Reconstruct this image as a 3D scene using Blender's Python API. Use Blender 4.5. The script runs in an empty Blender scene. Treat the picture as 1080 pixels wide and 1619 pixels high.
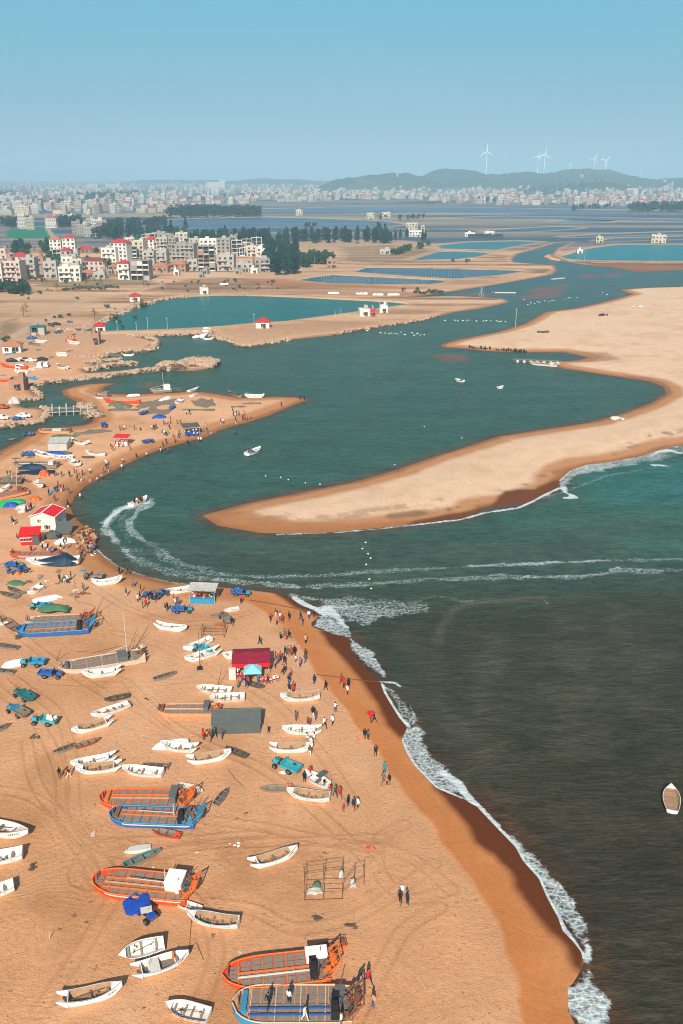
import bpy, bmesh, math, random
import numpy as np
from mathutils import Vector, Matrix, Quaternion
R = math.radians
rnd = random.Random(7)
scene = bpy.context.scene
COL = scene.collection

# ------------------------------------------------------------------ camera
CAM_H = 70.0
F_PX = 1402.0                     # focal length in pixels of the 1080 x 1619 photograph
PITCH = math.atan((809.5 - 278.0) / F_PX)
cam_d = bpy.data.cameras.new('camera')
cam_d.sensor_fit = 'VERTICAL'
cam_d.angle_y = 2 * math.atan(809.5 / F_PX)
cam_d.clip_start = 1.0
cam_d.clip_end = 40000.0
scene.cycles.filter_width = 1.0
cam = bpy.data.objects.new('camera', cam_d)
COL.objects.link(cam)
cam.location = (0, 0, CAM_H)
cam.rotation_euler = (math.pi / 2 - PITCH, 0, 0)
scene.camera = cam
CP, SP = math.cos(PITCH), math.sin(PITCH)

def P(px, py, z=0.0):
    """ground point (height z) seen at a place of the photograph"""
    dx, dz = (px - 540.0), (py - 809.5)
    vx, vy, vz = dx, F_PX * CP - dz * SP, -F_PX * SP - dz * CP
    t = (z - CAM_H) / min(vz, -0.9)
    return (vx * t, vy * t)

def PX(x, y, z=0.0):
    X, Y, Z = x, y, z - CAM_H
    d = Y * CP - Z * SP
    return (540 + F_PX * X / d, 809.5 - F_PX * (Y * SP + Z * CP) / d)

def PP(pts, z=0.0):
    return np.array([P(a, b, z) for a, b in pts], dtype=np.float64)

# ------------------------------------------------------------------ numpy noise and distances
_rs = np.random.RandomState(3)
_tab = _rs.rand(512, 512).astype(np.float32)
def vnoise(x, y):
    xi = np.floor(x); yi = np.floor(y)
    fx = (x - xi).astype(np.float32); fy = (y - yi).astype(np.float32)
    fx = fx * fx * (3 - 2 * fx); fy = fy * fy * (3 - 2 * fy)
    a = xi.astype(np.int64) & 511; b = yi.astype(np.int64) & 511
    a1 = (a + 1) & 511; b1 = (b + 1) & 511
    return (_tab[a, b] * (1 - fx) + _tab[a1, b] * fx) * (1 - fy) + (_tab[a, b1] * (1 - fx) + _tab[a1, b1] * fx) * fy
def fbm(x, y, s, o=4):
    v = 0; a = 0.5; t = 0
    for i in range(o):
        v = v + a * vnoise(x / s + 17.3 * i, y / s + 5.1 * i); t += a
        s *= 0.5; a *= 0.55
    return v / t - 0.5          # about -0.5 .. 0.5
def smooth(e0, e1, x):
    t = np.clip((x - e0) / (e1 - e0), 0, 1)
    return t * t * (3 - 2 * t)

def sdist(X, Y, poly, pad=1e9):
    """signed distance to a polygon, positive inside; far points get -pad"""
    poly = np.asarray(poly)
    out = np.full(X.shape, -1e6, dtype=np.float32)
    m = (X > poly[:, 0].min() - pad) & (X < poly[:, 0].max() + pad) & (Y > poly[:, 1].min() - pad) & (Y < poly[:, 1].max() + pad)
    x = X[m].astype(np.float64); y = Y[m].astype(np.float64)
    if x.size == 0: return out
    d2 = np.full(x.shape, 1e18); ins = np.zeros(x.shape, bool)
    n = len(poly)
    for i in range(n):
        ax, ay = poly[i]; bx, by = poly[(i + 1) % n]
        ex, ey = bx - ax, by - ay
        L = ex * ex + ey * ey
        if L < 1e-9: continue
        wx = x - ax; wy = y - ay
        t = np.clip((wx * ex + wy * ey) / L, 0, 1)
        d = (wx - t * ex) ** 2 + (wy - t * ey) ** 2
        np.minimum(d2, d, out=d2)
        if ay != by:
            c = ((ay > y) != (by > y)) & (x < ex * (y - ay) / ey + ax)
            ins ^= c
    s = np.sqrt(d2); s[~ins] *= -1
    out[m] = s
    return out

def ldist(X, Y, line, pad):
    """distance to an open polyline and the position 0..1 along it"""
    line = np.asarray(line)
    out = np.full(X.shape, 1e6, dtype=np.float32); tt = np.zeros(X.shape, np.float32)
    m = (X > line[:, 0].min() - pad) & (X < line[:, 0].max() + pad) & (Y > line[:, 1].min() - pad) & (Y < line[:, 1].max() + pad)
    x = X[m].astype(np.float64); y = Y[m].astype(np.float64)
    if x.size == 0: return out, tt
    d2 = np.full(x.shape, 1e18); tp = np.zeros(x.shape)
    n = len(line) - 1
    for i in range(n):
        ax, ay = line[i]; bx, by = line[i + 1]
        ex, ey = bx - ax, by - ay
        L = ex * ex + ey * ey
        if L < 1e-9: continue
        wx = x - ax; wy = y - ay
        t = np.clip((wx * ex + wy * ey) / L, 0, 1)
        d = (wx - t * ex) ** 2 + (wy - t * ey) ** 2
        k = d < d2
        d2[k] = d[k]; tp[k] = (i + t[k]) / n
    out[m] = np.sqrt(d2); tt[m] = tp
    return out, tt

def srgb(r, g, b):
    f = lambda c: (c / 255.0 / 12.92) if c / 255.0 <= 0.04045 else ((c / 255.0 + 0.055) / 1.055) ** 2.4
    return (f(r), f(g), f(b))

# ------------------------------------------------------------------ coast lines traced from the photograph
BEACH = [(912,1625),(898,1597),(899,1580),(897,1562),(906,1555),(916,1538),(923,1524),(919,1505),(905,1487),(890,1472),(882,1450),(865,1419),(852,1389),(827,1361),(815,1339),(785,1308),(754,1275),(729,1262),(690,1246),(672,1227),(655,1210),(643,1190),(635,1170),(644,1150),(630,1133),(607,1095),(602,1080),(591,1069),(569,1047),(555,1029),(551,1009),(524,1002),(493,991),(492,985),(505,973),(495,964),(478,958),(462,947),(435,938),(395,933),(350,929),(310,926),(270,922),(220,909),(185,896),(165,881),(152,868),(149,850),(135,834),(118,818),(111,802),(118,785),(135,768),(160,755),(190,738),(225,722),(250,712),(290,700),(322,692),(336,686),(345,681),(365,674),(390,668),(425,657),(455,644),(487,632),(470,628),(440,627),(415,628),(380,629),(350,624),(320,620),(297,619),(278,621),(238,622),(210,624),(172,622),(160,619),(165,612),(185,606),(167,606),(142,607),(115,612),(98,617),(100,624),(115,632),(128,638),(130,647),(143,655),(148,662),(145,668),(130,673),(107,675),(63,678),(55,683),(42,690),(32,698),(18,704),(0,713),(-60,742),(-260,830),(-700,1000),(-700,1900),(912,1900)]
MAIN = [(-500,860),(-120,702),(0,677),(25,672),(55,671),(68,665),(77,657),(75,648),(63,646),(55,646),(33,643),(32,635),(50,633),(63,632),(63,627),(50,616),(47,611),(57,609),(93,604),(133,599),(180,595),(233,588),(260,586),(308,586),(338,581),(343,578),(337,575),(317,572),(297,577),(260,581),(227,583),(180,587),(140,590),(133,585),(150,582),(180,580.5),(215,578),(222,576.5),(218,574.5),(180,577),(150,578),(155,574),(180,573.5),(192,572.5),(190,569),(165,569.5),(168,563),(180,558),(238,556),(239,550),(250,543),(243,538),(222,534),(257,531.5),(323,529.5),(330,526),(335,532),(357,539),(377,547),(393,549),(410,546),(460,537),(527,530),(593,518),(660,508),(693,500),(720,493),(763,487),(803,478),(800,473),(770,471),(720,468),(650,470),(720,460),(787,449),(835,441),(872,434),(880,428),(877,420),(850,418),(812,415),(810,409),(817,402),(850,393),(880,384),(905,383),(880,393),(874,402),(876,407),(893,413),(920,418),(967,423),(1007,430),(1080,427),(1500,440),(1900,420)]
SPIT = [(1080,453),(1013,455),(980,458),(990,462),(1000,465),(953,478),(907,488),(863,493),(830,512),(787,525),(720,538),(697,545),(700,549),(733,551),(770,555),(830,557),(893,557),(930,565),(913,570),(863,573),(887,582),(920,587),(987,597),(1027,603),(1050,612),(1053,623),(1030,637),(987,653),(933,668),(853,680),(787,690),(720,712),(687,722),(626,743),(556,763),(483,777),(381,798),(320,815),(344,831),(414,843),(503,843),(585,836),(646,830),(727,820),(760,809),(764,803),(800,800),(830,796),(861,781),(884,770),(883,761),(902,744),(926,735),(967,730),(1015,721),(1056,707),(1080,704),(1300,670),(1700,600),(2000,440)]
BEACH_W, SPIT_W = PP(BEACH), PP(SPIT)
MAIN_W = np.vstack([PP(MAIN), [(30000, 1200), (30000, 30000), (-30000, 30000), (-30000, 100)]])

# ponds: px outline, level, colour, ripple kind
PONDS = [
 ('lagoon', [(133,522.5),(150,517),(170,508),(200,492),(230,480),(270,472),(320,468.5),(350,467.5),(420,468.5),(480,471),(560,475),(620,478),(650,481),(600,488),(560,494),(510,501),(450,509),(400,512),(345,517),(300,520),(235,522.5),(180,524.5),(140,525)], (0.003,0.125,0.115)),
 ('fish_pond', [(468,443.5),(500,438),(527,435),(610,439),(707,444),(695,448),(680,450),(593,450),(520,448.5)], (0.001,0.10,0.17)),
 ('fish_pond', [(558,430.5),(580,423.5),(660,424),(720,425.5),(800,427.5),(832,429),(787,436),(720,441.5),(640,437)], (0.001,0.10,0.17)),
 ('fish_pond', [(648,412),(693,398.5),(720,397.5),(777,400),(753,406.5),(720,410.5)], (0.001,0.15,0.19)),
 ('fish_pond', [(692,388.5),(740,383.5),(820,381.5),(853,383),(803,391.5),(783,395.5),(700,394)], (0.001,0.16,0.195)),
 ('fish_pond', [(887,405.5),(933,393),(980,387),(1080,387),(1300,389),(1300,416),(1080,413.5),(1020,413.5),(927,412.5),(897,410)], (0.001,0.175,0.21)),
 ('fish_pond', [(760,365.5),(800,362.5),(887,358.5),(920,360),(900,363),(837,367),(780,368)], (0.006,0.08,0.12)),
 ('fish_pond', [(890,374.5),(953,370.5),(1080,366.5),(1200,364),(1200,368),(1020,372),(900,376)], (0.006,0.08,0.125)),
 ('fish_pond', [(947,381),(973,377),(1033,375.8),(1080,374),(1250,372),(1250,377),(1080,378.5),(1027,380.5),(950,382.5)], (0.006,0.08,0.125)),
 ('salt_pan', [(865,351),(907,347),(973,348),(960,352),(900,354)], (0.16,0.20,0.20)),
 ('salt_pan', [(185,357),(200,352),(300,346),(420,343.5),(520,346),(610,350),(640,355),(600,361),(520,361.5),(420,360),(300,361.5),(230,361.5)], (0.02,0.09,0.19)),
 ('salt_pan', [(400,331),(560,327),(740,328),(900,331),(1080,334),(1080,337.5),(900,339),(740,337),(560,335.5),(420,335)], (0.02,0.085,0.19)),
 ('salt_pan', [(690,345),(800,342),(950,344),(1080,347),(1200,350),(1080,351),(900,348),(780,347)], (0.02,0.11,0.19)),
 ('fish_pond', [(155,357),(168,353),(180,355),(186,362),(172,366),(150,364)], (0.01,0.07,0.13)),
]
PONDS_W = [(n, PP(p, 0.3), c) for n, p, c in PONDS]
HILLS = [  # photo x, distance, height, half width, half depth
 (740,5600,72,330,500),(860,5700,92,420,600),(690,5500,50,230,350),(970,5600,68,420,500),(1060,5700,45,400,500),(790,5300,60,330,350),
 (610,4900,74,220,260),(570,4900,55,160,240),(655,4850,48,130,200),(540,4850,38,120,200),
 (470,7400,62,300,500),(395,7800,52,260,500),(250,8200,56,300,500),(330,8600,46,300,500),(600,8600,48,500,600),(900,4700,30,260,260),(930,4300,34,160,150),(965,4400,34,140,150),(845,4000,22,120,120),
]

def terrain_height(X, Y):
    X = np.asarray(X, dtype=np.float64); Y = np.asarray(Y, dtype=np.float64)
    b = sdist(X, Y, BEACH_W, 60); m = sdist(X, Y, MAIN_W); s = sdist(X, Y, SPIT_W, 60)
    sd = np.maximum(np.maximum(b, s), m)
    low = np.minimum(sd, 0)
    h = np.where(sd < 0, np.maximum(low * 0.10, -3.0), 0)
    top = np.where(np.maximum(b, s) > m, 1.25, 0.7)
    slope = np.where(np.maximum(b, s) > m, 0.085, 0.28)
    hi = top * (1 - np.exp(-np.maximum(sd, 0) * slope / top))
    h = h + hi
    land = smooth(3, 25, sd)
    h = h + land * (fbm(X, Y, 26, 3) * 0.5 * np.where(m > 0, 0.5, 1.0) + fbm(X + 50, Y, 5, 2) * 0.12 * np.exp(-Y / 300.0))
    return h, sd, b, m, s

def terrain_full(X, Y):
    h, sd, b, m, s = terrain_height(X, Y)
    pd = np.full(X.shape, -1e6)
    for n, pw, c in PONDS_W:
        pd = np.maximum(pd, sdist(X, Y, pw, 40))
    far = np.clip(Y / 500.0, 0.6, 3.0)
    h = np.where(pd > -9 * far, np.maximum(h, 0.75) + 0.35 * smooth(-9, -2, pd / far), h)
    h = np.where(pd > -1.5, np.minimum(h, 1.1 - smooth(-1.5, 2.5, pd) * 2.2), h)
    for px, d, H, sx, sy in HILLS:
        cx = (px - 540) / F_PX * d * CP
        e = ((X - cx) / sx) ** 2 + ((Y - d) / sy) ** 2
        h = h + np.where(e < 8, H * 0.66 * np.exp(-e) * (1 + 1.5 * fbm(X, Y, 300, 5)), 0)
    return h, sd, b, m, s, pd

_HG = {}
def hgt(x, y):
    """ground height, read off the ground sheet"""
    a = (math.degrees(math.atan2(x, y)) + 46) / 92 * (_HG['na'] - 1); r = (math.log(max(31, math.hypot(x, y))) - math.log(30)) / math.log(500) * (_HG['nr'] - 1)
    a = min(max(a, 0), _HG['na'] - 1.001); r = min(max(r, 0), _HG['nr'] - 1.001)
    i, j = int(r), int(a); fr, fa = r - i, a - j; H = _HG['h']
    return float((H[i, j] * (1 - fa) + H[i, j + 1] * fa) * (1 - fr) + (H[i + 1, j] * (1 - fa) + H[i + 1, j + 1] * fa) * fr)

def G(px, py):
    """the point of the ground seen at a place of the photograph"""
    z = 0.8
    for i in range(3):
        x, y = P(px, py, z)
        z = max(hgt(x, y), 0.0)
    return (x, y, z)

def polar_grid(a0, a1, na, r0, r1, nr):
    a = np.radians(np.linspace(a0, a1, na)); r = np.exp(np.linspace(math.log(r0), math.log(r1), nr))
    A, RR = np.meshgrid(a, r)
    return (np.sin(A) * RR).ravel(), (np.cos(A) * RR).ravel()

def grid_mesh(name, X, Y, Z, na, nr, keep=None):
    me = bpy.data.meshes.new(name)
    n = na * nr
    i = (np.arange(nr - 1)[:, None] * na + np.arange(na - 1)[None, :]).ravel()
    q = np.stack([i, i + 1, i + na + 1, i + na], 1)[:, ::-1]
    # rows run outwards, columns clockwise: order so that normals point up
    q = q[:, ::-1] if False else q
    if keep is not None:
        q = q[keep[q].any(1)]
        used = np.unique(q); remap = np.full(n, -1, np.int64); remap[used] = np.arange(len(used))
        q = remap[q]; X, Y, Z = X[used], Y[used], Z[used]
    else:
        used = None
    me.vertices.add(len(X)); me.vertices.foreach_set('co', np.stack([X, Y, Z], 1).astype(np.float32).ravel())
    me.loops.add(q.size); me.loops.foreach_set('vertex_index', q.ravel().astype(np.int32))
    me.polygons.add(len(q)); me.polygons.foreach_set('loop_start', (np.arange(len(q)) * 4).astype(np.int32))
    me.update(calc_edges=True)
    me.polygons.foreach_set('use_smooth', np.ones(len(q), bool))
    return me, used

def set_color(me, name, C):
    at = me.attributes.new(name, 'FLOAT_COLOR', 'POINT')
    at.data.foreach_set('color', np.concatenate([C, np.ones((len(C), 1))], 1).astype(np.float32).ravel())
def set_float(me, name, v):
    at = me.attributes.new(name, 'FLOAT', 'POINT'); at.data.foreach_set('value', v.astype(np.float32))

def mixc(C, w, col):
    C += (np.array(col)[None, :] - C) * w[:, None]

# ------------------------------------------------------------------ materials
def new_mat(name):
    m = bpy.data.materials.new(name); m.use_nodes = True
    nt = m.node_tree; b = nt.nodes['Principled BSDF']
    return m, nt, b
def N(nt, t, **kw):
    n = nt.nodes.new(t)
    for k, v in kw.items():
        if k in n.inputs: n.inputs[k].default_value = v
        else: setattr(n, k, v)
    return n
def math_n(nt, op, a, b=None, c=None):
    n = nt.nodes.new('ShaderNodeMath'); n.operation = op
    for i, v in enumerate((a, b, c)):
        if v is None: continue
        if isinstance(v, (int, float)): n.inputs[i].default_value = v
        else: nt.links.new(v, n.inputs[i])
    return n.outputs[0]
def mixrgb(nt, fac, a, b, mode='MIX'):
    n = nt.nodes.new('ShaderNodeMix'); n.data_type = 'RGBA'; n.blend_type = mode
    for s, v in ((n.inputs[0], fac), (n.inputs[6], a), (n.inputs[7], b)):
        if isinstance(v, (int, float)): s.default_value = v
        elif isinstance(v, tuple): s.default_value = v if len(v) == 4 else (*v, 1)
        else: nt.links.new(v, s)
    return n.outputs[2]
def maprange(nt, v, a, b, c=0.0, d=1.0):
    n = nt.nodes.new('ShaderNodeMapRange'); nt.links.new(v, n.inputs[0])
    for i, x in zip((1, 2, 3, 4), (a, b, c, d)): n.inputs[i].default_value = x
    return n.outputs[0]
def noise(nt, vec, scale, detail=4.0, rough=0.55, dist=0.0):
    n = nt.nodes.new('ShaderNodeTexNoise'); n.inputs['Scale'].default_value = scale
    n.inputs['Detail'].default_value = detail; n.inputs['Roughness'].default_value = rough; n.inputs['Distortion'].default_value = dist
    if vec is not None: nt.links.new(vec, n.inputs['Vector'])
    return n.outputs[0]
def mapping(nt, vec, scale=(1, 1, 1), rot=(0, 0, 0)):
    n = nt.nodes.new('ShaderNodeMapping'); n.inputs['Scale'].default_value = scale; n.inputs['Rotation'].default_value = rot
    nt.links.new(vec, n.inputs['Vector']); return n.outputs[0]

def ground_material():
    m, nt, b = new_mat('ground')
    geo = nt.nodes.new('ShaderNodeNewGeometry'); pos = geo.outputs['Position']
    at = N(nt, 'ShaderNodeAttribute', attribute_name='col')
    sand = N(nt, 'ShaderNodeAttribute', attribute_name='sand').outputs['Fac']
    wet = N(nt, 'ShaderNodeAttribute', attribute_name='wet').outputs['Fac']
    n1 = noise(nt, pos, 0.22, 6, 0.6); n2 = noise(nt, pos, 1.7, 5, 0.65); n3 = noise(nt, pos, 7.0, 4, 0.7)
    v = math_n(nt, 'MULTIPLY_ADD', n1, 0.42, 0.79)
    v = math_n(nt, 'MULTIPLY', v, math_n(nt, 'MULTIPLY_ADD', n2, 0.36, 0.82))
    v = math_n(nt, 'MULTIPLY', v, math_n(nt, 'MULTIPLY_ADD', n3, 0.44, 0.78))
    col = mixrgb(nt, 1.0, at.outputs['Color'], v, 'MULTIPLY')
    # small dark bits of weed, shells and trodden patches on the dry sand
    sp = maprange(nt, math_n(nt, 'ADD', noise(nt, pos, 2.6, 3, 0.5), math_n(nt, 'MULTIPLY', n1, 0.22)), 0.76, 0.83)
    sp2 = math_n(nt, 'MULTIPLY', sp, math_n(nt, 'MULTIPLY', sand, 0.5))
    col = mixrgb(nt, sp2, col, (0.10, 0.045, 0.02, 1))
    lt = maprange(nt, noise(nt, mapping(nt, pos, (1, 1, 1), (0, 0, 1)), 4.3, 2, 0.5), 0.72, 0.76)
    col = mixrgb(nt, math_n(nt, 'MULTIPLY', lt, math_n(nt, 'MULTIPLY', sand, 0.45)), col, (0.75, 0.62, 0.5, 1))
    nt.links.new(col, b.inputs['Base Color'])
    nt.links.new(math_n(nt, 'MULTIPLY_ADD', wet, -0.25, 0.95), b.inputs['Roughness'])
    b.inputs['Specular IOR Level'].default_value = 0.03
    # relief: trodden sand, wind ripples and the loops left by wheels
    trk = N(nt, 'ShaderNodeAttribute', attribute_name='track').outputs['Fac']
    def warped(sc, amt):
        nz = nt.nodes.new('ShaderNodeTexNoise'); nz.inputs['Scale'].default_value = sc; nz.inputs['Detail'].default_value = 2
        nt.links.new(pos, nz.inputs['Vector'])
        k = nt.nodes.new('ShaderNodeVectorMath'); k.operation = 'MULTIPLY_ADD'; k.inputs[1].default_value = (amt, amt, 0)
        nt.links.new(nz.outputs['Color'], k.inputs[0]); nt.links.new(pos, k.inputs[2]); return k.outputs[0]
    def bands(vec, sc, dist):
        q = nt.nodes.new('ShaderNodeTexWave'); q.inputs['Scale'].default_value = sc; q.inputs['Distortion'].default_value = dist; q.inputs['Detail'].default_value = 3; q.inputs['Detail Scale'].default_value = 1.5
        nt.links.new(vec, q.inputs['Vector']); return q.outputs['Fac']
    wv = math_n(nt, 'POWER', bands(warped(0.035, 75.0), 0.24, 1.5), 3.0)
    patch = maprange(nt, noise(nt, pos, 0.07, 3, 0.6), 0.42, 0.60)
    trk = math_n(nt, 'MULTIPLY', trk, patch)
    h = math_n(nt, 'MULTIPLY', math_n(nt, 'MULTIPLY', wv, trk), 0.022)
    h = math_n(nt, 'ADD', h, math_n(nt, 'MULTIPLY', math_n(nt, 'MULTIPLY', n2, 0.17), sand))
    h = math_n(nt, 'ADD', h, math_n(nt, 'MULTIPLY', math_n(nt, 'MULTIPLY', n3, 0.11), sand))
    tyre = N(nt, 'ShaderNodeAttribute', attribute_name='tyre').outputs['Fac']
    tyn = math_n(nt, 'MULTIPLY', tyre, maprange(nt, n2, 0.30, 0.55))
    h = math_n(nt, 'ADD', h, math_n(nt, 'MULTIPLY', tyn, -0.10))
    col = mixrgb(nt, math_n(nt, 'MULTIPLY', tyn, 0.62), col, (0.33, 0.155, 0.07, 1))
    rp = bands(mapping(nt, warped(0.09, 14.0), (0.5, 1, 1), (0, 0, 0.9)), 0.42, 3.0)
    rpm = maprange(nt, noise(nt, pos, 0.05, 3, 0.5), 0.45, 0.62)
    h = math_n(nt, 'ADD', h, math_n(nt, 'MULTIPLY', math_n(nt, 'MULTIPLY', math_n(nt, 'MULTIPLY', rp, rpm), sand), 0.02))
    nt.links.new(mixrgb(nt, math_n(nt, 'MULTIPLY', math_n(nt, 'MULTIPLY', wv, trk), 0.06), col, (0.36, 0.17, 0.075, 1)), b.inputs['Base Color'])
    bp = nt.nodes.new('ShaderNodeBump'); bp.inputs['Strength'].default_value = 0.85; bp.inputs['Distance'].default_value = 1.0
    nt.links.new(h, bp.inputs['Height']); nt.links.new(bp.outputs[0], b.inputs['Normal'])
    return m

def water_material():
    m, nt, b = new_mat('sea_water')
    geo = nt.nodes.new('ShaderNodeNewGeometry'); pos = geo.outputs['Position']
    at = N(nt, 'ShaderNodeAttribute', attribute_name='col')
    fo = N(nt, 'ShaderNodeAttribute', attribute_name='foam').outputs['Fac']
    ch = N(nt, 'ShaderNodeAttribute', attribute_name='chop').outputs['Fac']
    p2 = mapping(nt, pos, (0.40, 1.0, 1.0), (0, 0, R(-6)))
    a1 = noise(nt, p2, 0.62, 6, 0.66, 0.2); a2 = noise(nt, p2, 2.4, 5, 0.65, 0.2); a0 = noise(nt, mapping(nt, pos, (0.4, 1, 1), (0, 0, R(12))), 0.11, 4, 0.6)
    tone = math_n(nt, 'MULTIPLY', math_n(nt, 'MULTIPLY_ADD', a1, 1.7, 0.15), math_n(nt, 'MULTIPLY_ADD', a2, 1.7, 0.15))  # light and dark of ripples and swell painted into the water colour
    tone = math_n(nt, 'MULTIPLY', tone, math_n(nt, 'MULTIPLY_ADD', a0, 1.0, 0.5))
    col = mixrgb(nt, 1.0, at.outputs['Color'], tone, 'MULTIPLY')
    # foam: lace of bubbles, thick where the mask is high
    f1 = noise(nt, mapping(nt, pos, (0.6, 1.2, 1), (0, 0, R(20))), 1.25, 8, 0.72, 1.2)
    f2 = noise(nt, pos, 3.4, 6, 0.7, 0.8)
    vor = nt.nodes.new('ShaderNodeTexVoronoi'); vor.feature = 'DISTANCE_TO_EDGE'; vor.inputs['Scale'].default_value = 1.5
    nd = nt.nodes.new('ShaderNodeVectorMath'); nd.operation = 'ADD'
    nz = nt.nodes.new('ShaderNodeTexNoise'); nz.inputs['Scale'].default_value = 0.9; nz.inputs['Detail'].default_value = 4
    nt.links.new(pos, nz.inputs['Vector']); nt.links.new(pos, nd.inputs[0]); nt.links.new(nz.outputs['Color'], nd.inputs[1])
    nt.links.new(nd.outputs[0], vor.inputs['Vector'])
    lace = maprange(nt, vor.outputs['Distance'], 0.0, 0.22, 1.0, 0.0)
    s = math_n(nt, 'ADD', math_n(nt, 'MULTIPLY', f1, 0.55), math_n(nt, 'MULTIPLY', f2, 0.35))
    s = math_n(nt, 'ADD', s, math_n(nt, 'MULTIPLY', lace, 0.15))
    s = math_n(nt, 'ADD', s, math_n(nt, 'MULTIPLY', fo, 0.75))
    foam = maprange(nt, s, 0.82, 1.08)
    foam = math_n(nt, 'MULTIPLY', foam, maprange(nt, fo, 0.02, 0.15))
    col = mixrgb(nt, math_n(nt, 'MULTIPLY', foam, 0.9), col, (0.62, 0.72, 0.73, 1))
    nt.links.new(col, b.inputs['Base Color'])
    nt.links.new(math_n(nt, 'MULTIPLY_ADD', foam, 0.5, 0.28), b.inputs['Roughness'])
    b.inputs['IOR'].default_value = 1.33
    b.inputs['Specular IOR Level'].default_value = 0.04
    h = math_n(nt, 'ADD', math_n(nt, 'MULTIPLY', a1, 0.75), math_n(nt, 'MULTIPLY', a2, 0.16))
    h = math_n(nt, 'ADD', h, math_n(nt, 'MULTIPLY', a0, 1.2))
    h = math_n(nt, 'MULTIPLY', h, ch)
    h = math_n(nt, 'ADD', h, math_n(nt, 'MULTIPLY', foam, 0.10))
    bp = nt.nodes.new('ShaderNodeBump'); bp.inputs['Strength'].default_value = 0.8; bp.inputs['Distance'].default_value = 1.0
    nt.links.new(h, bp.inputs['Height']); nt.links.new(bp.outputs[0], b.inputs['Normal'])
    return m

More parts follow.
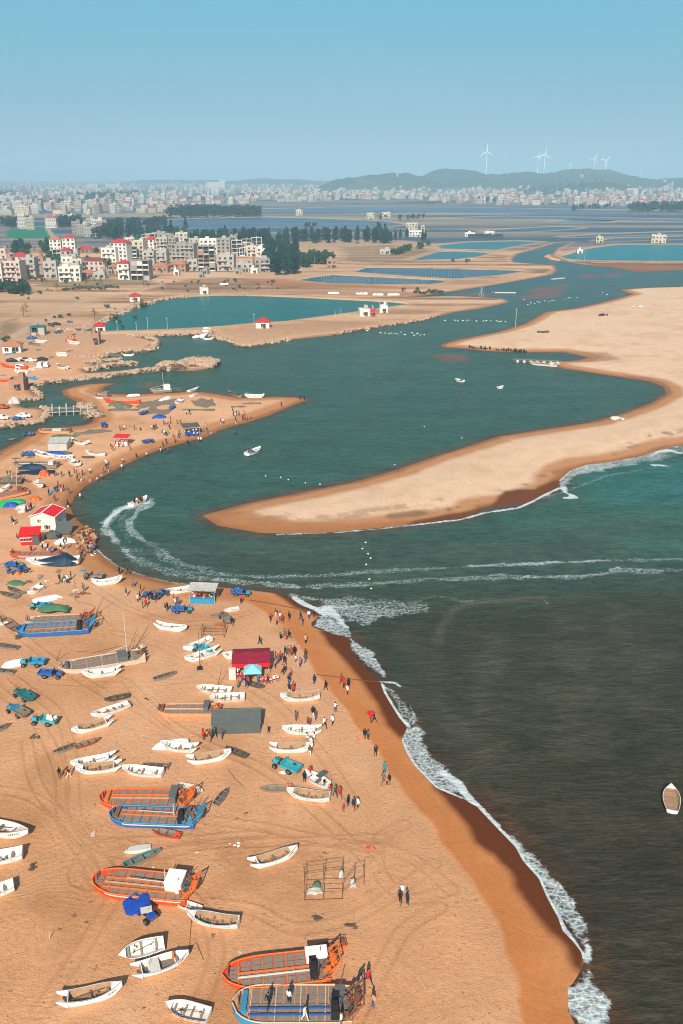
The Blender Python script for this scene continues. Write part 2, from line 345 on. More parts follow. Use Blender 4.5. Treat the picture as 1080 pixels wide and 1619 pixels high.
# ------------------------------------------------------------------ the ground sheet
SAND_DRY = (0.70, 0.395, 0.222)
def build_ground():
    na, nr = 860, 1500
    X, Y = polar_grid(-46, 46, na, 30, 15000, nr)
    h, sd, b, m, s, pd = terrain_full(X, Y)
    _HG.update(h=h.reshape(nr, na), na=na, nr=nr)
    C = np.tile(np.array(SAND_DRY), (len(X), 1)).astype(np.float64)
    sand = np.ones(len(X)); wet = np.zeros(len(X)); track = np.zeros(len(X))
    nA = fbm(X, Y, 40, 4); nB = fbm(X + 900, Y - 300, 9, 4); nC = fbm(X - 700, Y + 200, 150, 4); nD = fbm(X, Y, 2.2, 3)
    # beach tone drifts a little redder near the lower left
    mixc(C, smooth(170, 60, Y) * 0.6, (0.59, 0.29, 0.132))
    mixc(C, smooth(-0.05, 0.28, nA + nB * .5) * 0.42, (0.52, 0.26, 0.115)); mixc(C, smooth(0.05, 0.3, -nB - nA * .4) * 0.3, (0.74, 0.46, 0.28))
    # sand bar: paler
    mixc(C, smooth(-2, 6, s) * 0.85, (0.74, 0.53, 0.365))
    mixc(C, smooth(-2, 6, s) * smooth(0.02, 0.3, nB + nA * 0.5) * 0.35, (0.55, 0.33, 0.18))
    # main land: fields, bare earth, scrub
    ml = smooth(0, 8, m)
    mixc(C, ml * smooth(330, 420, Y), (0.52, 0.315, 0.185))
    st = fbm(X * 0.35, Y * 2.2, 30, 4)
    mixc(C, ml * smooth(400, 520, Y) * smooth(0.02, 0.12, st) * 0.8, (0.19, 0.115, 0.065))
    mixc(C, ml * smooth(400, 520, Y) * smooth(0.03, 0.14, -st) * 0.8, (0.66, 0.44, 0.28))
    mixc(C, ml * smooth(850, 1100, Y), (0.23, 0.205, 0.165))
    st2 = fbm(X * 0.18, Y * 1.0, 90, 4)
    mixc(C, ml * smooth(850, 1100, Y) * smooth(-0.07, 0.08, st2) * 0.9, (0.035, 0.095, 0.165))
    mixc(C, ml * smooth(850, 1100, Y) * smooth(0.06, 0.22, -st2) * 0.8, (0.36, 0.29, 0.20))
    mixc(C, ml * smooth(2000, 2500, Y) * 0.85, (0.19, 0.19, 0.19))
    mixc(C, ml * smooth(2300, 2600, Y) * smooth(0.0, 0.15, nC), (0.035, 0.065, 0.045))
    sand *= 1 - ml * smooth(300, 450, Y)
    # damp margins of every shore
    edge = sd + nB * 2.2 + nD * 0.5
    inb = b > -1
    w = smooth(7.5, 4.5, edge) * (sd > -3) * (inb | (s > -1)) * smooth(95, 140, Y)
    mixc(C, w * 0.8, (0.43, 0.185, 0.065)); wet = np.maximum(wet, w * 0.5)
    w2 = smooth(2.8, 0.8, edge) * (sd > -3) * (inb | (s > -1)) * smooth(95, 140, Y)
    mixc(C, w2 * 0.75, (0.26, 0.095, 0.03)); wet = np.maximum(wet, w2)
    w3 = smooth(4.0, 0.5, sd + nB * 2) * (m > -3) * (m < 8)
    mixc(C, w3 * 0.7, (0.14, 0.085, 0.05))
    def paint(poly, col, soft, amp=0.0, k=1.0, stripes=None, rough=None, z=0.0):
        d = sdist(X, Y, PP(poly, z), soft * 2 + 20)
        ww = smooth(-soft, soft, d + (nB * 2 * amp if amp else 0) + (nD * amp * 0.6 if amp else 0)) * k
        if stripes is not None: ww = ww * stripes
        mixc(C, ww, col)
        return ww
    # orange damp band and dark saturated band of the near beach
    damp = [(915,1640),(830,1640),(824,1608),(817,1570),(810,1535),(800,1485),(794,1465),(780,1442),(762,1416),(743,1391),(728,1373),(715,1355),(702,1336),(680,1305),(660,1286),(640,1256),(622,1228),(604,1202),(587,1175),(567,1153),(549,1133),(535,1111),(520,1089),(502,1067),(493,1053),(480,1034),(467,1015),(450,993),(427,973),(398,953),(375,944),(330,936),(300,931),(270,927),(300,915),(420,920),(520,940),(600,1000),(700,1150),(820,1300),(1000,1500),(1000,1640)]
    w = paint(damp, (0.53, 0.20, 0.065), 0.45, 1.1); wet = np.maximum(wet, w * 0.45)
    inner = sdist(X, Y, PP(damp), 30)
    mixc(C, smooth(0.35, 1.0, w) * smooth(1.2, 5.5, inner + nB * 2) * 0.55, (0.54, 0.25, 0.10))
    dark = [(925,1545),(905,1528),(895,1499),(886,1490),(871,1478),(855,1460),(838,1439),(825,1422),(813,1405),(811,1390),(804,1378),(782,1354),(765,1345),(752,1336),(746,1320),(740,1308),(728,1294),(718,1280),(703,1262),(688,1247),(690,1235),(720,1240),(780,1290),(860,1380),(930,1500)]
    dark2 = [(633,1168),(612,1147),(596,1117),(590,1108),(578,1090),(562,1068),(552,1053),(541,1040),(530,1030),(519,1022),(513,1008),(505,999),(520,990),(560,1000),(620,1080),(660,1150)]
    dark3 = [(512,978),(495,973),(480,969),(474,964),(466,961),(447,947),(435,939),(440,930),(500,940),(520,970)]
    for dk in (dark, dark2, dark3):
        w = paint(dk, (0.125, 0.034, 0.009), 0.75, 0.5); wet = np.maximum(wet, w)
    # sand bar: brown weed lines and dark wet lobes on the sea side
    weed = [(620,818),(690,812),(735,800),(790,783),(840,765),(880,750),(930,735),(975,718),(1000,706),(1040,692),(1090,680)]
    dl, tt = ldist(X, Y, PP(weed), 30)
    mixc(C, smooth(3.0, 0.8, dl + nB * 5 + 0.5) * smooth(-0.12, 0.15, nD + nA) * 0.75, (0.20, 0.115, 0.06))
    weed2 = [(380,806),(420,818),(470,822),(540,820),(590,811),(650,803),(700,794)]
    dl, tt = ldist(X, Y, PP(weed2), 30)
    mixc(C, smooth(2.2, 0.4, dl + nB * 4) * smooth(-0.05, 0.2, nD + nA) * 0.5, (0.27, 0.16, 0.085))
    for lobe in ([(765,806),(780,795),(796,779),(820,776),(845,775),(868,763),(884,757),(890,770),(862,785),(820,804)],[(640,832),(655,824),(700,816),(745,808),(770,800),(775,812),(727,823)]):
        w = paint(lobe, (0.15, 0.05, 0.016), 0.8, 0.6); wet = np.maximum(wet, w)
    w = paint([(318,815),(345,806),(400,812),(470,828),(560,828),(640,822),(640,834),(503,846),(414,846)], (0.37, 0.16, 0.06), 1.5, 0.8, 0.75)
    # reddish sheltered margin of the far cove
    w = paint([(890,556),(935,558),(960,560),(975,570),(940,575),(910,572),(935,566)], (0.34, 0.17, 0.08), 2, 1.5, 0.7)
    w = paint([(985,594),(1025,598),(1052,606),(1062,622),(1050,630),(1045,618),(1025,606)], (0.26, 0.13, 0.06), 1.5, 1, 0.7)
    # red-brown mud flats by the river
    for fl, k in (([(905,414),(960,418),(1080,418),(1200,420),(1200,430),(1080,428),(1000,432),(960,424)],0.8), ([(985,458),(1000,448),(1040,444),(1080,440),(1200,440),(1200,455),(1080,452),(1030,455)],0.85), ([(365,464),(420,455),(560,458),(700,466),(640,472),(520,467),(430,466)],0.4)):
        paint(fl, (0.20, 0.075, 0.035), 4, 3, k)
    # dry stubble fields, red earth and scrub in front of the houses
    paint([(365,432),(480,428),(640,432),(820,446),(720,458),(560,458),(420,452)], (0.50, 0.30, 0.175), 6, 3, 0.6)
    paint([(370,441),(470,444),(560,452),(680,456),(660,460),(500,456),(400,452)], (0.36, 0.15, 0.065), 4, 3, 0.7)
    paint([(220,462),(300,442),(360,440),(420,447),(400,462),(300,465)], (0.24, 0.14, 0.085), 6, 4, 0.65)
    paint([(440,385),(540,379),(640,381),(700,388),(640,400),(540,402),(450,400)], (0.52, 0.34, 0.20), 8, 4, 0.75)
    paint([(540,392),(620,388),(690,396),(680,412),(600,420),(545,412)], (0.20, 0.14, 0.085), 8, 5, 0.55)
    paint([(60,447),(130,440),(240,445),(240,452),(120,456),(60,455)], (0.16, 0.15, 0.07), 5, 6, 0.6)
    paint([(0,462),(70,455),(180,470),(120,500),(0,520)], (0.52, 0.33, 0.19), 8, 6, 0.6)
    paint([(0,512),(26,505),(20,530),(0,538)], (0.13, 0.12, 0.06), 4, 5, 0.6)
    # grass football pitch and a second green field
    paint([(8,373),(12,365),(35,359),(75,360),(86,365),(88,371),(78,377.5),(20,378)], (0.008, 0.20, 0.10), 3, 0, 0.95)
    paint([(196,378),(204,373),(230,373),(228,380),(210,384)], (0.012, 0.16, 0.06), 3, 0, 0.9)
    # pale lanes
    for ln, wd in (([(88,380),(78,366),(74,358)],4),([(0,385),(60,383),(130,382)],4),([(200,470),(215,462),(238,455),(262,447)],2.2),([(0,545),(22,531),(45,518),(75,503),(120,480),(150,470)],3.0),([(420,436),(500,424),(520,419),(600,415)],3.0)):
        dl, tt = ldist(X, Y, PP(ln, 0.7), 40)
        mixc(C, smooth(wd, wd * 0.5, dl + nD) * 0.8, (0.50, 0.37, 0.26))
    # bunds round the ponds
    wb = smooth(-7, -3, pd / np.clip(Y / 500, 0.7, 2.5)) * (pd < 0) * (m > 0)
    mixc(C, wb * 0.7, (0.47, 0.32, 0.20))
    # wooded hills
    hill = smooth(6, 18, h)
    mixc(C, hill, (0.030, 0.055, 0.035)); mixc(C, hill * smooth(0.05, 0.25, nC) * 0.5, (0.16, 0.13, 0.09))
    # trodden patches of the boat yard and wheel loops
    yard = sdist(X, Y, PP([(-200,700),(60,690),(200,640),(340,640),(300,690),(150,740),(105,800),(140,880),(180,900),(330,950),(430,1000),(520,1180),(640,1330),(700,1700),(-400,1700)]), 60)
    tr = smooth(0, 6, yard) * np.clip(0.45 + 1.8 * nA + 0.9 * nC, 0, 1)
    tr2 = sdist(X, Y, PP([(-200,1060),(60,1110),(110,1190),(110,1330),(330,1330),(470,1330),(620,1330),(640,1400),(500,1440),(330,1440),(140,1420),(60,1500),(-200,1560)]), 60)
    track = np.clip(tr * 0.55 + smooth(-4, 4, tr2) * 0.6, 0, 1)
    mixc(C, smooth(0.1, 0.6, tr) * smooth(0.0, 0.25, nB) * 0.35, (0.40, 0.19, 0.08))
    mixc(C, smooth(-3, 4, tr2) * smooth(-0.05, 0.2, nB + nD * 0.5) * 0.35, (0.43, 0.20, 0.085))
    tyre = np.zeros(len(X))
    for ln in ([(-20,1080),(60,1150),(95,1230),(100,1300),(140,1370),(150,1400)],[(20,1075),(90,1130),(112,1200),(118,1290),(160,1345),(250,1355),(330,1338),(480,1330),(620,1322)],[(-30,1250),(40,1260),(90,1290),(130,1335),(200,1335),(330,1330),(420,1318)],[(330,1300),(420,1310),(520,1330),(640,1350),(720,1410)],[(330,1430),(400,1440),(470,1470),(560,1450),(640,1400),(690,1360)],[(60,1600),(150,1470),(180,1400),(130,1330),(60,1250),(40,1170)],[(200,1080),(260,1140),(330,1180),(420,1220),(520,1300),(600,1380)],[(80,1080),(200,1085),(330,1075),(420,1100),(500,1180),(560,1270)],[(-20,960),(60,1030),(150,1090),(230,1130),(260,1150)],[(180,1000),(250,1020),(340,1065),(420,1120),(430,1160)],[(300,1619),(340,1520),(330,1460),(300,1420)],[(560,1620),(600,1540),(640,1470),(700,1430)],[(20,900),(110,905),(200,960),(300,985),(400,965)],[(60,700),(110,740),(120,790)],[(190,1340),(140,1350),(120,1395),(180,1400),(230,1360),(190,1335)],[(640,1300),(600,1325),(600,1380),(650,1420),(720,1400)]):
        w_ = PP(ln, 1.0); q = []
        for i in range(len(w_) - 1):
            a0, a1, a2, a3 = w_[max(i - 1, 0)], w_[i], w_[i + 1], w_[min(i + 2, len(w_) - 1)]
            for t in np.linspace(0, 1, 8, endpoint=False): q.append(.5 * ((2 * a1) + (a2 - a0) * t + (2 * a0 - 5 * a1 + 4 * a2 - a3) * t * t + (3 * a1 - a0 - 3 * a2 + a3) * t ** 3))
        dl, tt = ldist(X, Y, np.array(q), 4)
        tyre = np.maximum(tyre, smooth(0.30, 0.08, np.abs(dl + nD * .12 - 0.72)) * (0.55 + nB))
    sand = sand * (1 - np.clip(wet * 1.4, 0, 1) * 0.8)
    keep = (h > -0.9) | (sd > -25)
    me, used = grid_mesh('ground', X, Y, h, na, nr, None)
    set_color(me, 'col', np.clip(C, 0.004, 0.9)); set_float(me, 'sand', sand); set_float(me, 'wet', wet); set_float(me, 'track', track); set_float(me, 'tyre', np.clip(tyre, 0, 1))
    o = bpy.data.objects.new('ground', me); COL.objects.link(o); me.materials.append(ground_material())
    o['kind'] = 'structure'
    return o

def build_water():
    na, nr = 860, 1150
    X, Y = polar_grid(-46, 46, na, 36, 1500, nr)
    b = sdist(X, Y, BEACH_W, 60); m = sdist(X, Y, MAIN_W, 60); s = sdist(X, Y, SPIT_W, 60)
    sd = np.maximum(np.maximum(b, s), m)
    nA = fbm(X, Y, 40, 4); nB = fbm(X + 900, Y - 300, 9, 4); nD = fbm(X, Y, 2.2, 3); nS = fbm(X * 0.5, Y * 1.4, 24, 4)
    C = np.tile(np.array((0.034, 0.093, 0.070)), (len(X), 1))
    foam = np.zeros(len(X)); chop = np.full(len(X), 0.32)
    def paint(poly, col, soft, amp=0.0, k=1.0):
        d = sdist(X, Y, PP(poly), soft * 2 + 30)
        ww = smooth(-soft, soft, d + nA * 2 * amp + nB * amp) * k
        mixc(C, ww, col); return ww
    paint([(-300,470),(300,520),(800,470),(1200,430),(1200,370),(600,370)], (0.028, 0.088, 0.098), 60, 20, 0.8)
    # brown silty sea of the foreground, green water at the bar
    w = paint([(440,930),(520,925),(700,922),(900,910),(1200,905),(1600,1000),(1600,2200),(300,2200),(500,1100)], (0.044, 0.046, 0.029), 26, 8)
    chop += w * 0.6
    paint([(600,1180),(800,1150),(1300,1150),(1600,1700),(1300,2200),(800,2000)], (0.048, 0.042, 0.025), 24, 8, 0.85)
    paint([(700,850),(850,800),(940,745),(1100,715),(1700,640),(1700,905),(1100,885),(900,890)], (0.040, 0.112, 0.078), 8, 4, 0.85)
    paint([(900,750),(1100,718),(1500,690),(1500,780),(1080,800),(960,800)], (0.026, 0.135, 0.125), 7, 4, 0.75)
    paint([(150,870),(330,840),(700,850),(1000,830),(1000,905),(700,915),(500,925),(300,925)], (0.050, 0.078, 0.058), 12, 6, 0.8)
    # shallow water over red sand
    edge = sd + nB * 1.5
    near = (np.maximum(b, s) > -12)
    mixc(C, smooth(-5, 0.0, edge) * near * 0.55, (0.105, 0.045, 0.022))
    mixc(C, smooth(-6, -1.0, sd + nB * 3) * (m > -8) * 0.4, (0.055, 0.085, 0.06))
    paint([(890,1540),(960,1560),(1020,1625),(880,1700)], (0.085, 0.038, 0.020), 1.5, 1.5, 0.7)
    paint([(700,1180),(740,1200),(700,1230),(760,1270),(730,1285),(640,1200)], (0.065, 0.040, 0.026), 1.5, 1.5, 0.6)
    for ln, wd, k in (([(690,1015),(702,985),(716,966),(740,953),(800,948),(860,944)], 1.6, .30), ([(770,1010),(762,1060),(758,1120),(770,1200)], 5.0, .16), ([(880,960),(905,1010),(915,1090),(905,1180)], 6.0, .13), ([(985,970),(1010,1040),(1015,1120)], 6.0, .12), ([(640,1000),(668,1040),(690,1100),(720,1170)], 4.0, .12)):
        dl, tt = ldist(X, Y, PP(ln), 40); mixc(C, smooth(wd, 0, dl + nB * wd) * k, (0.16, 0.14, 0.10))  # brighter swell lines and soft light bands painted into the water colour
    # mud banks just under the surface
    for bk in ([(683,563),(700,559),(735,561),(748,567),(740,573),(700,572)],[(222,610),(235,604),(245,607),(240,613),(226,614)],[(820,470),(845,462),(880,462),(895,466),(870,471),(830,473)],[(915,437),(930,432),(952,435),(945,440),(920,440)],[(955,434),(970,431),(985,434),(975,438),(958,438)],[(720,464),(760,463),(790,466),(770,469),(725,468)],[(830,457),(880,452),(900,448),(890,460),(850,465)]):
        w = paint(bk, (0.17, 0.075, 0.04), 3, 2.0, 0.8)
    def fline(pts, wd, dens, amp=1.0, breakup=0.0):
        nonlocal foam
        d, t = ldist(X, Y, PP(pts), 25)
        dd = d + nB * wd * 1.2 * amp + nD * wd * 0.9 * amp
        f = smooth(wd * 1.15, wd * 0.25, dd) * dens
        if breakup: f = f * (0.72 + 0.28 * smooth(-0.12, 0.12, nS + nB * 0.5))
        foam = np.maximum(foam, f)
    def fpoly(pts, dens, soft, amp, breakup=0.0):
        nonlocal foam
        d = sdist(X, Y, PP(pts), 30)
        f = smooth(-soft, soft, d + nB * 2.6 * amp + nD * 1.6 * amp) * dens
        if breakup: f = f * (0.70 + 0.30 * smooth(-0.12, 0.12, nS + nB * 0.5))
        foam = np.maximum(foam, f)
    # swash line along the near beach
    fpoly([(905,1630),(897,1600),(895,1575),(896,1562),(906,1553),(917,1538),(925,1527),(938,1530),(945,1550),(962,1590),(985,1640)], 0.68, 0.5, 1.0)
    fpoly([(921,1522),(918,1504),(928,1490),(940,1502),(942,1522),(932,1528)], 0.86, 0.4, 0.6)
    fline([(921,1512),(900,1483),(888,1468),(880,1448),(864,1417),(851,1388),(827,1360),(815,1338),(785,1307)], 0.55, 1.05, 0.5)
    fline([(785,1307),(754,1274),(733,1253),(725,1240),(700,1222)], 0.95, 1.05, 0.5)
    fline([(729,1262),(690,1246),(672,1227),(655,1210),(643,1190),(635,1170)], 0.5, 1.0, 0.5)
    fline([(700,1222),(672,1203),(655,1180),(648,1160)], 1.6, 0.62, 0.8)
    fpoly([(634,1165),(642,1152),(660,1148),(672,1160),(668,1175),(690,1205),(735,1236),(728,1250),(690,1243),(660,1212),(645,1190)], 0.62, 0.6, 0.8)
    fpoly([(800,1322),(815,1326),(835,1348),(862,1375),(890,1405),(915,1440),(935,1475),(936,1486),(915,1470),(893,1445),(870,1410),(850,1385),(825,1352)], 0.63, 0.5, 1.0)
    fpoly([(870,1420),(880,1420),(900,1442),(918,1462),(934,1487),(926,1500),(905,1480),(885,1455)], 0.58, 0.4, 0.5)
    fpoly([(552,1008),(556,1020),(575,1043),(600,1072),(622,1079),(614,1060),(600,1045),(588,1030),(570,1020)], 0.63, 0.5, 1.0)
    fline([(602,1078),(625,1080),(632,1085)], 0.35, 0.8, 0.5)
    fpoly([(624,1078),(634,1082),(640,1100),(655,1115),(662,1138),(655,1148),(645,1145),(650,1130),(637,1110)], 0.60, 0.4, 0.9)
    fline([(603,1082),(607,1096),(620,1118),(632,1134),(646,1148)], 0.5, 1.0, 0.5)
    fpoly([(603,1083),(625,1085),(648,1112),(655,1140),(645,1150),(610,1098)], 0.50, 0.4, 0.6)
    fpoly([(493,990),(505,974),(525,976),(545,988),(556,1000),(552,1009),(525,1002)], 0.60, 0.4, 0.9)
    fline([(466,946),(480,955),(500,963),(512,972)], 0.9, 1.0, 0.6)
    fpoly([(500,960),(520,958),(552,990),(555,1002),(530,980)], 0.8, 0.6, 0.8)
    # breaking patch off the point
    fpoly([(505,948),(560,940),(620,942),(645,948),(690,956),(680,968),(640,978),(600,985),(575,994),(545,985),(520,968)], 0.66, 1.5, 2.2, 0.6)
    fpoly([(525,962),(560,955),(640,962),(655,972),(580,990)], 0.74, 1.0, 1.4, 0.5)
    fline([(665,947),(690,942),(715,946),(730,951),(745,950)], 1.0, 0.55, 1, 0.1)
    fline([(460,940),(475,944),(520,950)], 1.2, 0.72, 1, 0.1)
    # two long wave lines
    fline([(300,905),(360,908),(420,912),(500,911),(560,907),(620,902),(660,901),(720,898),(780,893),(850,891),(960,886),(1080,884)], 1.4, 0.60, 1.2, 0.3)
    fline([(340,916),(400,922),(470,928),(560,925),(640,920),(680,914),(710,916),(780,912),(850,913),(920,911),(965,906),(980,899),(1020,904),(1090,899)], 1.7, 0.66, 1.2, 0.3)
    # wake of the turning motor boat
    fline([(230,790),(212,800),(190,805),(174,818),(166,832),(176,848),(190,862),(202,876),(220,888),(250,900),(290,910),(330,915),(380,922)], 2.0, 0.62, 1.2, 0.6)
    fline([(233,797),(218,808),(206,824),(206,836),(224,852),(248,866),(262,880),(285,892),(330,902)], 1.8, 0.60, 1.2, 0.6)
    fline([(222,796),(205,805),(192,822),(194,840),(205,858)], 1.5, 0.40, 1, 0.4)
    fline([(166,830),(172,820),(190,806),(215,796),(232,795)], 1.0, 0.85, 0.7)
    fpoly([(200,868),(220,862),(250,885),(300,902),(300,912),(240,902),(210,885)], 0.45, 1.5, 2, 0.3)
    fline([(150,866),(165,880),(185,895),(195,900),(220,908),(260,919),(300,925)], 0.6, 0.72, 0.8, 0.25)
    # surf on the seaward side of the sand bar
    fpoly([(884,770),(884,760),(902,743),(926,733),(967,728),(1015,719),(1056,705),(1100,700),(1100,712),(1050,728),(1000,738),(940,745),(905,755),(895,772)], 0.60, 1.2, 1.5, 0.3)
    fline([(1025,722),(1040,715),(1058,712),(1075,716)], 1.8, 0.8, 1.2); fline([(1033,735),(1048,736),(1055,737)], 1.0, 0.85, 0.9)
    fline([(890,770),(894,778),(908,786),(893,787)], 1.2, 0.85, 1.0)
    fline([(884,772),(862,782),(842,793),(820,803),(800,806),(766,811),(727,822),(690,826),(646,831),(600,836),(530,842),(440,845)], 0.8, 0.9, 0.8, 0.15)
    fline([(884,760),(902,743),(926,733),(967,728),(1015,719),(1056,705),(1090,700)], 0.6, 0.9, 0.7)
    fline([(860,788),(900,775),(960,752),(1040,738),(1080,735)], 1.2, 0.45, 1, 0.2)
    # odd whitecaps further out
    fline([(858,946),(866,956)], 0.35, 0.6, 0.8); fline([(505,818),(516,819)], 0.5, 0.6, 0.6)
    keep = (sd < 2.0)
    me, used = grid_mesh('sea_water', X, Y, np.zeros(len(X)), na, nr, keep)
    set_color(me, 'col', np.clip(C, 0.002, 0.9)[used]); set_float(me, 'foam', foam[used]); set_float(me, 'chop', chop[used])
    o = bpy.data.objects.new('sea_water', me); COL.objects.link(o); me.materials.append(water_material())
    o['kind'] = 'structure'

def poly_mesh(name, pts, z):
    bm = bmesh.new()
    vs = [bm.verts.new((x, y, z)) for x, y in pts]
    f = bm.faces.new(vs); bmesh.ops.triangulate(bm, faces=[f])
    bmesh.ops.recalc_face_normals(bm, faces=bm.faces)
    for f in bm.faces:
        if f.normal.z < 0: f.normal_flip()
    me = bpy.data.meshes.new(name); bm.to_mesh(me); bm.free(); return me

def build_ponds():
    mats = {}
    for n, pw, c in PONDS_W:
        key = (n, c)
        if key not in mats:
            m, nt, b = new_mat(n)
            geo = nt.nodes.new('ShaderNodeNewGeometry'); pos = geo.outputs['Position']
            if n == 'salt_pan':
                p2 = mapping(nt, pos, (0.004, 0.02, 1), (0, 0, 0.1)); a = noise(nt, p2, 1.6, 6, 0.65)
                col = mixrgb(nt, maprange(nt, a, 0.45, 0.6), (*c, 1), (0.10, 0.13, 0.16, 1))
            else:
                a = noise(nt, mapping(nt, pos, (0.4, 1, 1)), 0.07, 5, 0.6)
                col = mixrgb(nt, a, (c[0] * 0.75, c[1] * 0.75, c[2] * 0.75, 1), (c[0] * 1.3, c[1] * 1.25, c[2] * 1.25, 1))
            nt.links.new(col, b.inputs['Base Color'])
            b.inputs['Roughness'].default_value = 0.35; b.inputs['Specular IOR Level'].default_value = 0.12
            bp = nt.nodes.new('ShaderNodeBump'); bp.inputs['Strength'].default_value = 0.5; bp.inputs['Distance'].default_value = 0.6
            nt.links.new(noise(nt, mapping(nt, pos, (0.5, 1, 1)), 0.6, 4, 0.6), bp.inputs['Height']); nt.links.new(bp.outputs[0], b.inputs['Normal'])
            mats[key] = m
        c0 = pw.mean(0)
        grown = c0 + (pw - c0) * (1 + 3.0 / max(6, np.abs(pw - c0).mean()))
        o = bpy.data.objects.new(n, poly_mesh(n, grown, 0.3)); COL.objects.link(o)
        o.data.materials.append(mats[key]); o['kind'] = 'structure'

# ------------------------------------------------------------------ light, sky and air
SUN_EL, SUN_AZ = R(36), R(3.5)           # the sun stands behind the camera; shadows run away from it, a little to the right
def build_light():
    l = bpy.data.lights.new('sun', 'SUN'); l.energy = SUN_E; l.angle = R(0.5); l.color = (1.0, 0.90, 0.76)
    o = bpy.data.objects.new('sun', l); COL.objects.link(o)
    d = Vector((math.sin(SUN_AZ) * math.cos(SUN_EL), math.cos(SUN_AZ) * math.cos(SUN_EL), -math.sin(SUN_EL)))
    o.rotation_euler = d.to_track_quat('-Z', 'Y').to_euler()
    o.location = (0, -50, 200)
    w = bpy.data.worlds.new('World'); scene.world = w; w.use_nodes = True
    nt = w.node_tree; bg = nt.nodes['Background']
    sky = nt.nodes.new('ShaderNodeTexSky'); sky.sky_type = 'NISHITA'; sky.sun_disc = False
    sky.sun_elevation = SUN_EL; sky.sun_rotation = math.pi + SUN_AZ
    sky.altitude = 50; sky.air_density = 1.2; sky.dust_density = 1.0; sky.ozone_density = 2.5
    hs = nt.nodes.new('ShaderNodeHueSaturation'); hs.inputs['Saturation'].default_value = 0.9
    nt.links.new(sky.outputs[0], hs.inputs['Color'])
    tc = nt.nodes.new('ShaderNodeTexCoord'); sp = nt.nodes.new('ShaderNodeSeparateXYZ'); nt.links.new(tc.outputs['Generated'], sp.inputs[0])
    k = 1.0 / (SKY_STR * 2 ** EXPOSURE)
    lo, mid, hi = [tuple(c * k for c in srgb(*q)) for q in (SKY_LO, SKY_MID, SKY_HI)]
    g = mixrgb(nt, maprange(nt, sp.outputs['Z'], 0.0, 0.07), (*lo, 1), (*mid, 1))
    g = mixrgb(nt, maprange(nt, sp.outputs['Z'], 0.06, 0.17), g, (*hi, 1))
    out = mixrgb(nt, maprange(nt, sp.outputs['Z'], 0.17, 0.32, 0.92, 0.0), hs.outputs[0], mixrgb(nt, maprange(nt, noise(nt, mapping(nt, tc.outputs['Generated'], (1, 1, 5)), 3.0, 4, 0.55), 0.35, 0.75, 0.0, 0.10), g, (*[c * 1.25 for c in lo], 1)))
    nt.links.new(out, bg.inputs['Color'])
    bg.inputs['Strength'].default_value = SKY_STR
    scene.view_settings.view_transform = 'Standard'; scene.view_settings.look = 'None'
    scene.view_settings.exposure = EXPOSURE; scene.view_settings.gamma = 1.0

def build_haze():
    bm = bmesh.new(); bmesh.ops.create_cube(bm, size=1.0)
    for v in bm.verts:
        v.co = Vector((v.co.x * 32000, (v.co.y + 0.5) * 18000 - 1500, (v.co.z + 0.5) * 330 - 4.5))
    me = bpy.data.meshes.new('haze'); bm.to_mesh(me); bm.free()
    o = bpy.data.objects.new('haze', me); COL.objects.link(o); o['kind'] = 'stuff'
    m = bpy.data.materials.new('haze'); m.use_nodes = True; nt = m.node_tree
    nt.nodes.remove(nt.nodes['Principled BSDF'])
    v = nt.nodes.new('ShaderNodeVolumePrincipled')
    v.inputs['Color'].default_value = (*HAZE_COL, 1); v.inputs['Density'].default_value = HAZE_D; v.inputs['Anisotropy'].default_value = -0.2
    nt.links.new(v.outputs[0], nt.nodes['Material Output'].inputs['Volume'])
    me.materials.append(m)

SUN_E, SKY_STR, EXPOSURE = 4.8, 0.07, 0.36
SKY_LO, SKY_MID, SKY_HI = (156, 191, 208), (128, 182, 206), (97, 185, 213)
HAZE_COL, HAZE_D = (0.47, 0.75, 0.95), 1.8e-4
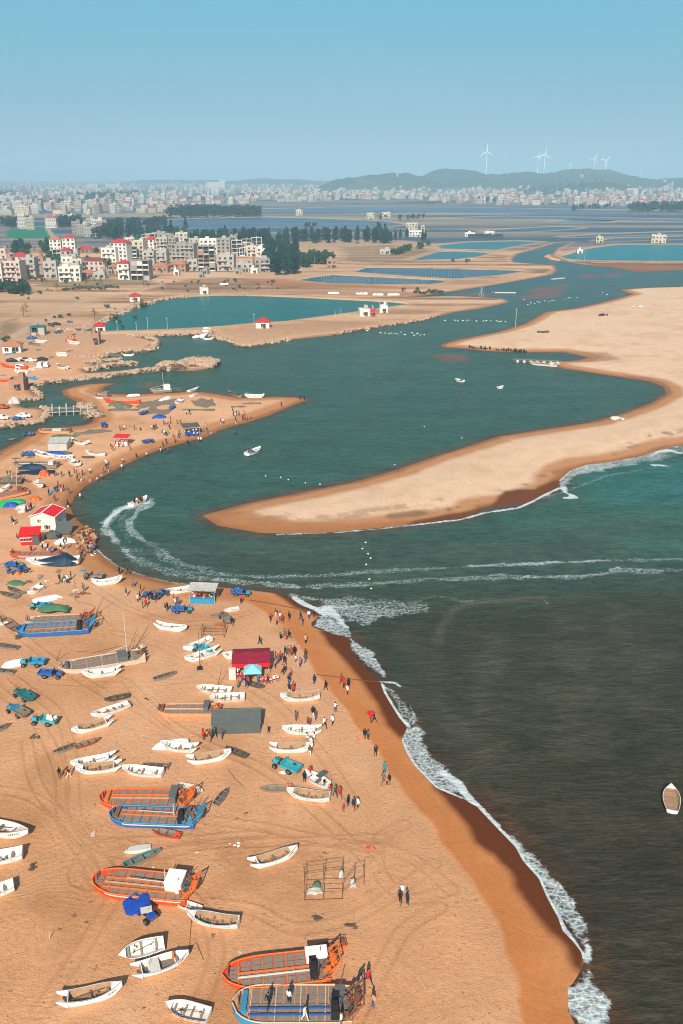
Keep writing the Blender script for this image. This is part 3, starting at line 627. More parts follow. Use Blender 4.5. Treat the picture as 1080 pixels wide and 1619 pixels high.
# ================================================================== object toolkit
class MB:
    """collects shapes for ONE mesh object"""
    def __init__(s): s.V = []; s.F = []; s.M = []
    def add(s, vs, fs, m=0):
        k = len(s.V); s.V += [tuple(v) for v in vs]
        for f in fs: s.F.append([k + i for i in f]); s.M.append(m)
    def box(s, c, d, rz=0.0, m=0, top=1.0, ry=0.0, rx=0.0):
        hx, hy, hz = d[0] / 2, d[1] / 2, d[2] / 2
        M_ = Matrix.Rotation(rz, 3, 'Z') @ Matrix.Rotation(ry, 3, 'Y') @ Matrix.Rotation(rx, 3, 'X')
        vs = []
        for z in (-hz, hz):
            t = top if z > 0 else 1.0
            for x, y in ((-hx, -hy), (hx, -hy), (hx, hy), (-hx, hy)):
                v = M_ @ Vector((x * t, y * t, z)); vs.append((c[0] + v.x, c[1] + v.y, c[2] + v.z))
        s.add(vs, [(3, 2, 1, 0), (4, 5, 6, 7), (0, 1, 5, 4), (1, 2, 6, 5), (2, 3, 7, 6), (3, 0, 4, 7)], m)
    def tube(s, a, b, r0, r1=None, n=6, m=0, cap=True):
        r1 = r0 if r1 is None else r1
        a, b = Vector(a), Vector(b); d = (b - a)
        if d.length < 1e-6: return
        d.normalize(); u = d.orthogonal().normalized(); w = d.cross(u)
        vs = []
        for p, r in ((a, r0), (b, r1)):
            for i in range(n):
                an = 2 * math.pi * i / n; vs.append(p + u * (math.cos(an) * r) + w * (math.sin(an) * r))
        fs = [(i, (i + 1) % n, n + (i + 1) % n, n + i) for i in range(n)]
        if cap: fs += [tuple(range(n))[::-1], tuple(range(n, 2 * n))]
        s.add(vs, fs, m)
    def path(s, pts, r, n=5, m=0):
        pts = [Vector(p) for p in pts]; rings = []
        for i, p in enumerate(pts):
            d = (pts[min(i + 1, len(pts) - 1)] - pts[max(i - 1, 0)])
            if d.length < 1e-6: d = Vector((1, 0, 0))
            d.normalize(); up = Vector((0, 0, 1)) if abs(d.z) < 0.95 else Vector((1, 0, 0))
            u = d.cross(up).normalized(); w = u.cross(d)
            rings.append([p + u * (math.cos(6.2832 * k / n) * r) + w * (math.sin(6.2832 * k / n) * r) for k in range(n)])
        s.loft(rings, m)
    def loft(s, rings, m=0, closed=True, caps=True):
        n = len(rings[0]); vs = [v for r in rings for v in r]; fs = []
        for i in range(len(rings) - 1):
            for k in range(n if closed else n - 1):
                k2 = (k + 1) % n
                fs.append((i * n + k, i * n + k2, (i + 1) * n + k2, (i + 1) * n + k))
        if caps and closed: fs += [tuple(range(n))[::-1], tuple((len(rings) - 1) * n + k for k in range(n))]
        s.add(vs, fs, m)
    def ball(s, c, r, m=0, nu=8, nv=5, sq=(1, 1, 1), jit=0.0):
        vs = [(c[0], c[1], c[2] + r * sq[2])]; fs = []
        for j in range(1, nv):
            t = math.pi * j / nv
            for i in range(nu):
                p = 2 * math.pi * i / nu; k = 1 + (rnd.random() - 0.5) * jit
                vs.append((c[0] + r * k * sq[0] * math.sin(t) * math.cos(p), c[1] + r * k * sq[1] * math.sin(t) * math.sin(p), c[2] + r * k * sq[2] * math.cos(t)))
        vs.append((c[0], c[1], c[2] - r * sq[2]))
        for i in range(nu): fs.append((0, 1 + i, 1 + (i + 1) % nu))
        for j in range(nv - 2):
            for i in range(nu):
                a = 1 + j * nu + i; b = 1 + j * nu + (i + 1) % nu; fs.append((a, a + nu, b + nu, b))
        L = len(vs) - 1
        for i in range(nu): fs.append((L, L - nu + (i + 1) % nu, L - nu + i))
        s.add(vs, fs, m)
    def build(s, name, mats, parent=None, smooth=False):
        me = bpy.data.meshes.new(name); me.from_pydata(s.V, [], s.F)
        for m in (mats if isinstance(mats, (list, tuple)) else [mats]): me.materials.append(m)
        if len(me.materials) > 1: me.polygons.foreach_set('material_index', s.M)
        if smooth: me.polygons.foreach_set('use_smooth', [True] * len(s.F))
        me.update()
        o = bpy.data.objects.new(name, me); COL.objects.link(o)
        if parent is not None: o.parent = parent
        return o

_mats = {}
def mat(name, rgb, rough=0.6, var=0.25, scale=2.5, dirt=0.0, dirt_col=(0.12, 0.07, 0.04), spec=0.3, metal=0.0):
    """painted or raw surface with worn, uneven colour"""
    if name in _mats: return _mats[name]
    m, nt, b = new_mat(name)
    tc = nt.nodes.new('ShaderNodeTexCoord'); ob = tc.outputs['Object']
    a = noise(nt, ob, scale, 5, 0.65)
    v = math_n(nt, 'MULTIPLY_ADD', a, var * 2, 1 - var)
    col = mixrgb(nt, 1.0, (*rgb, 1), v, 'MULTIPLY')
    if dirt:
        d = maprange(nt, noise(nt, mapping(nt, ob, (1, 1, 0.35)), scale * 1.7, 6, 0.7), 0.52, 0.70)
        col = mixrgb(nt, math_n(nt, 'MULTIPLY', d, dirt), col, (*dirt_col, 1))
    nt.links.new(col, b.inputs['Base Color'])
    b.inputs['Roughness'].default_value = rough; b.inputs['Specular IOR Level'].default_value = spec; b.inputs['Metallic'].default_value = metal
    _mats[name] = m
    return m
W_ = dict(
 white=mat('white_paint', (0.86, 0.85, 0.82), 0.45, 0.06, 1.5, 0.22, (0.46, 0.38, 0.30)),
white3=mat('stained_white_paint', (0.78, 0.76, 0.71), 0.5, 0.12, 2.2, 0.6, (0.40, 0.28, 0.18)),
 white2=mat('old_white_paint', (0.62, 0.60, 0.55), 0.6, 0.2, 2.0, 0.5, (0.30, 0.22, 0.15)),
 inner=mat('pale_boat_inside', (0.70, 0.67, 0.62), 0.7, 0.15, 2.5, 0.5, (0.30, 0.21, 0.13)),
 brown=mat('sandy_boat_floor', (0.40, 0.24, 0.13), 0.8, 0.3, 2.5, 0.6, (0.12, 0.06, 0.03)),
 wood=mat('grey_weathered_wood', (0.25, 0.20, 0.155), 0.85, 0.35, 4, 0.5),
 dwood=mat('dark_wet_wood', (0.085, 0.07, 0.055), 0.8, 0.35, 4),
 rwood=mat('red_brown_wood', (0.24, 0.09, 0.045), 0.8, 0.3, 3),
 plank=mat('grey_deck_boards', (0.26, 0.20, 0.155), 0.85, 0.4, 3.2, 0.6, (0.11, 0.07, 0.05)),
 black=mat('black_paint', (0.018, 0.018, 0.02), 0.55, 0.3),
 rub=mat('dark_rubber', (0.02, 0.02, 0.02), 0.85, 0.3),
 steel=mat('rusty_steel', (0.20, 0.13, 0.09), 0.6, 0.4, 5, 0.5, (0.2, 0.06, 0.02)),
 iron=mat('grey_iron', (0.13, 0.13, 0.13), 0.5, 0.4, 4, 0.4),
 orange=mat('orange_paint', (0.78, 0.17, 0.025), 0.5, 0.2, 2.5, 0.6, (0.30, 0.07, 0.02)),
 redor=mat('red_orange_paint', (0.80, 0.075, 0.015), 0.5, 0.15, 2.5, 0.6, (0.3, 0.04, 0.01)),
 peach=mat('faded_orange_paint', (0.66, 0.30, 0.14), 0.6, 0.2, 2.5, 0.65, (0.25, 0.10, 0.05)),
 cream=mat('cream_paint', (0.62, 0.46, 0.34), 0.6, 0.2, 2.5, 0.65, (0.30, 0.18, 0.10)),
 blue=mat('strong_blue_paint', (0.03, 0.12, 0.38), 0.5, 0.2, 2.5, 0.6, (0.04, 0.05, 0.10)),
 sky=mat('light_blue_paint', (0.03, 0.27, 0.48), 0.5, 0.2, 2.5, 0.6, (0.08, 0.09, 0.10)),
 turq=mat('turquoise_paint', (0.05, 0.36, 0.42), 0.5, 0.2, 2.5, 0.6, (0.10, 0.10, 0.09)),
 teal=mat('dark_teal_paint', (0.03, 0.17, 0.17), 0.55, 0.25, 2.5, 0.4, (0.07, 0.06, 0.05)),
 tarp=mat('dark_blue_tarpaulin', (0.006, 0.03, 0.065), 0.6, 0.3, 1.2),
 btarp=mat('bright_blue_tarpaulin', (0.015, 0.075, 0.42), 0.5, 0.25, 1.2),
 gtarp=mat('green_tarpaulin', (0.02, 0.42, 0.12), 0.55, 0.25, 1.2),
 canvas=mat('grey_green_canvas', (0.085, 0.10, 0.095), 0.8, 0.2, 0.8, 0.25, (0.16, 0.13, 0.10)),
 wcanvas=mat('pale_grey_canvas', (0.50, 0.49, 0.45), 0.8, 0.25, 0.9, 0.5, (0.26, 0.21, 0.16)),
 red=mat('bright_red_sheet', (0.72, 0.012, 0.015), 0.5, 0.15, 1.0),
 dred=mat('dark_red_canvas', (0.26, 0.012, 0.035), 0.65, 0.2, 0.8),
 aqua=mat('aqua_canopy_cloth', (0.22, 0.62, 0.68), 0.6, 0.15, 1.0),
 green=mat('green_netting', (0.06, 0.16, 0.08), 0.9, 0.5, 5),
 net=mat('grey_green_netting', (0.20, 0.165, 0.115), 0.95, 0.5, 4, 0.5, (0.20, 0.13, 0.08)),
 bnet=mat('brown_netting', (0.27, 0.18, 0.115), 0.95, 0.4, 4, 0.5),
 grey=mat('pale_concrete', (0.42, 0.39, 0.34), 0.9, 0.2, 0.4, 0.45, (0.22, 0.19, 0.16)),
 dgrey=mat('bare_concrete', (0.30, 0.275, 0.24), 0.9, 0.25, 0.4, 0.5, (0.17, 0.14, 0.12)),
 wall=mat('white_render', (0.64, 0.62, 0.57), 0.8, 0.15, 0.4, 0.55, (0.42, 0.37, 0.31)),
 pink=mat('pale_pink_render', (0.56, 0.44, 0.37), 0.8, 0.12, 0.4, 0.3, (0.42, 0.30, 0.22)),
 creamw=mat('cream_render', (0.54, 0.48, 0.38), 0.8, 0.12, 0.4, 0.35, (0.40, 0.32, 0.24)),
 brick=mat('orange_brick', (0.36, 0.20, 0.125), 0.9, 0.25, 0.6, 0.4, (0.30, 0.20, 0.14)),
 rroof=mat('red_roof_tiles', (0.46, 0.03, 0.035), 0.6, 0.2, 0.6, 0.3, (0.25, 0.03, 0.03)),
 mroof=mat('maroon_roof_tiles', (0.20, 0.045, 0.04), 0.7, 0.25, 0.6),
 oroof=mat('orange_roof_tiles', (0.42, 0.17, 0.09), 0.7, 0.25, 0.6),
 glass=mat('dark_window_glass', (0.025, 0.035, 0.045), 0.15, 0.3, 1.0, spec=0.5),
 hollow=mat('dark_opening_shade', (0.035, 0.032, 0.03), 0.9, 0.3, 1.0),  # shade inside openings, put into a dark colour
 bglass=mat('blue_window_glass', (0.02, 0.06, 0.16), 0.15, 0.3, 1.0, spec=0.5),
 rock=mat('pale_breakwater_rock', (0.44, 0.31, 0.21), 0.9, 0.45, 0.6, 0.5, (0.14, 0.09, 0.06)),
 wrock=mat('wet_dark_rock', (0.12, 0.08, 0.055), 0.8, 0.4, 0.8),
 bark=mat('grey_bark', (0.10, 0.08, 0.06), 0.9, 0.3, 3),
 skin=mat('bare_skin', (0.46, 0.25, 0.16), 0.6, 0.05),  # plain skin colour
 hair=mat('black_hair', (0.012, 0.010, 0.009), 0.5, 0.2),
 rope=mat('brown_rope', (0.10, 0.055, 0.03), 0.9, 0.3, 6),
 bamboo=mat('bamboo_pole', (0.13, 0.085, 0.05), 0.7, 0.3, 3),
 pole=mat('pale_pole', (0.50, 0.47, 0.42), 0.6, 0.2, 2),
 rust=mat('rust_red_paint', (0.40, 0.075, 0.035), 0.7, 0.3, 2.5, 0.4),
)

# ------------------------------------------------------------------ registering things
THINGS = []
def reg(o, label, cat, group=None, px=None, rel=True):
    o['label'] = label; o['category'] = cat
    if group: o['group'] = group
    THINGS.append(dict(o=o, px=px, rel=rel))
    return o
def empty(name, loc=(0, 0, 0), rz=0.0):
    o = bpy.data.objects.new(name, None); COL.objects.link(o); o.empty_display_size = 0.3
    o.location = loc; o.rotation_euler = (0, 0, rz); return o
def kids(o): return _kids.get(o.name, [])
_kids = {}
def copy_tree(o, parent=None):
    c = o.copy(); COL.objects.link(c)
    if parent is not None: c.parent = parent
    for ch in list(o.children): copy_tree(ch, c)
    return c
_first = {}
def place(key, fn, loc, rz=0.0, sc=1.0, tilt=(0, 0)):
    """build the thing the first time, copy it and its parts afterwards"""
    if key not in _first:
        o = fn(); _first[key] = o
    else: o = copy_tree(_first[key])
    o.location = loc; o.rotation_euler = (tilt[0], tilt[1], rz)
    o.scale = sc if isinstance(sc, tuple) else (sc, sc, sc)
    return o

# ------------------------------------------------------------------ white sampans
def hull_shape(L, B, H, bow=0.75, stern=0.35, n=18, cut=0.0, tail=0.72, tip=0.05, full=2.3):
    st = []
    for i in range(n + 1):
        t = i / n
        w = (tail + (1 - tail) * math.sin(min(t / 0.5, 1) * math.pi / 2)) if t < 0.5 else max(tip, 1 - ((t - 0.5) / 0.5) ** full)
        w *= B / 2
        zt = H * (1 + bow * max(0, (t - 0.42) / 0.58) ** 2 + stern * max(0, (0.42 - t) / 0.42) ** 2)
        zk = H * (0.95 * max(0, (t - 0.72) / 0.28) ** 2 * (0.6 + bow * 0.6) + 0.25 * max(0, (0.25 - t) / 0.25) ** 2)
        st.append((-L / 2 + L * t, w, zt, min(zk, zt - 0.12)))
    return st
def sampan(name, L=6.2, B=1.8, H=0.92, bow=0.62, stern=0.42, horns=True, inner='inner', rail='iron', shell='white', thw=3, tail=0.72, extra=None):
    root = empty(name)
    st = hull_shape(L, B, H, bow, stern, 18, tail=tail)
    k0 = 3 if horns else 0
    hb = MB(); th = 0.055
    for sd in (1, -1):
        for i in range(len(st) - 1):
            for (x, w, zt, zk), (x2, w2, zt2, zk2) in ((st[i], st[i + 1]),):
                def sec(x, w, zt, zk):
                    ch = zk + (zt - zk) * 0.30
                    return [(x, 0, zk), (x, sd * w * 0.58, zk + 0.03), (x, sd * w * 0.80, ch), (x, sd * w, zt), (x, sd * (max(w - th, 0.0)), zt), (x, sd * max(w * 0.80 - th, 0.0), ch + 0.16), (x, sd * max(w * 0.7 - th, 0.0), zk + 0.30), (x, 0, zk + 0.28)]
                a, b = sec(x, w, zt, zk), sec(x2, w2, zt2, zk2)
                if i < k0:      # only the upswept side planks run on behind the transom
                    lo, lo2 = zt - (zt - zk) * (0.25 + 0.5 * i / k0), zt2 - (zt2 - zk2) * (0.25 + 0.5 * (i + 1) / k0)
                    q = [(x, sd * w, zt), (x2, sd * w2, zt2), (x2, sd * w2 * 0.96, lo2), (x, sd * w * 0.96, lo)]
                    q2 = [(p[0], p[1] - sd * th, p[2]) for p in q]
                    hb.add(q + q2, [(0, 1, 2, 3), (7, 6, 5, 4), (0, 4, 5, 1), (3, 2, 6, 7), (0, 3, 7, 4), (1, 5, 6, 2)], 0)
                    continue
                for s_ in range(7):
                    m = 0 if s_ < 4 else 1
                    f = (0, 1, 2, 3) if sd < 0 else (3, 2, 1, 0)
                    hb.add([a[s_], a[s_ + 1], b[s_ + 1], b[s_]], [f], m)
    x, w, zt, zk = st[k0]
    tp = [(x, -w, zt), (x, -w * 0.85, zk + 0.1), (x, 0, zk), (x, w * 0.85, zk + 0.1), (x, w, zt), (x, 0, zt - 0.06)]
    tp2 = [(p[0] + 0.07, p[1], p[2]) for p in tp]
    hb.add(tp + tp2, [(0, 1, 2, 3, 4, 5), (11, 10, 9, 8, 7, 6), (5, 4, 10, 11), (0, 5, 11, 6)], 0)
    hb.build('hull', [W_[shell], W_[inner]], root)
    rb = MB()
    for sd in (1, -1): rb.path([(x, sd * (w + 0.015), zt - 0.015) for x, w, zt, zk in st], 0.035, 4)
    rb.build('rub_rail', W_[rail], root)
    for k in range(thw):
        t = 0.22 + 0.56 * k / max(1, thw - 1); i = int(t * 18)
        x, w, zt, zk = st[i]
        tb = MB(); tb.box((x, 0, zk + (zt - zk) * 0.62), (0.26, 2 * w * 0.93, 0.05)); tb.build('thwart', W_['wood'], root)
    x, w, zt, zk = st[-2]
    fd = MB(); a, b = st[-4], st[-1]
    fd.add([(a[0], -a[1] * 0.9, a[2] - 0.06), (a[0], a[1] * 0.9, a[2] - 0.06), (b[0], b[1], b[2] - 0.03), (b[0], -b[1], b[2] - 0.03)], [(0, 1, 2, 3)])
    fd.build('foredeck', W_[shell], root)
    mk = MB()
    for sd in (1, -1):
        for k in range(5):
            t = 0.80 + 0.022 * k; i = min(int(t * 18), 17); f = t * 18 - i
            x = st[i][0] + (st[i + 1][0] - st[i][0]) * f; w = st[i][1] + (st[i + 1][1] - st[i][1]) * f; zt = st[i][2] + (st[i + 1][2] - st[i][2]) * f; zk = st[i][3] + (st[i + 1][3] - st[i][3]) * f
            z0 = zk + (zt - zk) * 0.62; wz = w * (0.80 + 0.20 * (0.62 - 0.3) / 0.7)
            mk.box((x, sd * (wz + 0.012), z0), (0.07, 0.02, 0.14))
            if k % 2: mk.box((x, sd * (wz + 0.012), z0 + 0.05), (0.12, 0.02, 0.03))
    mk.build('registration_mark', W_['black'], root)
    if extra: extra(root, st)
    return root
def x_clutter(root, st):
    for k in range(3):
        c = MB(); x, w, zt, zk = st[6 + 3 * k]
        for j in range(7): c.ball((x + rnd.uniform(-.45, .45), rnd.uniform(-.5, .5) * w, zk + 0.28), rnd.uniform(.10, .22), j % 2, 6, 4, jit=0.5)
        c.build('gear_heap', [W_[('net', 'rwood', 'bnet')[k]], W_[('dwood', 'peach', 'green')[k]]], root)
def x_motor(root, st):
    x, w, zt, zk = st[3]
    m = MB(); m.box((x - 0.05, 0, zt + 0.18), (0.34, 0.30, 0.42), top=0.8); m.build('outboard_motor', W_['black'], root)
    m = MB(); m.tube((x - 0.1, 0, zt), (x - 0.25, 0, zk - 0.05), 0.06); m.build('motor_leg', W_['iron'], root)
    m = MB(); m.box((st[8][0], 0, st[8][3] + 0.35), (0.6, st[8][1] * 1.3, 0.42)); m.build('engine_box', W_['iron'], root)
def x_cabin(root, st):
    x, w, zt, zk = st[5]
    m = MB()
    for sx in (-.5, .5):
        for sy in (-1, 1): m.tube((x + sx, sy * w * .8, zt - .1), (x + sx, sy * w * .8, zt + 1.1), .025)
    m.build('canopy_frame', W_['iron'], root)
    m = MB(); m.box((x, 0, zt + 1.13), (1.25, w * 1.7, .06)); m.build('canopy', W_['canvas'], root)
    x_motor(root, st)
def x_working(root, st):
    x, w, zt, zk = st[7]
    m = MB(); m.box((x, 0, zt - 0.12), (1.1, 2 * w * 0.9, 0.1)); m.build('middle_deck', W_['white2'], root)
    m = MB(); m.box((st[11][0], 0, st[11][3] + 0.22), (1.6, st[11][1] * 1.4, 0.22)); m.build('net_pile', W_['net'], root)
    m = MB(); m.box((st[13][0], 0.1, st[13][2] + 0.2), (0.25, 0.3, 0.8), top=.6); m.ball((st[13][0], .1, st[13][2] + .65), .14); m.build('gear_bundle', W_['orange'], root)
    m = MB(); m.tube((st[5][0], -.2, zt - .1), (st[5][0] - .1, -.2, zt + 1.9), .025); m.tube((st[6][0], .3, zt - .1), (st[6][0], .3, zt + 1.5), .02); m.build('pole', W_['pole'], root)
    m = MB(); m.box((st[4][0], 0, st[4][3] + .35), (.5, .5, .4)); m.build('engine_box', W_['iron'], root)
def x_seat(root, st):
    m = MB(); m.box((st[8][0], 0, st[8][3] + .35), (.7, st[8][1] * 1.2, .3)); m.build('seat', W_['red'], root)
    x_motor(root, st)
def x_light(root, st):
    rr = random.Random(len(bpy.data.objects))
    for k in range(2):
        c = MB(); x, w, zt, zk = st[4 + 7 * k]
        for j in range(5): c.ball((x + rr.uniform(-.4, .4), rr.uniform(-.5, .5) * w, zk + (zt - zk) * .4), rr.uniform(.07, .16), j % 2, 6, 4, jit=0.5)
        c.build('gear_heap', [W_[('net', 'bnet')[k]], W_[('dwood', 'rwood')[k]]], root)
    m = MB(); a, b = st[4], st[13]; m.tube((a[0], -.3 * a[1], a[3] + .72 * (a[2] - a[3])), (b[0], .35 * b[1], b[3] + .75 * (b[2] - b[3])), .03); m.build('oar', W_['bamboo'], root)
SAMPANS = {
 'horned': lambda: sampan('sampan', extra=x_light),
 'brown': lambda: sampan('sampan', inner='brown', extra=x_light),
 'square': lambda: sampan('sampan', horns=False, stern=0.25, tail=0.8, rail='iron', extra=x_light),
 'gear': lambda: sampan('sampan', inner='brown', extra=x_clutter),
 'geary': lambda: sampan('sampan', horns=False, tail=0.78, stern=0.3, extra=x_clutter),
 'working': lambda: sampan('sampan', B=2.0, extra=x_working, rail='blue', thw=2),
 'canopy': lambda: sampan('motor_boat', B=1.9, horns=False, bow=.5, stern=.1, extra=x_cabin, thw=2),
 'horned2': lambda: sampan('sampan', L=6.2, B=1.65, H=1.02, bow=.8, stern=.6, shell='white3', rail='blue', extra=x_clutter),
 'square2': lambda: sampan('sampan', B=1.95, H=.85, bow=.5, horns=False, stern=.12, tail=.86, shell='white3', rail='rust', thw=4, extra=x_light),
 'brown2': lambda: sampan('sampan', B=1.9, H=.88, bow=.75, stern=.3, tail=.78, inner='wood', rail='wood', shell='white3', thw=4, extra=x_clutter),
 'geary2': lambda: sampan('sampan', horns=False, B=1.7, H=.98, bow=.8, tail=.7, stern=.45, shell='white3', rail='sky', inner='brown', extra=x_clutter),
 'motor': lambda: sampan('motor_boat', B=1.8, horns=False, bow=.45, stern=.1, extra=x_motor, thw=2, tail=.85),
 'red_seat': lambda: sampan('motor_boat', B=2.1, horns=True, bow=.35, stern=.2, extra=x_seat, thw=1, tail=.8),
 'wooden': lambda: sampan('rowing_boat', B=2.2, H=.7, horns=False, bow=.4, stern=.15, inner='brown', thw=4, tail=.66),
 'greyhull': lambda: sampan('motor_boat', B=2.0, horns=False, bow=.5, stern=.2, extra=x_motor, shell='wood', inner='dwood', tail=.8),
 'orangehull': lambda: sampan('sampan', B=1.5, horns=False, bow=.7, stern=.5, shell='redor', inner='brown', rail='redor', tail=.6),
}
def deck_point(px, py, h=0.5):
    x, y, z = G(px, py); return Vector((*P(px, py, z + h), z))
def put_boat(kind, a, b, label, cat='boat', lean=None, W=None, h=0.5, roll=0.0, afloat=False, group=None, Lmin=None):
    """a = stern, b = bow, as seen in the photograph at gunwale height"""
    A, Bv = deck_point(*a, h), deck_point(*b, h)
    if afloat: A, Bv = Vector((*P(*a, 0.35), 0)), Vector((*P(*b, 0.35), 0))
    d = Bv - A; L = math.hypot(d.x, d.y); c = (A + Bv) / 2
    z = hgt(c.x, c.y) - 0.06 if not afloat else -0.14
    k = L / 6.2
    s = (k, min(max(k, 0.85), 1.25), min(max(k, 0.85), 1.15))
    if W: s = (k, W, s[2])
    t = (rnd.uniform(-6, 6) if lean is None else lean)
    if roll: z += 0.30
    if kind + '2' in SAMPANS and not roll and rnd.random() < .45: kind += '2'
    o = place(kind, SAMPANS[kind], (c.x, c.y, z), math.atan2(d.y, d.x), s, (R(t + roll), 0))
    if roll > 90: o.location.z = z + 0.42
    reg(o, label, cat, group, px=((a[0] + b[0]) / 2, (a[1] + b[1]) / 2)); return o

# ------------------------------------------------------------------ small flat skiffs
def skiff(shell='wood', floor='dwood', load=None):
    root = empty('skiff'); L, B, H = 4.2, 1.25, 0.38
    st = hull_shape(L, B, H, 0.35, 0.1, 10, tail=0.78, tip=0.22, full=2.6)
    hb = MB(); th = .05
    for sd in (1, -1):
        for i in range(10):
            def sec(x, w, zt, zk): return [(x, 0, zk), (x, sd * w * .86, zk), (x, sd * w, zt), (x, sd * (w - th), zt), (x, sd * (w * .86 - th), zk + .06), (x, 0, zk + .06)]
            a, b = sec(*st[i]), sec(*st[i + 1])
            for s_ in range(5):
                hb.add([a[s_], a[s_ + 1], b[s_ + 1], b[s_]], [(0, 1, 2, 3) if sd < 0 else (3, 2, 1, 0)], 0 if s_ < 3 else 1)
    for (x, w, zt, zk), dx in ((st[0], .05), (st[-1], -.05)):
        hb.box((x + dx / 2, 0, (zt + zk) / 2), (.06, 2 * w * .95, zt - zk), 0, 0)
    hb.build('hull', [W_[shell], W_[floor]], root)
    for i in (2, 5, 8):
        t = MB(); x, w, zt, zk = st[i]; t.box((x, 0, zt - .04), (.16, 2 * w * .97, .045)); t.build('thwart', W_[shell], root)
    r = MB()
    for y in (-.22, .05, .28): r.box((0, y, .085), (L * .78, .10, .03))
    r.build('floor_board', W_['wood' if floor != 'wood' else 'plank'], root)
    if load:
        g = MB()
        for j in range(9): g.ball((-L * .40 + rnd.uniform(-.3, .3), rnd.uniform(-.35, .35), .32 + rnd.uniform(0, .2)), rnd.uniform(.12, .24), 0, 6, 4, jit=.4)
        g.build('net_bundle', W_[load], root)
    return root
def put_skiff(kind, a, b, label, lean=None, flip=False):
    A, Bv = deck_point(*a, .3), deck_point(*b, .3); d = Bv - A; L = math.hypot(d.x, d.y); c = (A + Bv) / 2
    k = L / 4.2; z = hgt(c.x, c.y) - .03
    sh, fl, ld = {'grey': ('wood', 'dwood', None), 'dark': ('dwood', 'dwood', None), 'brown': ('rwood', 'bnet', None), 'pale': ('white2', 'inner', None), 'greyload': ('wood', 'wood', 'orange'), 'redrim': ('rust', 'wood', 'redor'), 'load': ('wood', 'dwood', 'net'), 'green': ('wood', 'teal', None), 'orange': ('orange', 'wood', 'rwood')}[kind]
    o = place('skiff_' + kind, lambda: skiff(sh, fl, ld), (c.x, c.y, z + (.36 if flip else 0)), math.atan2(d.y, d.x), (k, min(max(k, .8), 1.3), 1), (R((180 if flip else 0) + (rnd.uniform(-5, 5) if lean is None else lean)), 0))
    reg(o, label, 'skiff', None, px=((a[0] + b[0]) / 2, (a[1] + b[1]) / 2)); return o

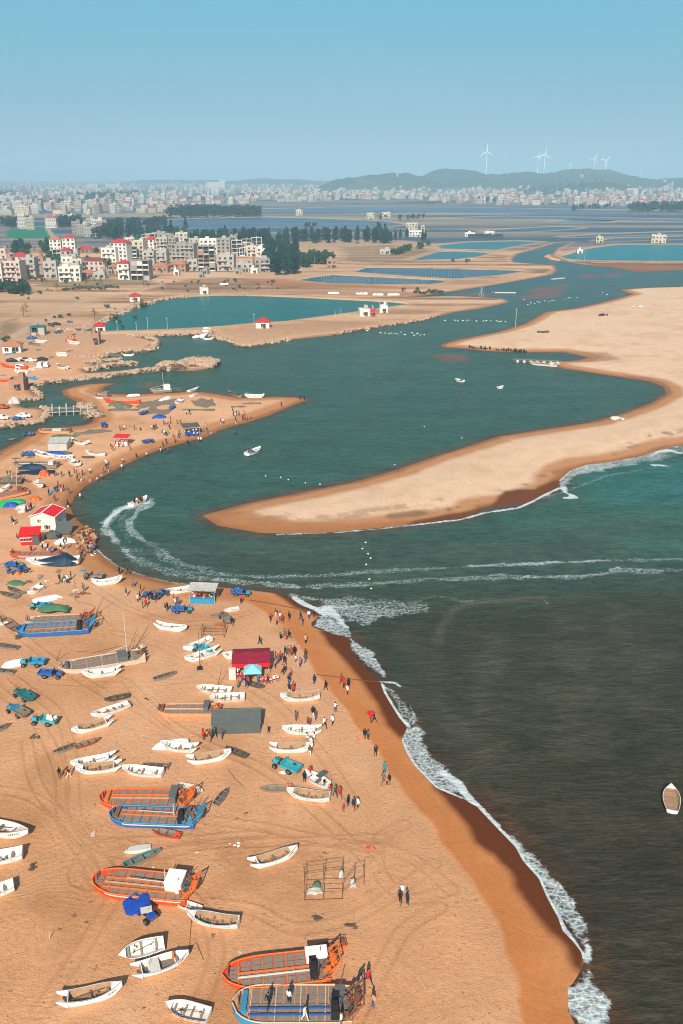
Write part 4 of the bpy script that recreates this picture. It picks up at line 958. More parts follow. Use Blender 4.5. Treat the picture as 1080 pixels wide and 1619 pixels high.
# ------------------------------------------------------------------ flat-decked oyster barges
def barge(name, L, B, side='orange', gun='orange', stripe=None, rails=(), bowcap=None, tower=True, house=None, frame='orange', mast=0.0, bowlen=0.28, planks=1.0, heap='orange', H=0.85, horn=0.0, drum=None, boards='plank', raise_bow=.25):
    root = empty(name)
    n = 22; st = []
    for i in range(n + 1):
        t = i / n; q = max(0, (t - (1 - bowlen)) / bowlen)
        w = B / 2 * max(0.10, math.sqrt(max(0, 1 - q ** 2.2)) if q > 0 else 1.0)
        if t < .06: w *= .93
        zt = H + raise_bow * q ** 2 + horn * max(0, (.10 - t) / .10) ** 1.5
        zk = 0.06 + H * .62 * q ** 2.5
        st.append((-L / 2 + L * t, w, zt, zk))
    hb = MB()
    rings = []
    for x, w, zt, zk in st:
        rings.append([(x, -w, zt), (x, -w * .99, zk + .18), (x, -w * .80, zk), (x, w * .80, zk), (x, w * .99, zk + .18), (x, w, zt), (x, w - .10, zt), (x, w - .10, H - .10), (x, -w + .10, H - .10), (x, -w + .10, zt)])
    hb.loft(rings, 0)
    hb.build('hull', W_[side], root)
    dk = MB(); x = -L / 2 + .12; pl = planks
    def wid(x): 
        t = (x + L / 2) / L * n; i = min(int(t), n - 1); return (st[i][1] + (st[i + 1][1] - st[i][1]) * (t - i))
    lanes = 4
    while x < L / 2 - .5:
        x2 = min(x + pl, L / 2 - .35); w0 = min(wid(x), wid(x2)) - .14
        for k in range(lanes):
            y0, y1 = -w0 + 2 * w0 * k / lanes, -w0 + 2 * w0 * (k + 1) / lanes
            z = H - .035 + rnd.uniform(-.012, .015)
            dk.box(((x + x2) / 2, (y0 + y1) / 2, z), (x2 - x - .09, (y1 - y0) - .08, .05), rnd.uniform(-.006, .006))
        x = x2
    dk.build('deck', W_[boards], root)
    for sd in (1, -1):
        g = MB(); g.path([(x, sd * (w - .02), zt + .02) for x, w, zt, zk in st], .07, 6); g.build('gunwale', W_[gun], root)
        if stripe:
            g = MB()
            for i in range(1, int(n * .82)):
                (x, w, zt, zk), (x2, w2, zt2, zk2) = st[i], st[i + 1]
                y, y2 = sd * (w + .012), sd * (w2 + .012)
                g.add([(x, y, zt - .28), (x2, y2, zt2 - .28), (x2, y2, zt2 - .12), (x, y, zt - .12)], [(0, 1, 2, 3) if sd < 0 else (3, 2, 1, 0)])
            g.build('side_stripe', W_[stripe], root)
    for y, c in rails:
        g = MB(); x1 = L / 2 * .72
        g.box(((-L / 2 + 1.3 + x1) / 2, y * B / 2, H + .10), (x1 + L / 2 - 1.3, .13, .13), rnd.uniform(-.01, .01)); g.build('deck_rail', W_[c], root)
    if bowcap:
        g = MB(); g.box((L / 2 * .80, 0, H + .16), (.42, B * .55, .42)); g.build('bow_locker', W_[bowcap], root)
    g = MB()
    for y in (-.25, .25): g.tube((L / 2 * .9, y * .6, H), (L / 2 * .9, y * .6, H + .6 + raise_bow), .06)
    g.build('bollard', W_['iron'], root)
    sx = -L / 2 + 1.0
    if tower:
        g = MB(); g.box((sx + .5, B * .16, H + .42), (.72, B * .55, .95), .0, 0, .92); g.box((sx + .5, B * .30, H + 1.15), (.5, .55, .6), .1); g.build('engine_casing', W_['black'], root)
        g = MB(); g.box((sx + .1, -B * .2, H + .2), (.9, B * .42, .45)); g.box((sx - .5, B * .05, H + .25), (.55, .7, .5)); g.tube((sx + .1, -.1, H + .4), (sx + .1, .6, H + .4), .26, n=10); g.build('winch', W_['iron'], root)
    if house:
        c, hx, hy, wx, wy, hz = house
        g = MB(); g.box((sx + hx, hy * B / 2, H - .12 + hz / 2), (wx, wy, hz)); hs = g.build('locker', W_[c], root)
        g = MB(); g.box((sx + hx, hy * B / 2, H - .12 + hz + .05), (wx + .16, wy + .16, .07)); g.build('lid', W_[c], hs)
    if frame:
        g = MB(); fx = -L / 2 - .1
        for sy in (-1, 1):
            g.tube((fx + .5, sy * B * .40, H), (fx - .9, sy * B * .30, H + 1.35), .06); g.tube((fx + .1, sy * B * .40, H), (fx - .9, sy * B * .30, H + 1.35), .05)
        g.tube((fx - .9, -B * .34, H + 1.35), (fx - .9, B * .34, H + 1.35), .07); g.tube((fx - .3, -B * .36, H + .8), (fx - .3, B * .36, H + .8), .05)
        for k in range(5): g.tube((fx + .3, B * (-.3 + .15 * k), H + .1), (fx - .8, B * (-.34 + .17 * k), H + 1.2), .035)
        g.build('stern_frame', W_[frame], root)
        g = MB(); g.tube((fx - .35, -.45, H + .45), (fx - .35, .45, H + .45), .34, n=10); g.build('net_drum', W_[drum or frame], root)
    for k in range(int(L / 2.2)):
        xx = L / 2 * .70 - k * 2.2; g = MB(); g.box((xx, 0, H + .035), (.09, 2 * wid(xx) - .25, .06)); g.build('cross_batten', W_[gun if gun not in ('wood',) else 'rwood'], root)
    if frame:
        g = MB()
        for k in range(7): a = Vector((sx - .2 + rnd.uniform(-.7, .9), rnd.uniform(-.42, .42) * B, H)); g = MB(); g.tube(a, a + Vector((rnd.uniform(-.9, .5), rnd.uniform(-.6, .6), rnd.uniform(.7, 1.7))), .035, n=5); g.build('rigging_pole', W_['rwood'], root)
        for k in range(8): g = MB(); g.box((sx - .4 + rnd.uniform(-.6, .8), rnd.uniform(-.4, .4) * B, H + .2), (rnd.uniform(.2, .6), rnd.uniform(.2, .5), rnd.uniform(.2, .5)), rnd.random() * 3); g.build('crate', W_[(frame, 'dwood')[k % 2]], root)
    if mast:
        g = MB(); g.tube((sx + 1.5, 0, H - .1), (sx + 1.5, 0, H + mast), .09, .05, 7); g.build('mast', W_['pole'], root)
        g = MB(); g.tube((sx + 1.5, 0, H + mast * .25), (sx + 5.5, .3, H + .9), .06, .04); g.build('boom', W_['pole'], root)
    if heap:
        g = MB()
        for j in range(16): g.ball((sx - .55 + rnd.gauss(0, .35), rnd.gauss(-.15, .3) * B * .5, H + .15 + rnd.random() * .35), rnd.uniform(.12, .26), j % 2, 6, 4, jit=.4)
        g.build('gear_heap', [W_[heap], W_['rwood']], root)
    return root
def put_barge(fn, a, b, label, h=.9, lean=0.0, dz=0.0):
    """a = stern middle, b = bow tip at deck height"""
    A, Bv = deck_point(*a, h), deck_point(*b, h); d = Bv - A; L = math.hypot(d.x, d.y); c = (A + Bv) / 2
    o = fn(L); o.location = (c.x, c.y, hgt(c.x, c.y) - .10 + dz); o.rotation_euler = (R(lean), 0, math.atan2(d.y, d.x))
    reg(o, label, 'barge', None, px=((a[0] + b[0]) / 2, (a[1] + b[1]) / 2)); return o

# ------------------------------------------------------------------ vehicles
def wheel(parent, x, y, r, w, two=True):
    g = MB(); n = 12
    ring = [[(x + math.cos(6.2832 * k / n) * rr, y + yy, r + math.sin(6.2832 * k / n) * rr) for k in range(n)] for rr, yy in ((r * .62, -w / 2), (r, -w / 2 * .8), (r, w / 2 * .8), (r * .62, w / 2))]
    g.loft(ring, 0); t = g.build('wheel', W_['rub'], parent)
    if two:
        g = MB(); g.tube((x, y - w * .53, r), (x, y + w * .53, r), r * .5, n=10); g.build('rim', W_['iron'], t)
def tractor(col='sky', bed='sky', load=None, open_bed=True, dark='iron'):
    """a small farm truck: engine and open driver's stand in front (+X), tipping tray behind"""
    root = empty('farm_truck')
    g = MB(); g.box((-.2, 0, .52), (3.7, .55, .14)); g.box((-.9, 0, .42), (.12, 1.2, .12)); g.box((1.25, 0, .42), (.12, 1.1, .12)); g.build('chassis', W_[dark], root)
    g = MB(); g.box((-.85, 0, .66), (2.3, 1.5, .07))
    for sy in (-1, 1): g.box((-.85, sy * .73, .86), (2.3, .05, .36))
    g.box((-1.98, 0, .86), (.05, 1.42, .36)); g.build('cargo_bed', W_[bed], root)
    g = MB(); g.box((.33, 0, .98), (.07, 1.45, .75)); g.build('headboard', W_[col], root)
    g = MB(); g.box((1.35, 0, .82), (.85, .62, .5), top=.85); g.build('engine_hood', W_[col], root)
    g = MB(); g.tube((1.3, .2, 1.05), (1.3, .2, 1.6), .04); g.build('exhaust_pipe', W_['rub'], root)
    g = MB(); g.box((.72, 0, .80), (.42, .9, .14)); g.box((.52, 0, 1.0), (.08, .9, .4)); g.build('seat', W_['black'], root)
    g = MB(); n = 10
    for k in range(n):
        a, b = 6.2832 * k / n, 6.2832 * (k + 1) / n
        g.tube((1.0 + .06 * math.sin(a), .22 * math.cos(a), 1.25 + .2 * math.sin(a)), (1.0 + .06 * math.sin(b), .22 * math.cos(b), 1.25 + .2 * math.sin(b)), .02, n=4)
    g.tube((1.0, 0, 1.25), (1.2, 0, .95), .025, n=4); g.build('steering_wheel', W_['rub'], root)
    g = MB(); g.box((1.80, 0, .70), (.08, .8, .28)); g.build('bumper', W_[dark], root)
    for x, r, w in ((-.9, .42, .24), (1.25, .36, .20)):
        for sy in (-1, 1): wheel(root, x, sy * .66, r, w)
    if load:
        g = MB()
        for j in range(10): g.ball((-.9 + rnd.uniform(-.9, .9), rnd.uniform(-.5, .5), .95 + rnd.uniform(0, .25)), rnd.uniform(.2, .36), 0, 7, 5, jit=.4)
        g.build('load', W_[load], root)
    return root
def car(col, kind='car'):
    root = empty('parked_car' if kind == 'car' else 'minivan'); m = W_[col]
    van = kind != 'car'
    L, Wd = (4.4, 1.78); hz = 1.85 if van else 1.42
    g = MB()
    prof = [(-2.2, .45), (-2.2, .95), (-1.95 if van else -1.5, 1.02), (-1.85 if van else -1.05, hz), (.9 if van else .35, hz), (1.55 if van else 1.05, .98), (2.15, .82), (2.2, .45)]
    rings = []
    for y, k in ((-.89, 0), (-.80, 1), (.80, 1), (.89, 0)):
        rings.append([(x * (1 if k else .985), y if z < 1 else y * .86, z if k or z < 1.1 else z - .06) for x, z in prof])
    g.loft(rings, 0); g.box((0, 0, .38), (4.1, 1.6, .2)); g.build('body', m, root)
    g = MB(); x0, x1 = (-1.7, .95) if van else (-1.05, .42)
    for sy in (-1, 1): g.add([(x0, sy * .862, 1.06), (x1 + .3, sy * .862, 1.06), (x1 - .05, sy * .78, hz - .12), (x0 + .1, sy * .78, hz - .12)], [(0, 1, 2, 3)])
    g.build('side_window', W_['glass'], root)
    g = MB(); xa, xb = (1.50, .97) if van else (1.0, .42)
    g.add([(xa + .02, -.70, 1.04), (xa + .02, .70, 1.04), (xb + .02, .62, hz - .06), (xb + .02, -.62, hz - .06)], [(0, 1, 2, 3)]); g.build('windscreen', W_['glass'], root)
    for x in (-1.35, 1.35):
        for sy in (-1, 1): wheel(root, x, sy * .80, .33, .2, False)
    for sy in (-.6, .6):
        h = MB(); h.box((2.20, sy, .72), (.05, .3, .14)); h.build('headlight', W_['pole'], root)
    return root

# ------------------------------------------------------------------ people
POSES = {}
def person_mesh(pose):
    """one continuous skinned body; +X is forward"""
    if pose in POSES: return POSES[pose]
    V = []; E = []; Rr = []
    def v(p, r, par=None):
        V.append(p); Rr.append(r)
        if par is not None: E.append((par, len(V) - 1))
        return len(V) - 1
    lean = {'bend': .55, 'sit': .12}.get(pose, .03)
    drop = {'sit': .50, 'squat': .52}.get(pose, 0.0)
    hz = .93 - drop
    pel = v((0, 0, hz), .125)
    sp = v((lean * .22, 0, hz + .20), .118, pel); chx = lean * .55; chz = hz + .44 * math.cos(lean)
    ch = v((chx, 0, chz - .04), .135, sp); nk = v((chx + lean * .16, 0, chz + .10), .055, ch)
    hd = v((nk and V[nk][0] + lean * .10 + .015, 0, V[nk][2] + .105), .082, nk); tp = v((V[hd][0] + .005, 0, V[hd][2] + .115), .078, hd)
    v((V[hd][0] + .098, 0, V[hd][2] + .03), .016, hd)         # nose
    for sy in (-1, 1): v((V[hd][0], sy * .085, V[hd][2] + .04), .018, hd)   # ears
    for sy in (-1, 1):
        ph = sy if pose in ('walk', 'stride') else 0
        amp = {'walk': .16, 'stride': .26}.get(pose, 0)
        hip = v((0, sy * .095, hz - .07), .095, pel)
        if pose == 'sit': kn = (.42, sy * .13, hz - .02); an = (.48, sy * .12, .08); toe = (.64, sy * .13, .035)
        elif pose == 'squat': kn = (.30, sy * .17, hz + .05); an = (.02, sy * .14, .08); toe = (.18, sy * .16, .03)
        else:
            kn = (ph * amp * .8 + .03, sy * .11, .49); an = (ph * amp * 1.55 - (.06 if ph < 0 else 0), sy * .11, .085 + (.06 if ph < 0 else 0)); toe = (an[0] + .16, sy * .125, an[2] - .05)
        k_ = v(kn, .066, hip); a_ = v(an, .042, k_); v(toe, .034, a_)
        sh = v((chx + .01, sy * .185, chz + .02), .062, ch)
        if pose == 'photo': el = (chx + .16, sy * .25, chz - .16); wr = (chx + .30, sy * .10, chz + .10)
        elif pose == 'point' and sy > 0: el = (chx + .22, .30, chz - .02); wr = (chx + .46, .34, chz + .06)
        elif pose == 'bend': el = (chx + .10, sy * .21, chz - .26); wr = (chx + .22, sy * .18, chz - .48)
        elif pose in ('sit', 'squat'): el = (chx + .12, sy * .25, chz - .24); wr = (chx + .34, sy * .16, chz - .30)
        else: el = (chx - ph * amp * .5 - .01, sy * .235, chz - .27); wr = (chx - ph * amp * .9 + .06, sy * .24, chz - .51)
        e_ = v(el, .044, sh); w_ = v(wr, .028, e_)
        d = (Vector(wr) - Vector(el)).normalized(); sd_ = d.cross(Vector((0, 1, 0) if abs(d.y) < .7 else (1, 0, 0))).normalized()
        pa = Vector(wr) + d * .07; p_ = v(tuple(pa), .034, w_)
        for f, (o_, ln) in enumerate(((-.030, .070), (-.010, .082), (.010, .076), (.028, .058))):
            k1 = v(tuple(pa + sd_ * o_ + d * .035), .0095, p_); v(tuple(pa + sd_ * o_ + d * ln + Vector((.012, 0, 0))), .008, k1)
        v(tuple(Vector(wr) + d * .035 - sd_ * .055 + Vector((.02, 0, 0))), .011, w_)    # thumb from the side of the palm
    me = bpy.data.meshes.new('person'); me.from_pydata(V, E, [])
    o = bpy.data.objects.new('tmp', me); COL.objects.link(o)
    md = o.modifiers.new('Skin', 'SKIN'); md.use_smooth_shade = True
    for i, sv in enumerate(me.skin_vertices[0].data):
        sv.radius = (Rr[i], Rr[i]); sv.use_root = (i == 0)
    ss = o.modifiers.new('Sub', 'SUBSURF'); ss.levels = 1; ss.render_levels = 1
    dg = bpy.context.evaluated_depsgraph_get(); dg.update()
    m2 = bpy.data.meshes.new_from_object(o.evaluated_get(dg)); m2.name = 'person'
    bpy.data.objects.remove(o)
    for k in ('skin', 'black', 'iron', 'dwood'): m2.materials.append(W_[k])
    hv = V[nk]
    for p in m2.polygons:
        c = p.center; p.use_smooth = True
        if c.z > hv[2] + .015 and Vector((c.x - V[hd][0], c.y)).length < .2 and c.z > V[hd][2] - .11: k = 0
        elif c.z < .075 or (pose == 'sit' and c.x > .55 and c.z < .1): k = 3
        elif c.z < hz + .02 and abs(c.y) < .20: k = 2
        else: k = 1
        p.material_index = k
    # hands
    for i, (a, r) in enumerate(zip(V, Rr)):
        if r < .0345 and i > 8 and a[2] > .1:
            for p in m2.polygons:
                if (p.center - Vector(a)).length < .06 and p.material_index in (1, 2): p.material_index = 0
    POSES[pose] = (m2, V[hd], V[tp], hz, (chx, chz))
    return POSES[pose]
_hair = {}
CLOTH = {}
def cloth(name, rgb):
    if name not in CLOTH: CLOTH[name] = mat(name + '_clothing', rgb, .8, .15, 6)
    return CLOTH[name]
COLORS = dict(black=(.012, .012, .014), grey=(.14, .14, .15), white=(.72, .71, .68), red=(.55, .018, .02), blue=(.03, .10, .34), violet=(.22, .16, .50), orange=(.75, .18, .03), green=(.03, .12, .07), brown=(.13, .065, .035), pink=(.62, .16, .20), yellow=(.70, .42, .05), teal=(.03, .22, .30), navy=(.015, .025, .06), peach=(.72, .32, .20))
def long_hair(pose):
    if pose in _hair: return _hair[pose]
    me, hd, tp, hz, c = person_mesh(pose)
    g = MB(); rings = []
    for z, r, dx in ((-.10, .06, -.055), (-.02, .092, -.03), (.06, .100, -.02), (.12, .088, -.012), (.165, .045, -.005)):
        rings.append([(hd[0] + dx + r * math.cos(a), r * .95 * math.sin(a), hd[2] + z + (.05 if math.cos(a) > .55 and z < .05 else 0)) for a in [6.2832 * k / 8 for k in range(8)]])
    g.loft(rings)
    o = g.build('hair', W_['hair'], None, True); _hair[pose] = o.data; bpy.data.objects.remove(o); return _hair[pose]
_coat = {}
def coat_mesh(pose, long):
    k = (pose, long)
    if k in _coat: return _coat[k]
    me, hd, tp, hz, (chx, chz) = person_mesh(pose)
    g = MB(); zb = .28 if long else hz - .20
    rings = []
    for t, rx, ry in ((0, .20 if long else .17, .24 if long else .21), (.45, .17, .20), (.75, .155, .185), (.93, .145, .205), (1.0, .08, .12)):
        z = zb + (chz + .075 - zb) * t; x = chx * max(0, (z - hz) / (chz - hz + 1e-6)) if z > hz else 0
        rings.append([(x + rx * math.cos(a), ry * math.sin(a), z) for a in [6.2832 * q / 10 for q in range(10)]])
    g.loft(rings); o = g.build('coat', W_['black'], None, True); _coat[k] = o.data; bpy.data.objects.remove(o); return _coat[k]
def put_person(px, py, top, low='black', pose=None, coat=None, extra=None, face=None, where=None, z0=None, on=None, facing=None):
    pose = pose or rnd.choice(['stand', 'stand', 'walk', 'walk', 'stride', 'photo', 'stand'])
    me, hd, tp, hz, c = person_mesh(pose)
    if z0 is None: x, y, z = G(px, py)
    else: x, y = P(px, py, z0); z = z0
    z = max(z, -.25)
    o = bpy.data.objects.new('person', me); COL.objects.link(o)
    s = rnd.uniform(.94, 1.04)
    if extra == 'child': s *= .68
    o.location = (x, y, z - .01); o.rotation_euler = (0, 0, rnd.uniform(0, 6.28) if facing is None else facing); o.scale = (s, s, s)
    o.material_slots[1].link = 'OBJECT'; o.material_slots[1].material = cloth(top, COLORS[top])
    o.material_slots[2].link = 'OBJECT'; o.material_slots[2].material = cloth(low, COLORS[low])
    h = bpy.data.objects.new('hair', long_hair(pose)); COL.objects.link(h); h.parent = o
    if coat is None: coat = rnd.random() < .45 and pose not in ('sit', 'squat', 'bend')
    if coat:
        q = bpy.data.objects.new('dress' if coat == 'long' else 'coat', coat_mesh(pose, coat == 'long')); COL.objects.link(q); q.parent = o
        q.material_slots[0].link = 'OBJECT'; q.material_slots[0].material = cloth(top, COLORS[top])
    kind = 'dress' if coat == 'long' else ('coat' if coat else 'top')
    act = {'stand': 'standing', 'walk': 'walking', 'stride': 'striding', 'photo': 'with arms raised', 'point': 'pointing', 'bend': 'bending down', 'sit': 'sitting', 'squat': 'squatting'}[pose]
    who = 'small child' if extra == 'child' else 'person'
    trs = '' if coat == 'long' else f' and {low} trousers'
    reg(o, f'{who} in {top} {kind}{trs} {act}', 'person', 'people on the beach', px=(px, py)); return o
# ================================================================== town houses
def px_per_m(px, py, z=0.8):
    x, y = P(px, py, z); x2, y2 = P(px + 10, py, z); return 10.0 / abs(x2 - x)
_win = {}
def window_mesh(w, h, glass='glass', trim='wall'):
    k = (round(w, 1), round(h, 1), glass, trim)
    if k not in _win:
        g = MB(); g.box((0, 0, 0), (w, .08, h), 0, 0)
        g.box((0, -.06, -h / 2 - .08), (w + .35, .34, .12), 0, 1); g.box((0, -.08, h / 2 + .08), (w + .35, .40, .12), 0, 1); g.box((0, -.03, 0), (.07, .12, h), 0, 1)
        o = g.build('window', [W_[glass], W_[trim]]); _win[k] = o.data; bpy.data.objects.remove(o)
    return _win[k]
def hip_roof(g, w, d, z, h, over=.5, m=0):
    a, b = w / 2 + over, d / 2 + over; r = max(.3, a - b)
    g.add([(-a, -b, z), (a, -b, z), (a, b, z), (-a, b, z), (-r, 0, z + h), (r, 0, z + h), (-a, -b, z - .25), (a, -b, z - .25), (a, b, z - .25), (-a, b, z - .25)],
          [(0, 1, 5, 4), (1, 2, 5), (2, 3, 4, 5), (3, 0, 4), (6, 7, 1, 0), (7, 8, 2, 1), (8, 9, 3, 2), (9, 6, 0, 3), (9, 8, 7, 6)], m)
def gable_roof(g, w, d, z, h, over=.4, m=0):
    a, b = w / 2 + over, d / 2 + over
    g.add([(-a, -b, z), (a, -b, z), (a, b, z), (-a, b, z), (-a, 0, z + h), (a, 0, z + h), (-a, -b, z - .2), (a, -b, z - .2), (a, b, z - .2), (-a, b, z - .2)],
          [(0, 1, 5, 4), (2, 3, 4, 5), (6, 7, 1, 0), (8, 9, 3, 2), (9, 8, 7, 6), (1, 7, 8, 2, 5), (3, 9, 6, 0, 4)], m)
def house(x0, x1, yt, yb, wall, label, roof=None, style='plain', rz=None, glass='glass', dk=.8, balc=0, cat='house', name='town_house'):
    cx = (x0 + x1) / 2; x, y, z = G(cx, yb); s = px_per_m(cx, yb)
    w = (x1 - x0) / s * .93; d = max(5.0, w * dk); h = max(3.0, (yb - yt) / s)
    if roof in ('rroof', 'oroof', 'mroof') : h = max(3.2, h - min(2.6, h * .25))
    rz = rnd.uniform(-.22, .22) if rz is None else rz
    root = empty(name, (x, y + d / 2 * .9, z - .4), rz); h += .4
    nf = max(1, int(round((h - .4) / 3.3))); fh = (h - .2) / nf
    wm = W_[wall]
    if style == 'frame':
        g = MB(); g.box((0, .4, h / 2), (w - 1.6, d - 2.4, h - .3)); g.build('shade_core', W_['hollow'], root)  # dark core block painted as the shade of the open rooms
        for k in range(nf + 1):
            g = MB(); g.box((0, 0, .1 + k * fh), (w, d, .28)); g.build('floor_slab', wm, root)
        nc = max(3, int(w / 3.6) + 1)
        for i in range(nc):
            for yy in (-d / 2 + .25, d / 2 - .25):
                g = MB(); g.box((-w / 2 + .25 + (w - .5) * i / (nc - 1), yy, h / 2 + (.6 if i % 2 else 0)), (.42, .42, h - .1 + (1.2 if i % 2 else 0))); g.build('column', wm, root)
        for k in range(nf):
            for i in range(nc - 1):
                if rnd.random() < .45:
                    g = MB(); xa = -w / 2 + .25 + (w - .5) * (i + .5) / (nc - 1); hh = fh * rnd.choice((.3, .35, .9))
                    g.box((xa, -d / 2 + .3, .25 + k * fh + hh / 2), ((w - .5) / (nc - 1) - .45, .18, hh)); g.build('infill_wall', W_[rnd.choice(['brick', 'dgrey', 'grey', 'wall'])], root)
        for sx in (-1, 1):
            if rnd.random() < .7:
                g = MB(); g.box((sx * (w / 2 - .12), 0, h / 2), (.2, d - 1, h - .4)); g.build('side_wall', W_[rnd.choice(['dgrey', 'brick', 'grey'])], root)
    else:
        g = MB(); g.box((0, 0, h / 2), (w, d, h)); g.build('wall', wm, root)
        if not roof or roof == 'flat':
            g = MB()
            for a in ((0, -d / 2 + .1, w, .2), (0, d / 2 - .1, w, .2)): g.box((a[0], a[1], h + .42), (a[2] + .1, a[3], .84))
            for a in ((-w / 2 + .1, 0), (w / 2 - .1, 0)): g.box((a[0], 0, h + .42), (.2, d - .42, .83))
            g.build('parapet', wm, root)
            g = MB(); g.box((w * rnd.uniform(-.25, .25), d * .15, h + 1.25), (min(3.5, w * .35), min(3.2, d * .4), 2.5)); st = g.build('stair_head', W_[rnd.choice([wall, 'grey', 'dgrey'])], root)
            if rnd.random() < .6: g = MB(); g.tube((w * .3, d * .3, h), (w * .3, d * .3, h + 1.7), .6, n=10); g.build('water_tank', W_[rnd.choice(['iron', 'grey', 'sky'])], root)
        else:
            g = MB(); rh = min(3.2, max(1.6, min(w, d) * .28)); (gable_roof if roof == 'mroof' else hip_roof)(g, w, d, h + .02, rh); g.build('roof', W_[roof], root)
        nw = max(1, int(w / 3.4)); trim = wall if wall in ('wall', 'pink', 'creamw') else 'grey'
        me = window_mesh(1.5, 1.5, glass, trim); me2 = window_mesh(2.2, 1.9, glass, trim)
        for k in range(nf):
            for i in range(nw):
                o = bpy.data.objects.new('window', me2 if (i + k) % 3 == 1 else me); COL.objects.link(o); o.parent = root
                o.location = (-w / 2 + w * (i + .5) / nw + rnd.uniform(-.15, .15), -d / 2 - .03, k * fh + fh * .56)
            ns = max(1, int(d / 4.5))
            for sx in (-1, 1):
                if (sx < 0) != (cx < 540): continue
                for i in range(ns):
                    if rnd.random() < .25: continue
                    o = bpy.data.objects.new('window', me); COL.objects.link(o); o.parent = root
                    o.location = (sx * (w / 2 + .03), -d / 2 + d * (i + .5) / ns, k * fh + fh * .56); o.rotation_euler = (0, 0, sx * math.pi / 2)
        for k in range(1, nf):
            g = MB(); g.box((0, -d / 2 - .08, k * fh), (w + .2, .22, .22)); g.build('string_course', W_[trim], root)
        for k in range(1, nf):
            if balc and (k % balc == 0 or balc == 1):
                g = MB(); bw = w * .55; bx = w * rnd.choice((-.2, .2, 0))
                g.box((bx, -d / 2 - .95, k * fh + .02), (bw, 1.6, .18)); g.box((bx, -d / 2 - 1.7, k * fh + .55), (bw, .1, .9))
                for e in (-1, 1): g.box((bx + e * (bw / 2 - .05), -d / 2 - .95, k * fh + .55), (.1, 1.4, .9))
                g.build('balcony', W_[trim], root)
        g = MB(); g.box((w * .12, -d / 2 - .03, 1.5), (1.5, .09, 2.3)); g.build('door', W_['hollow'], root)  # doorway darkness is put into the panel colour
    reg(root, label, cat, None, px=(cx, yb)); return root

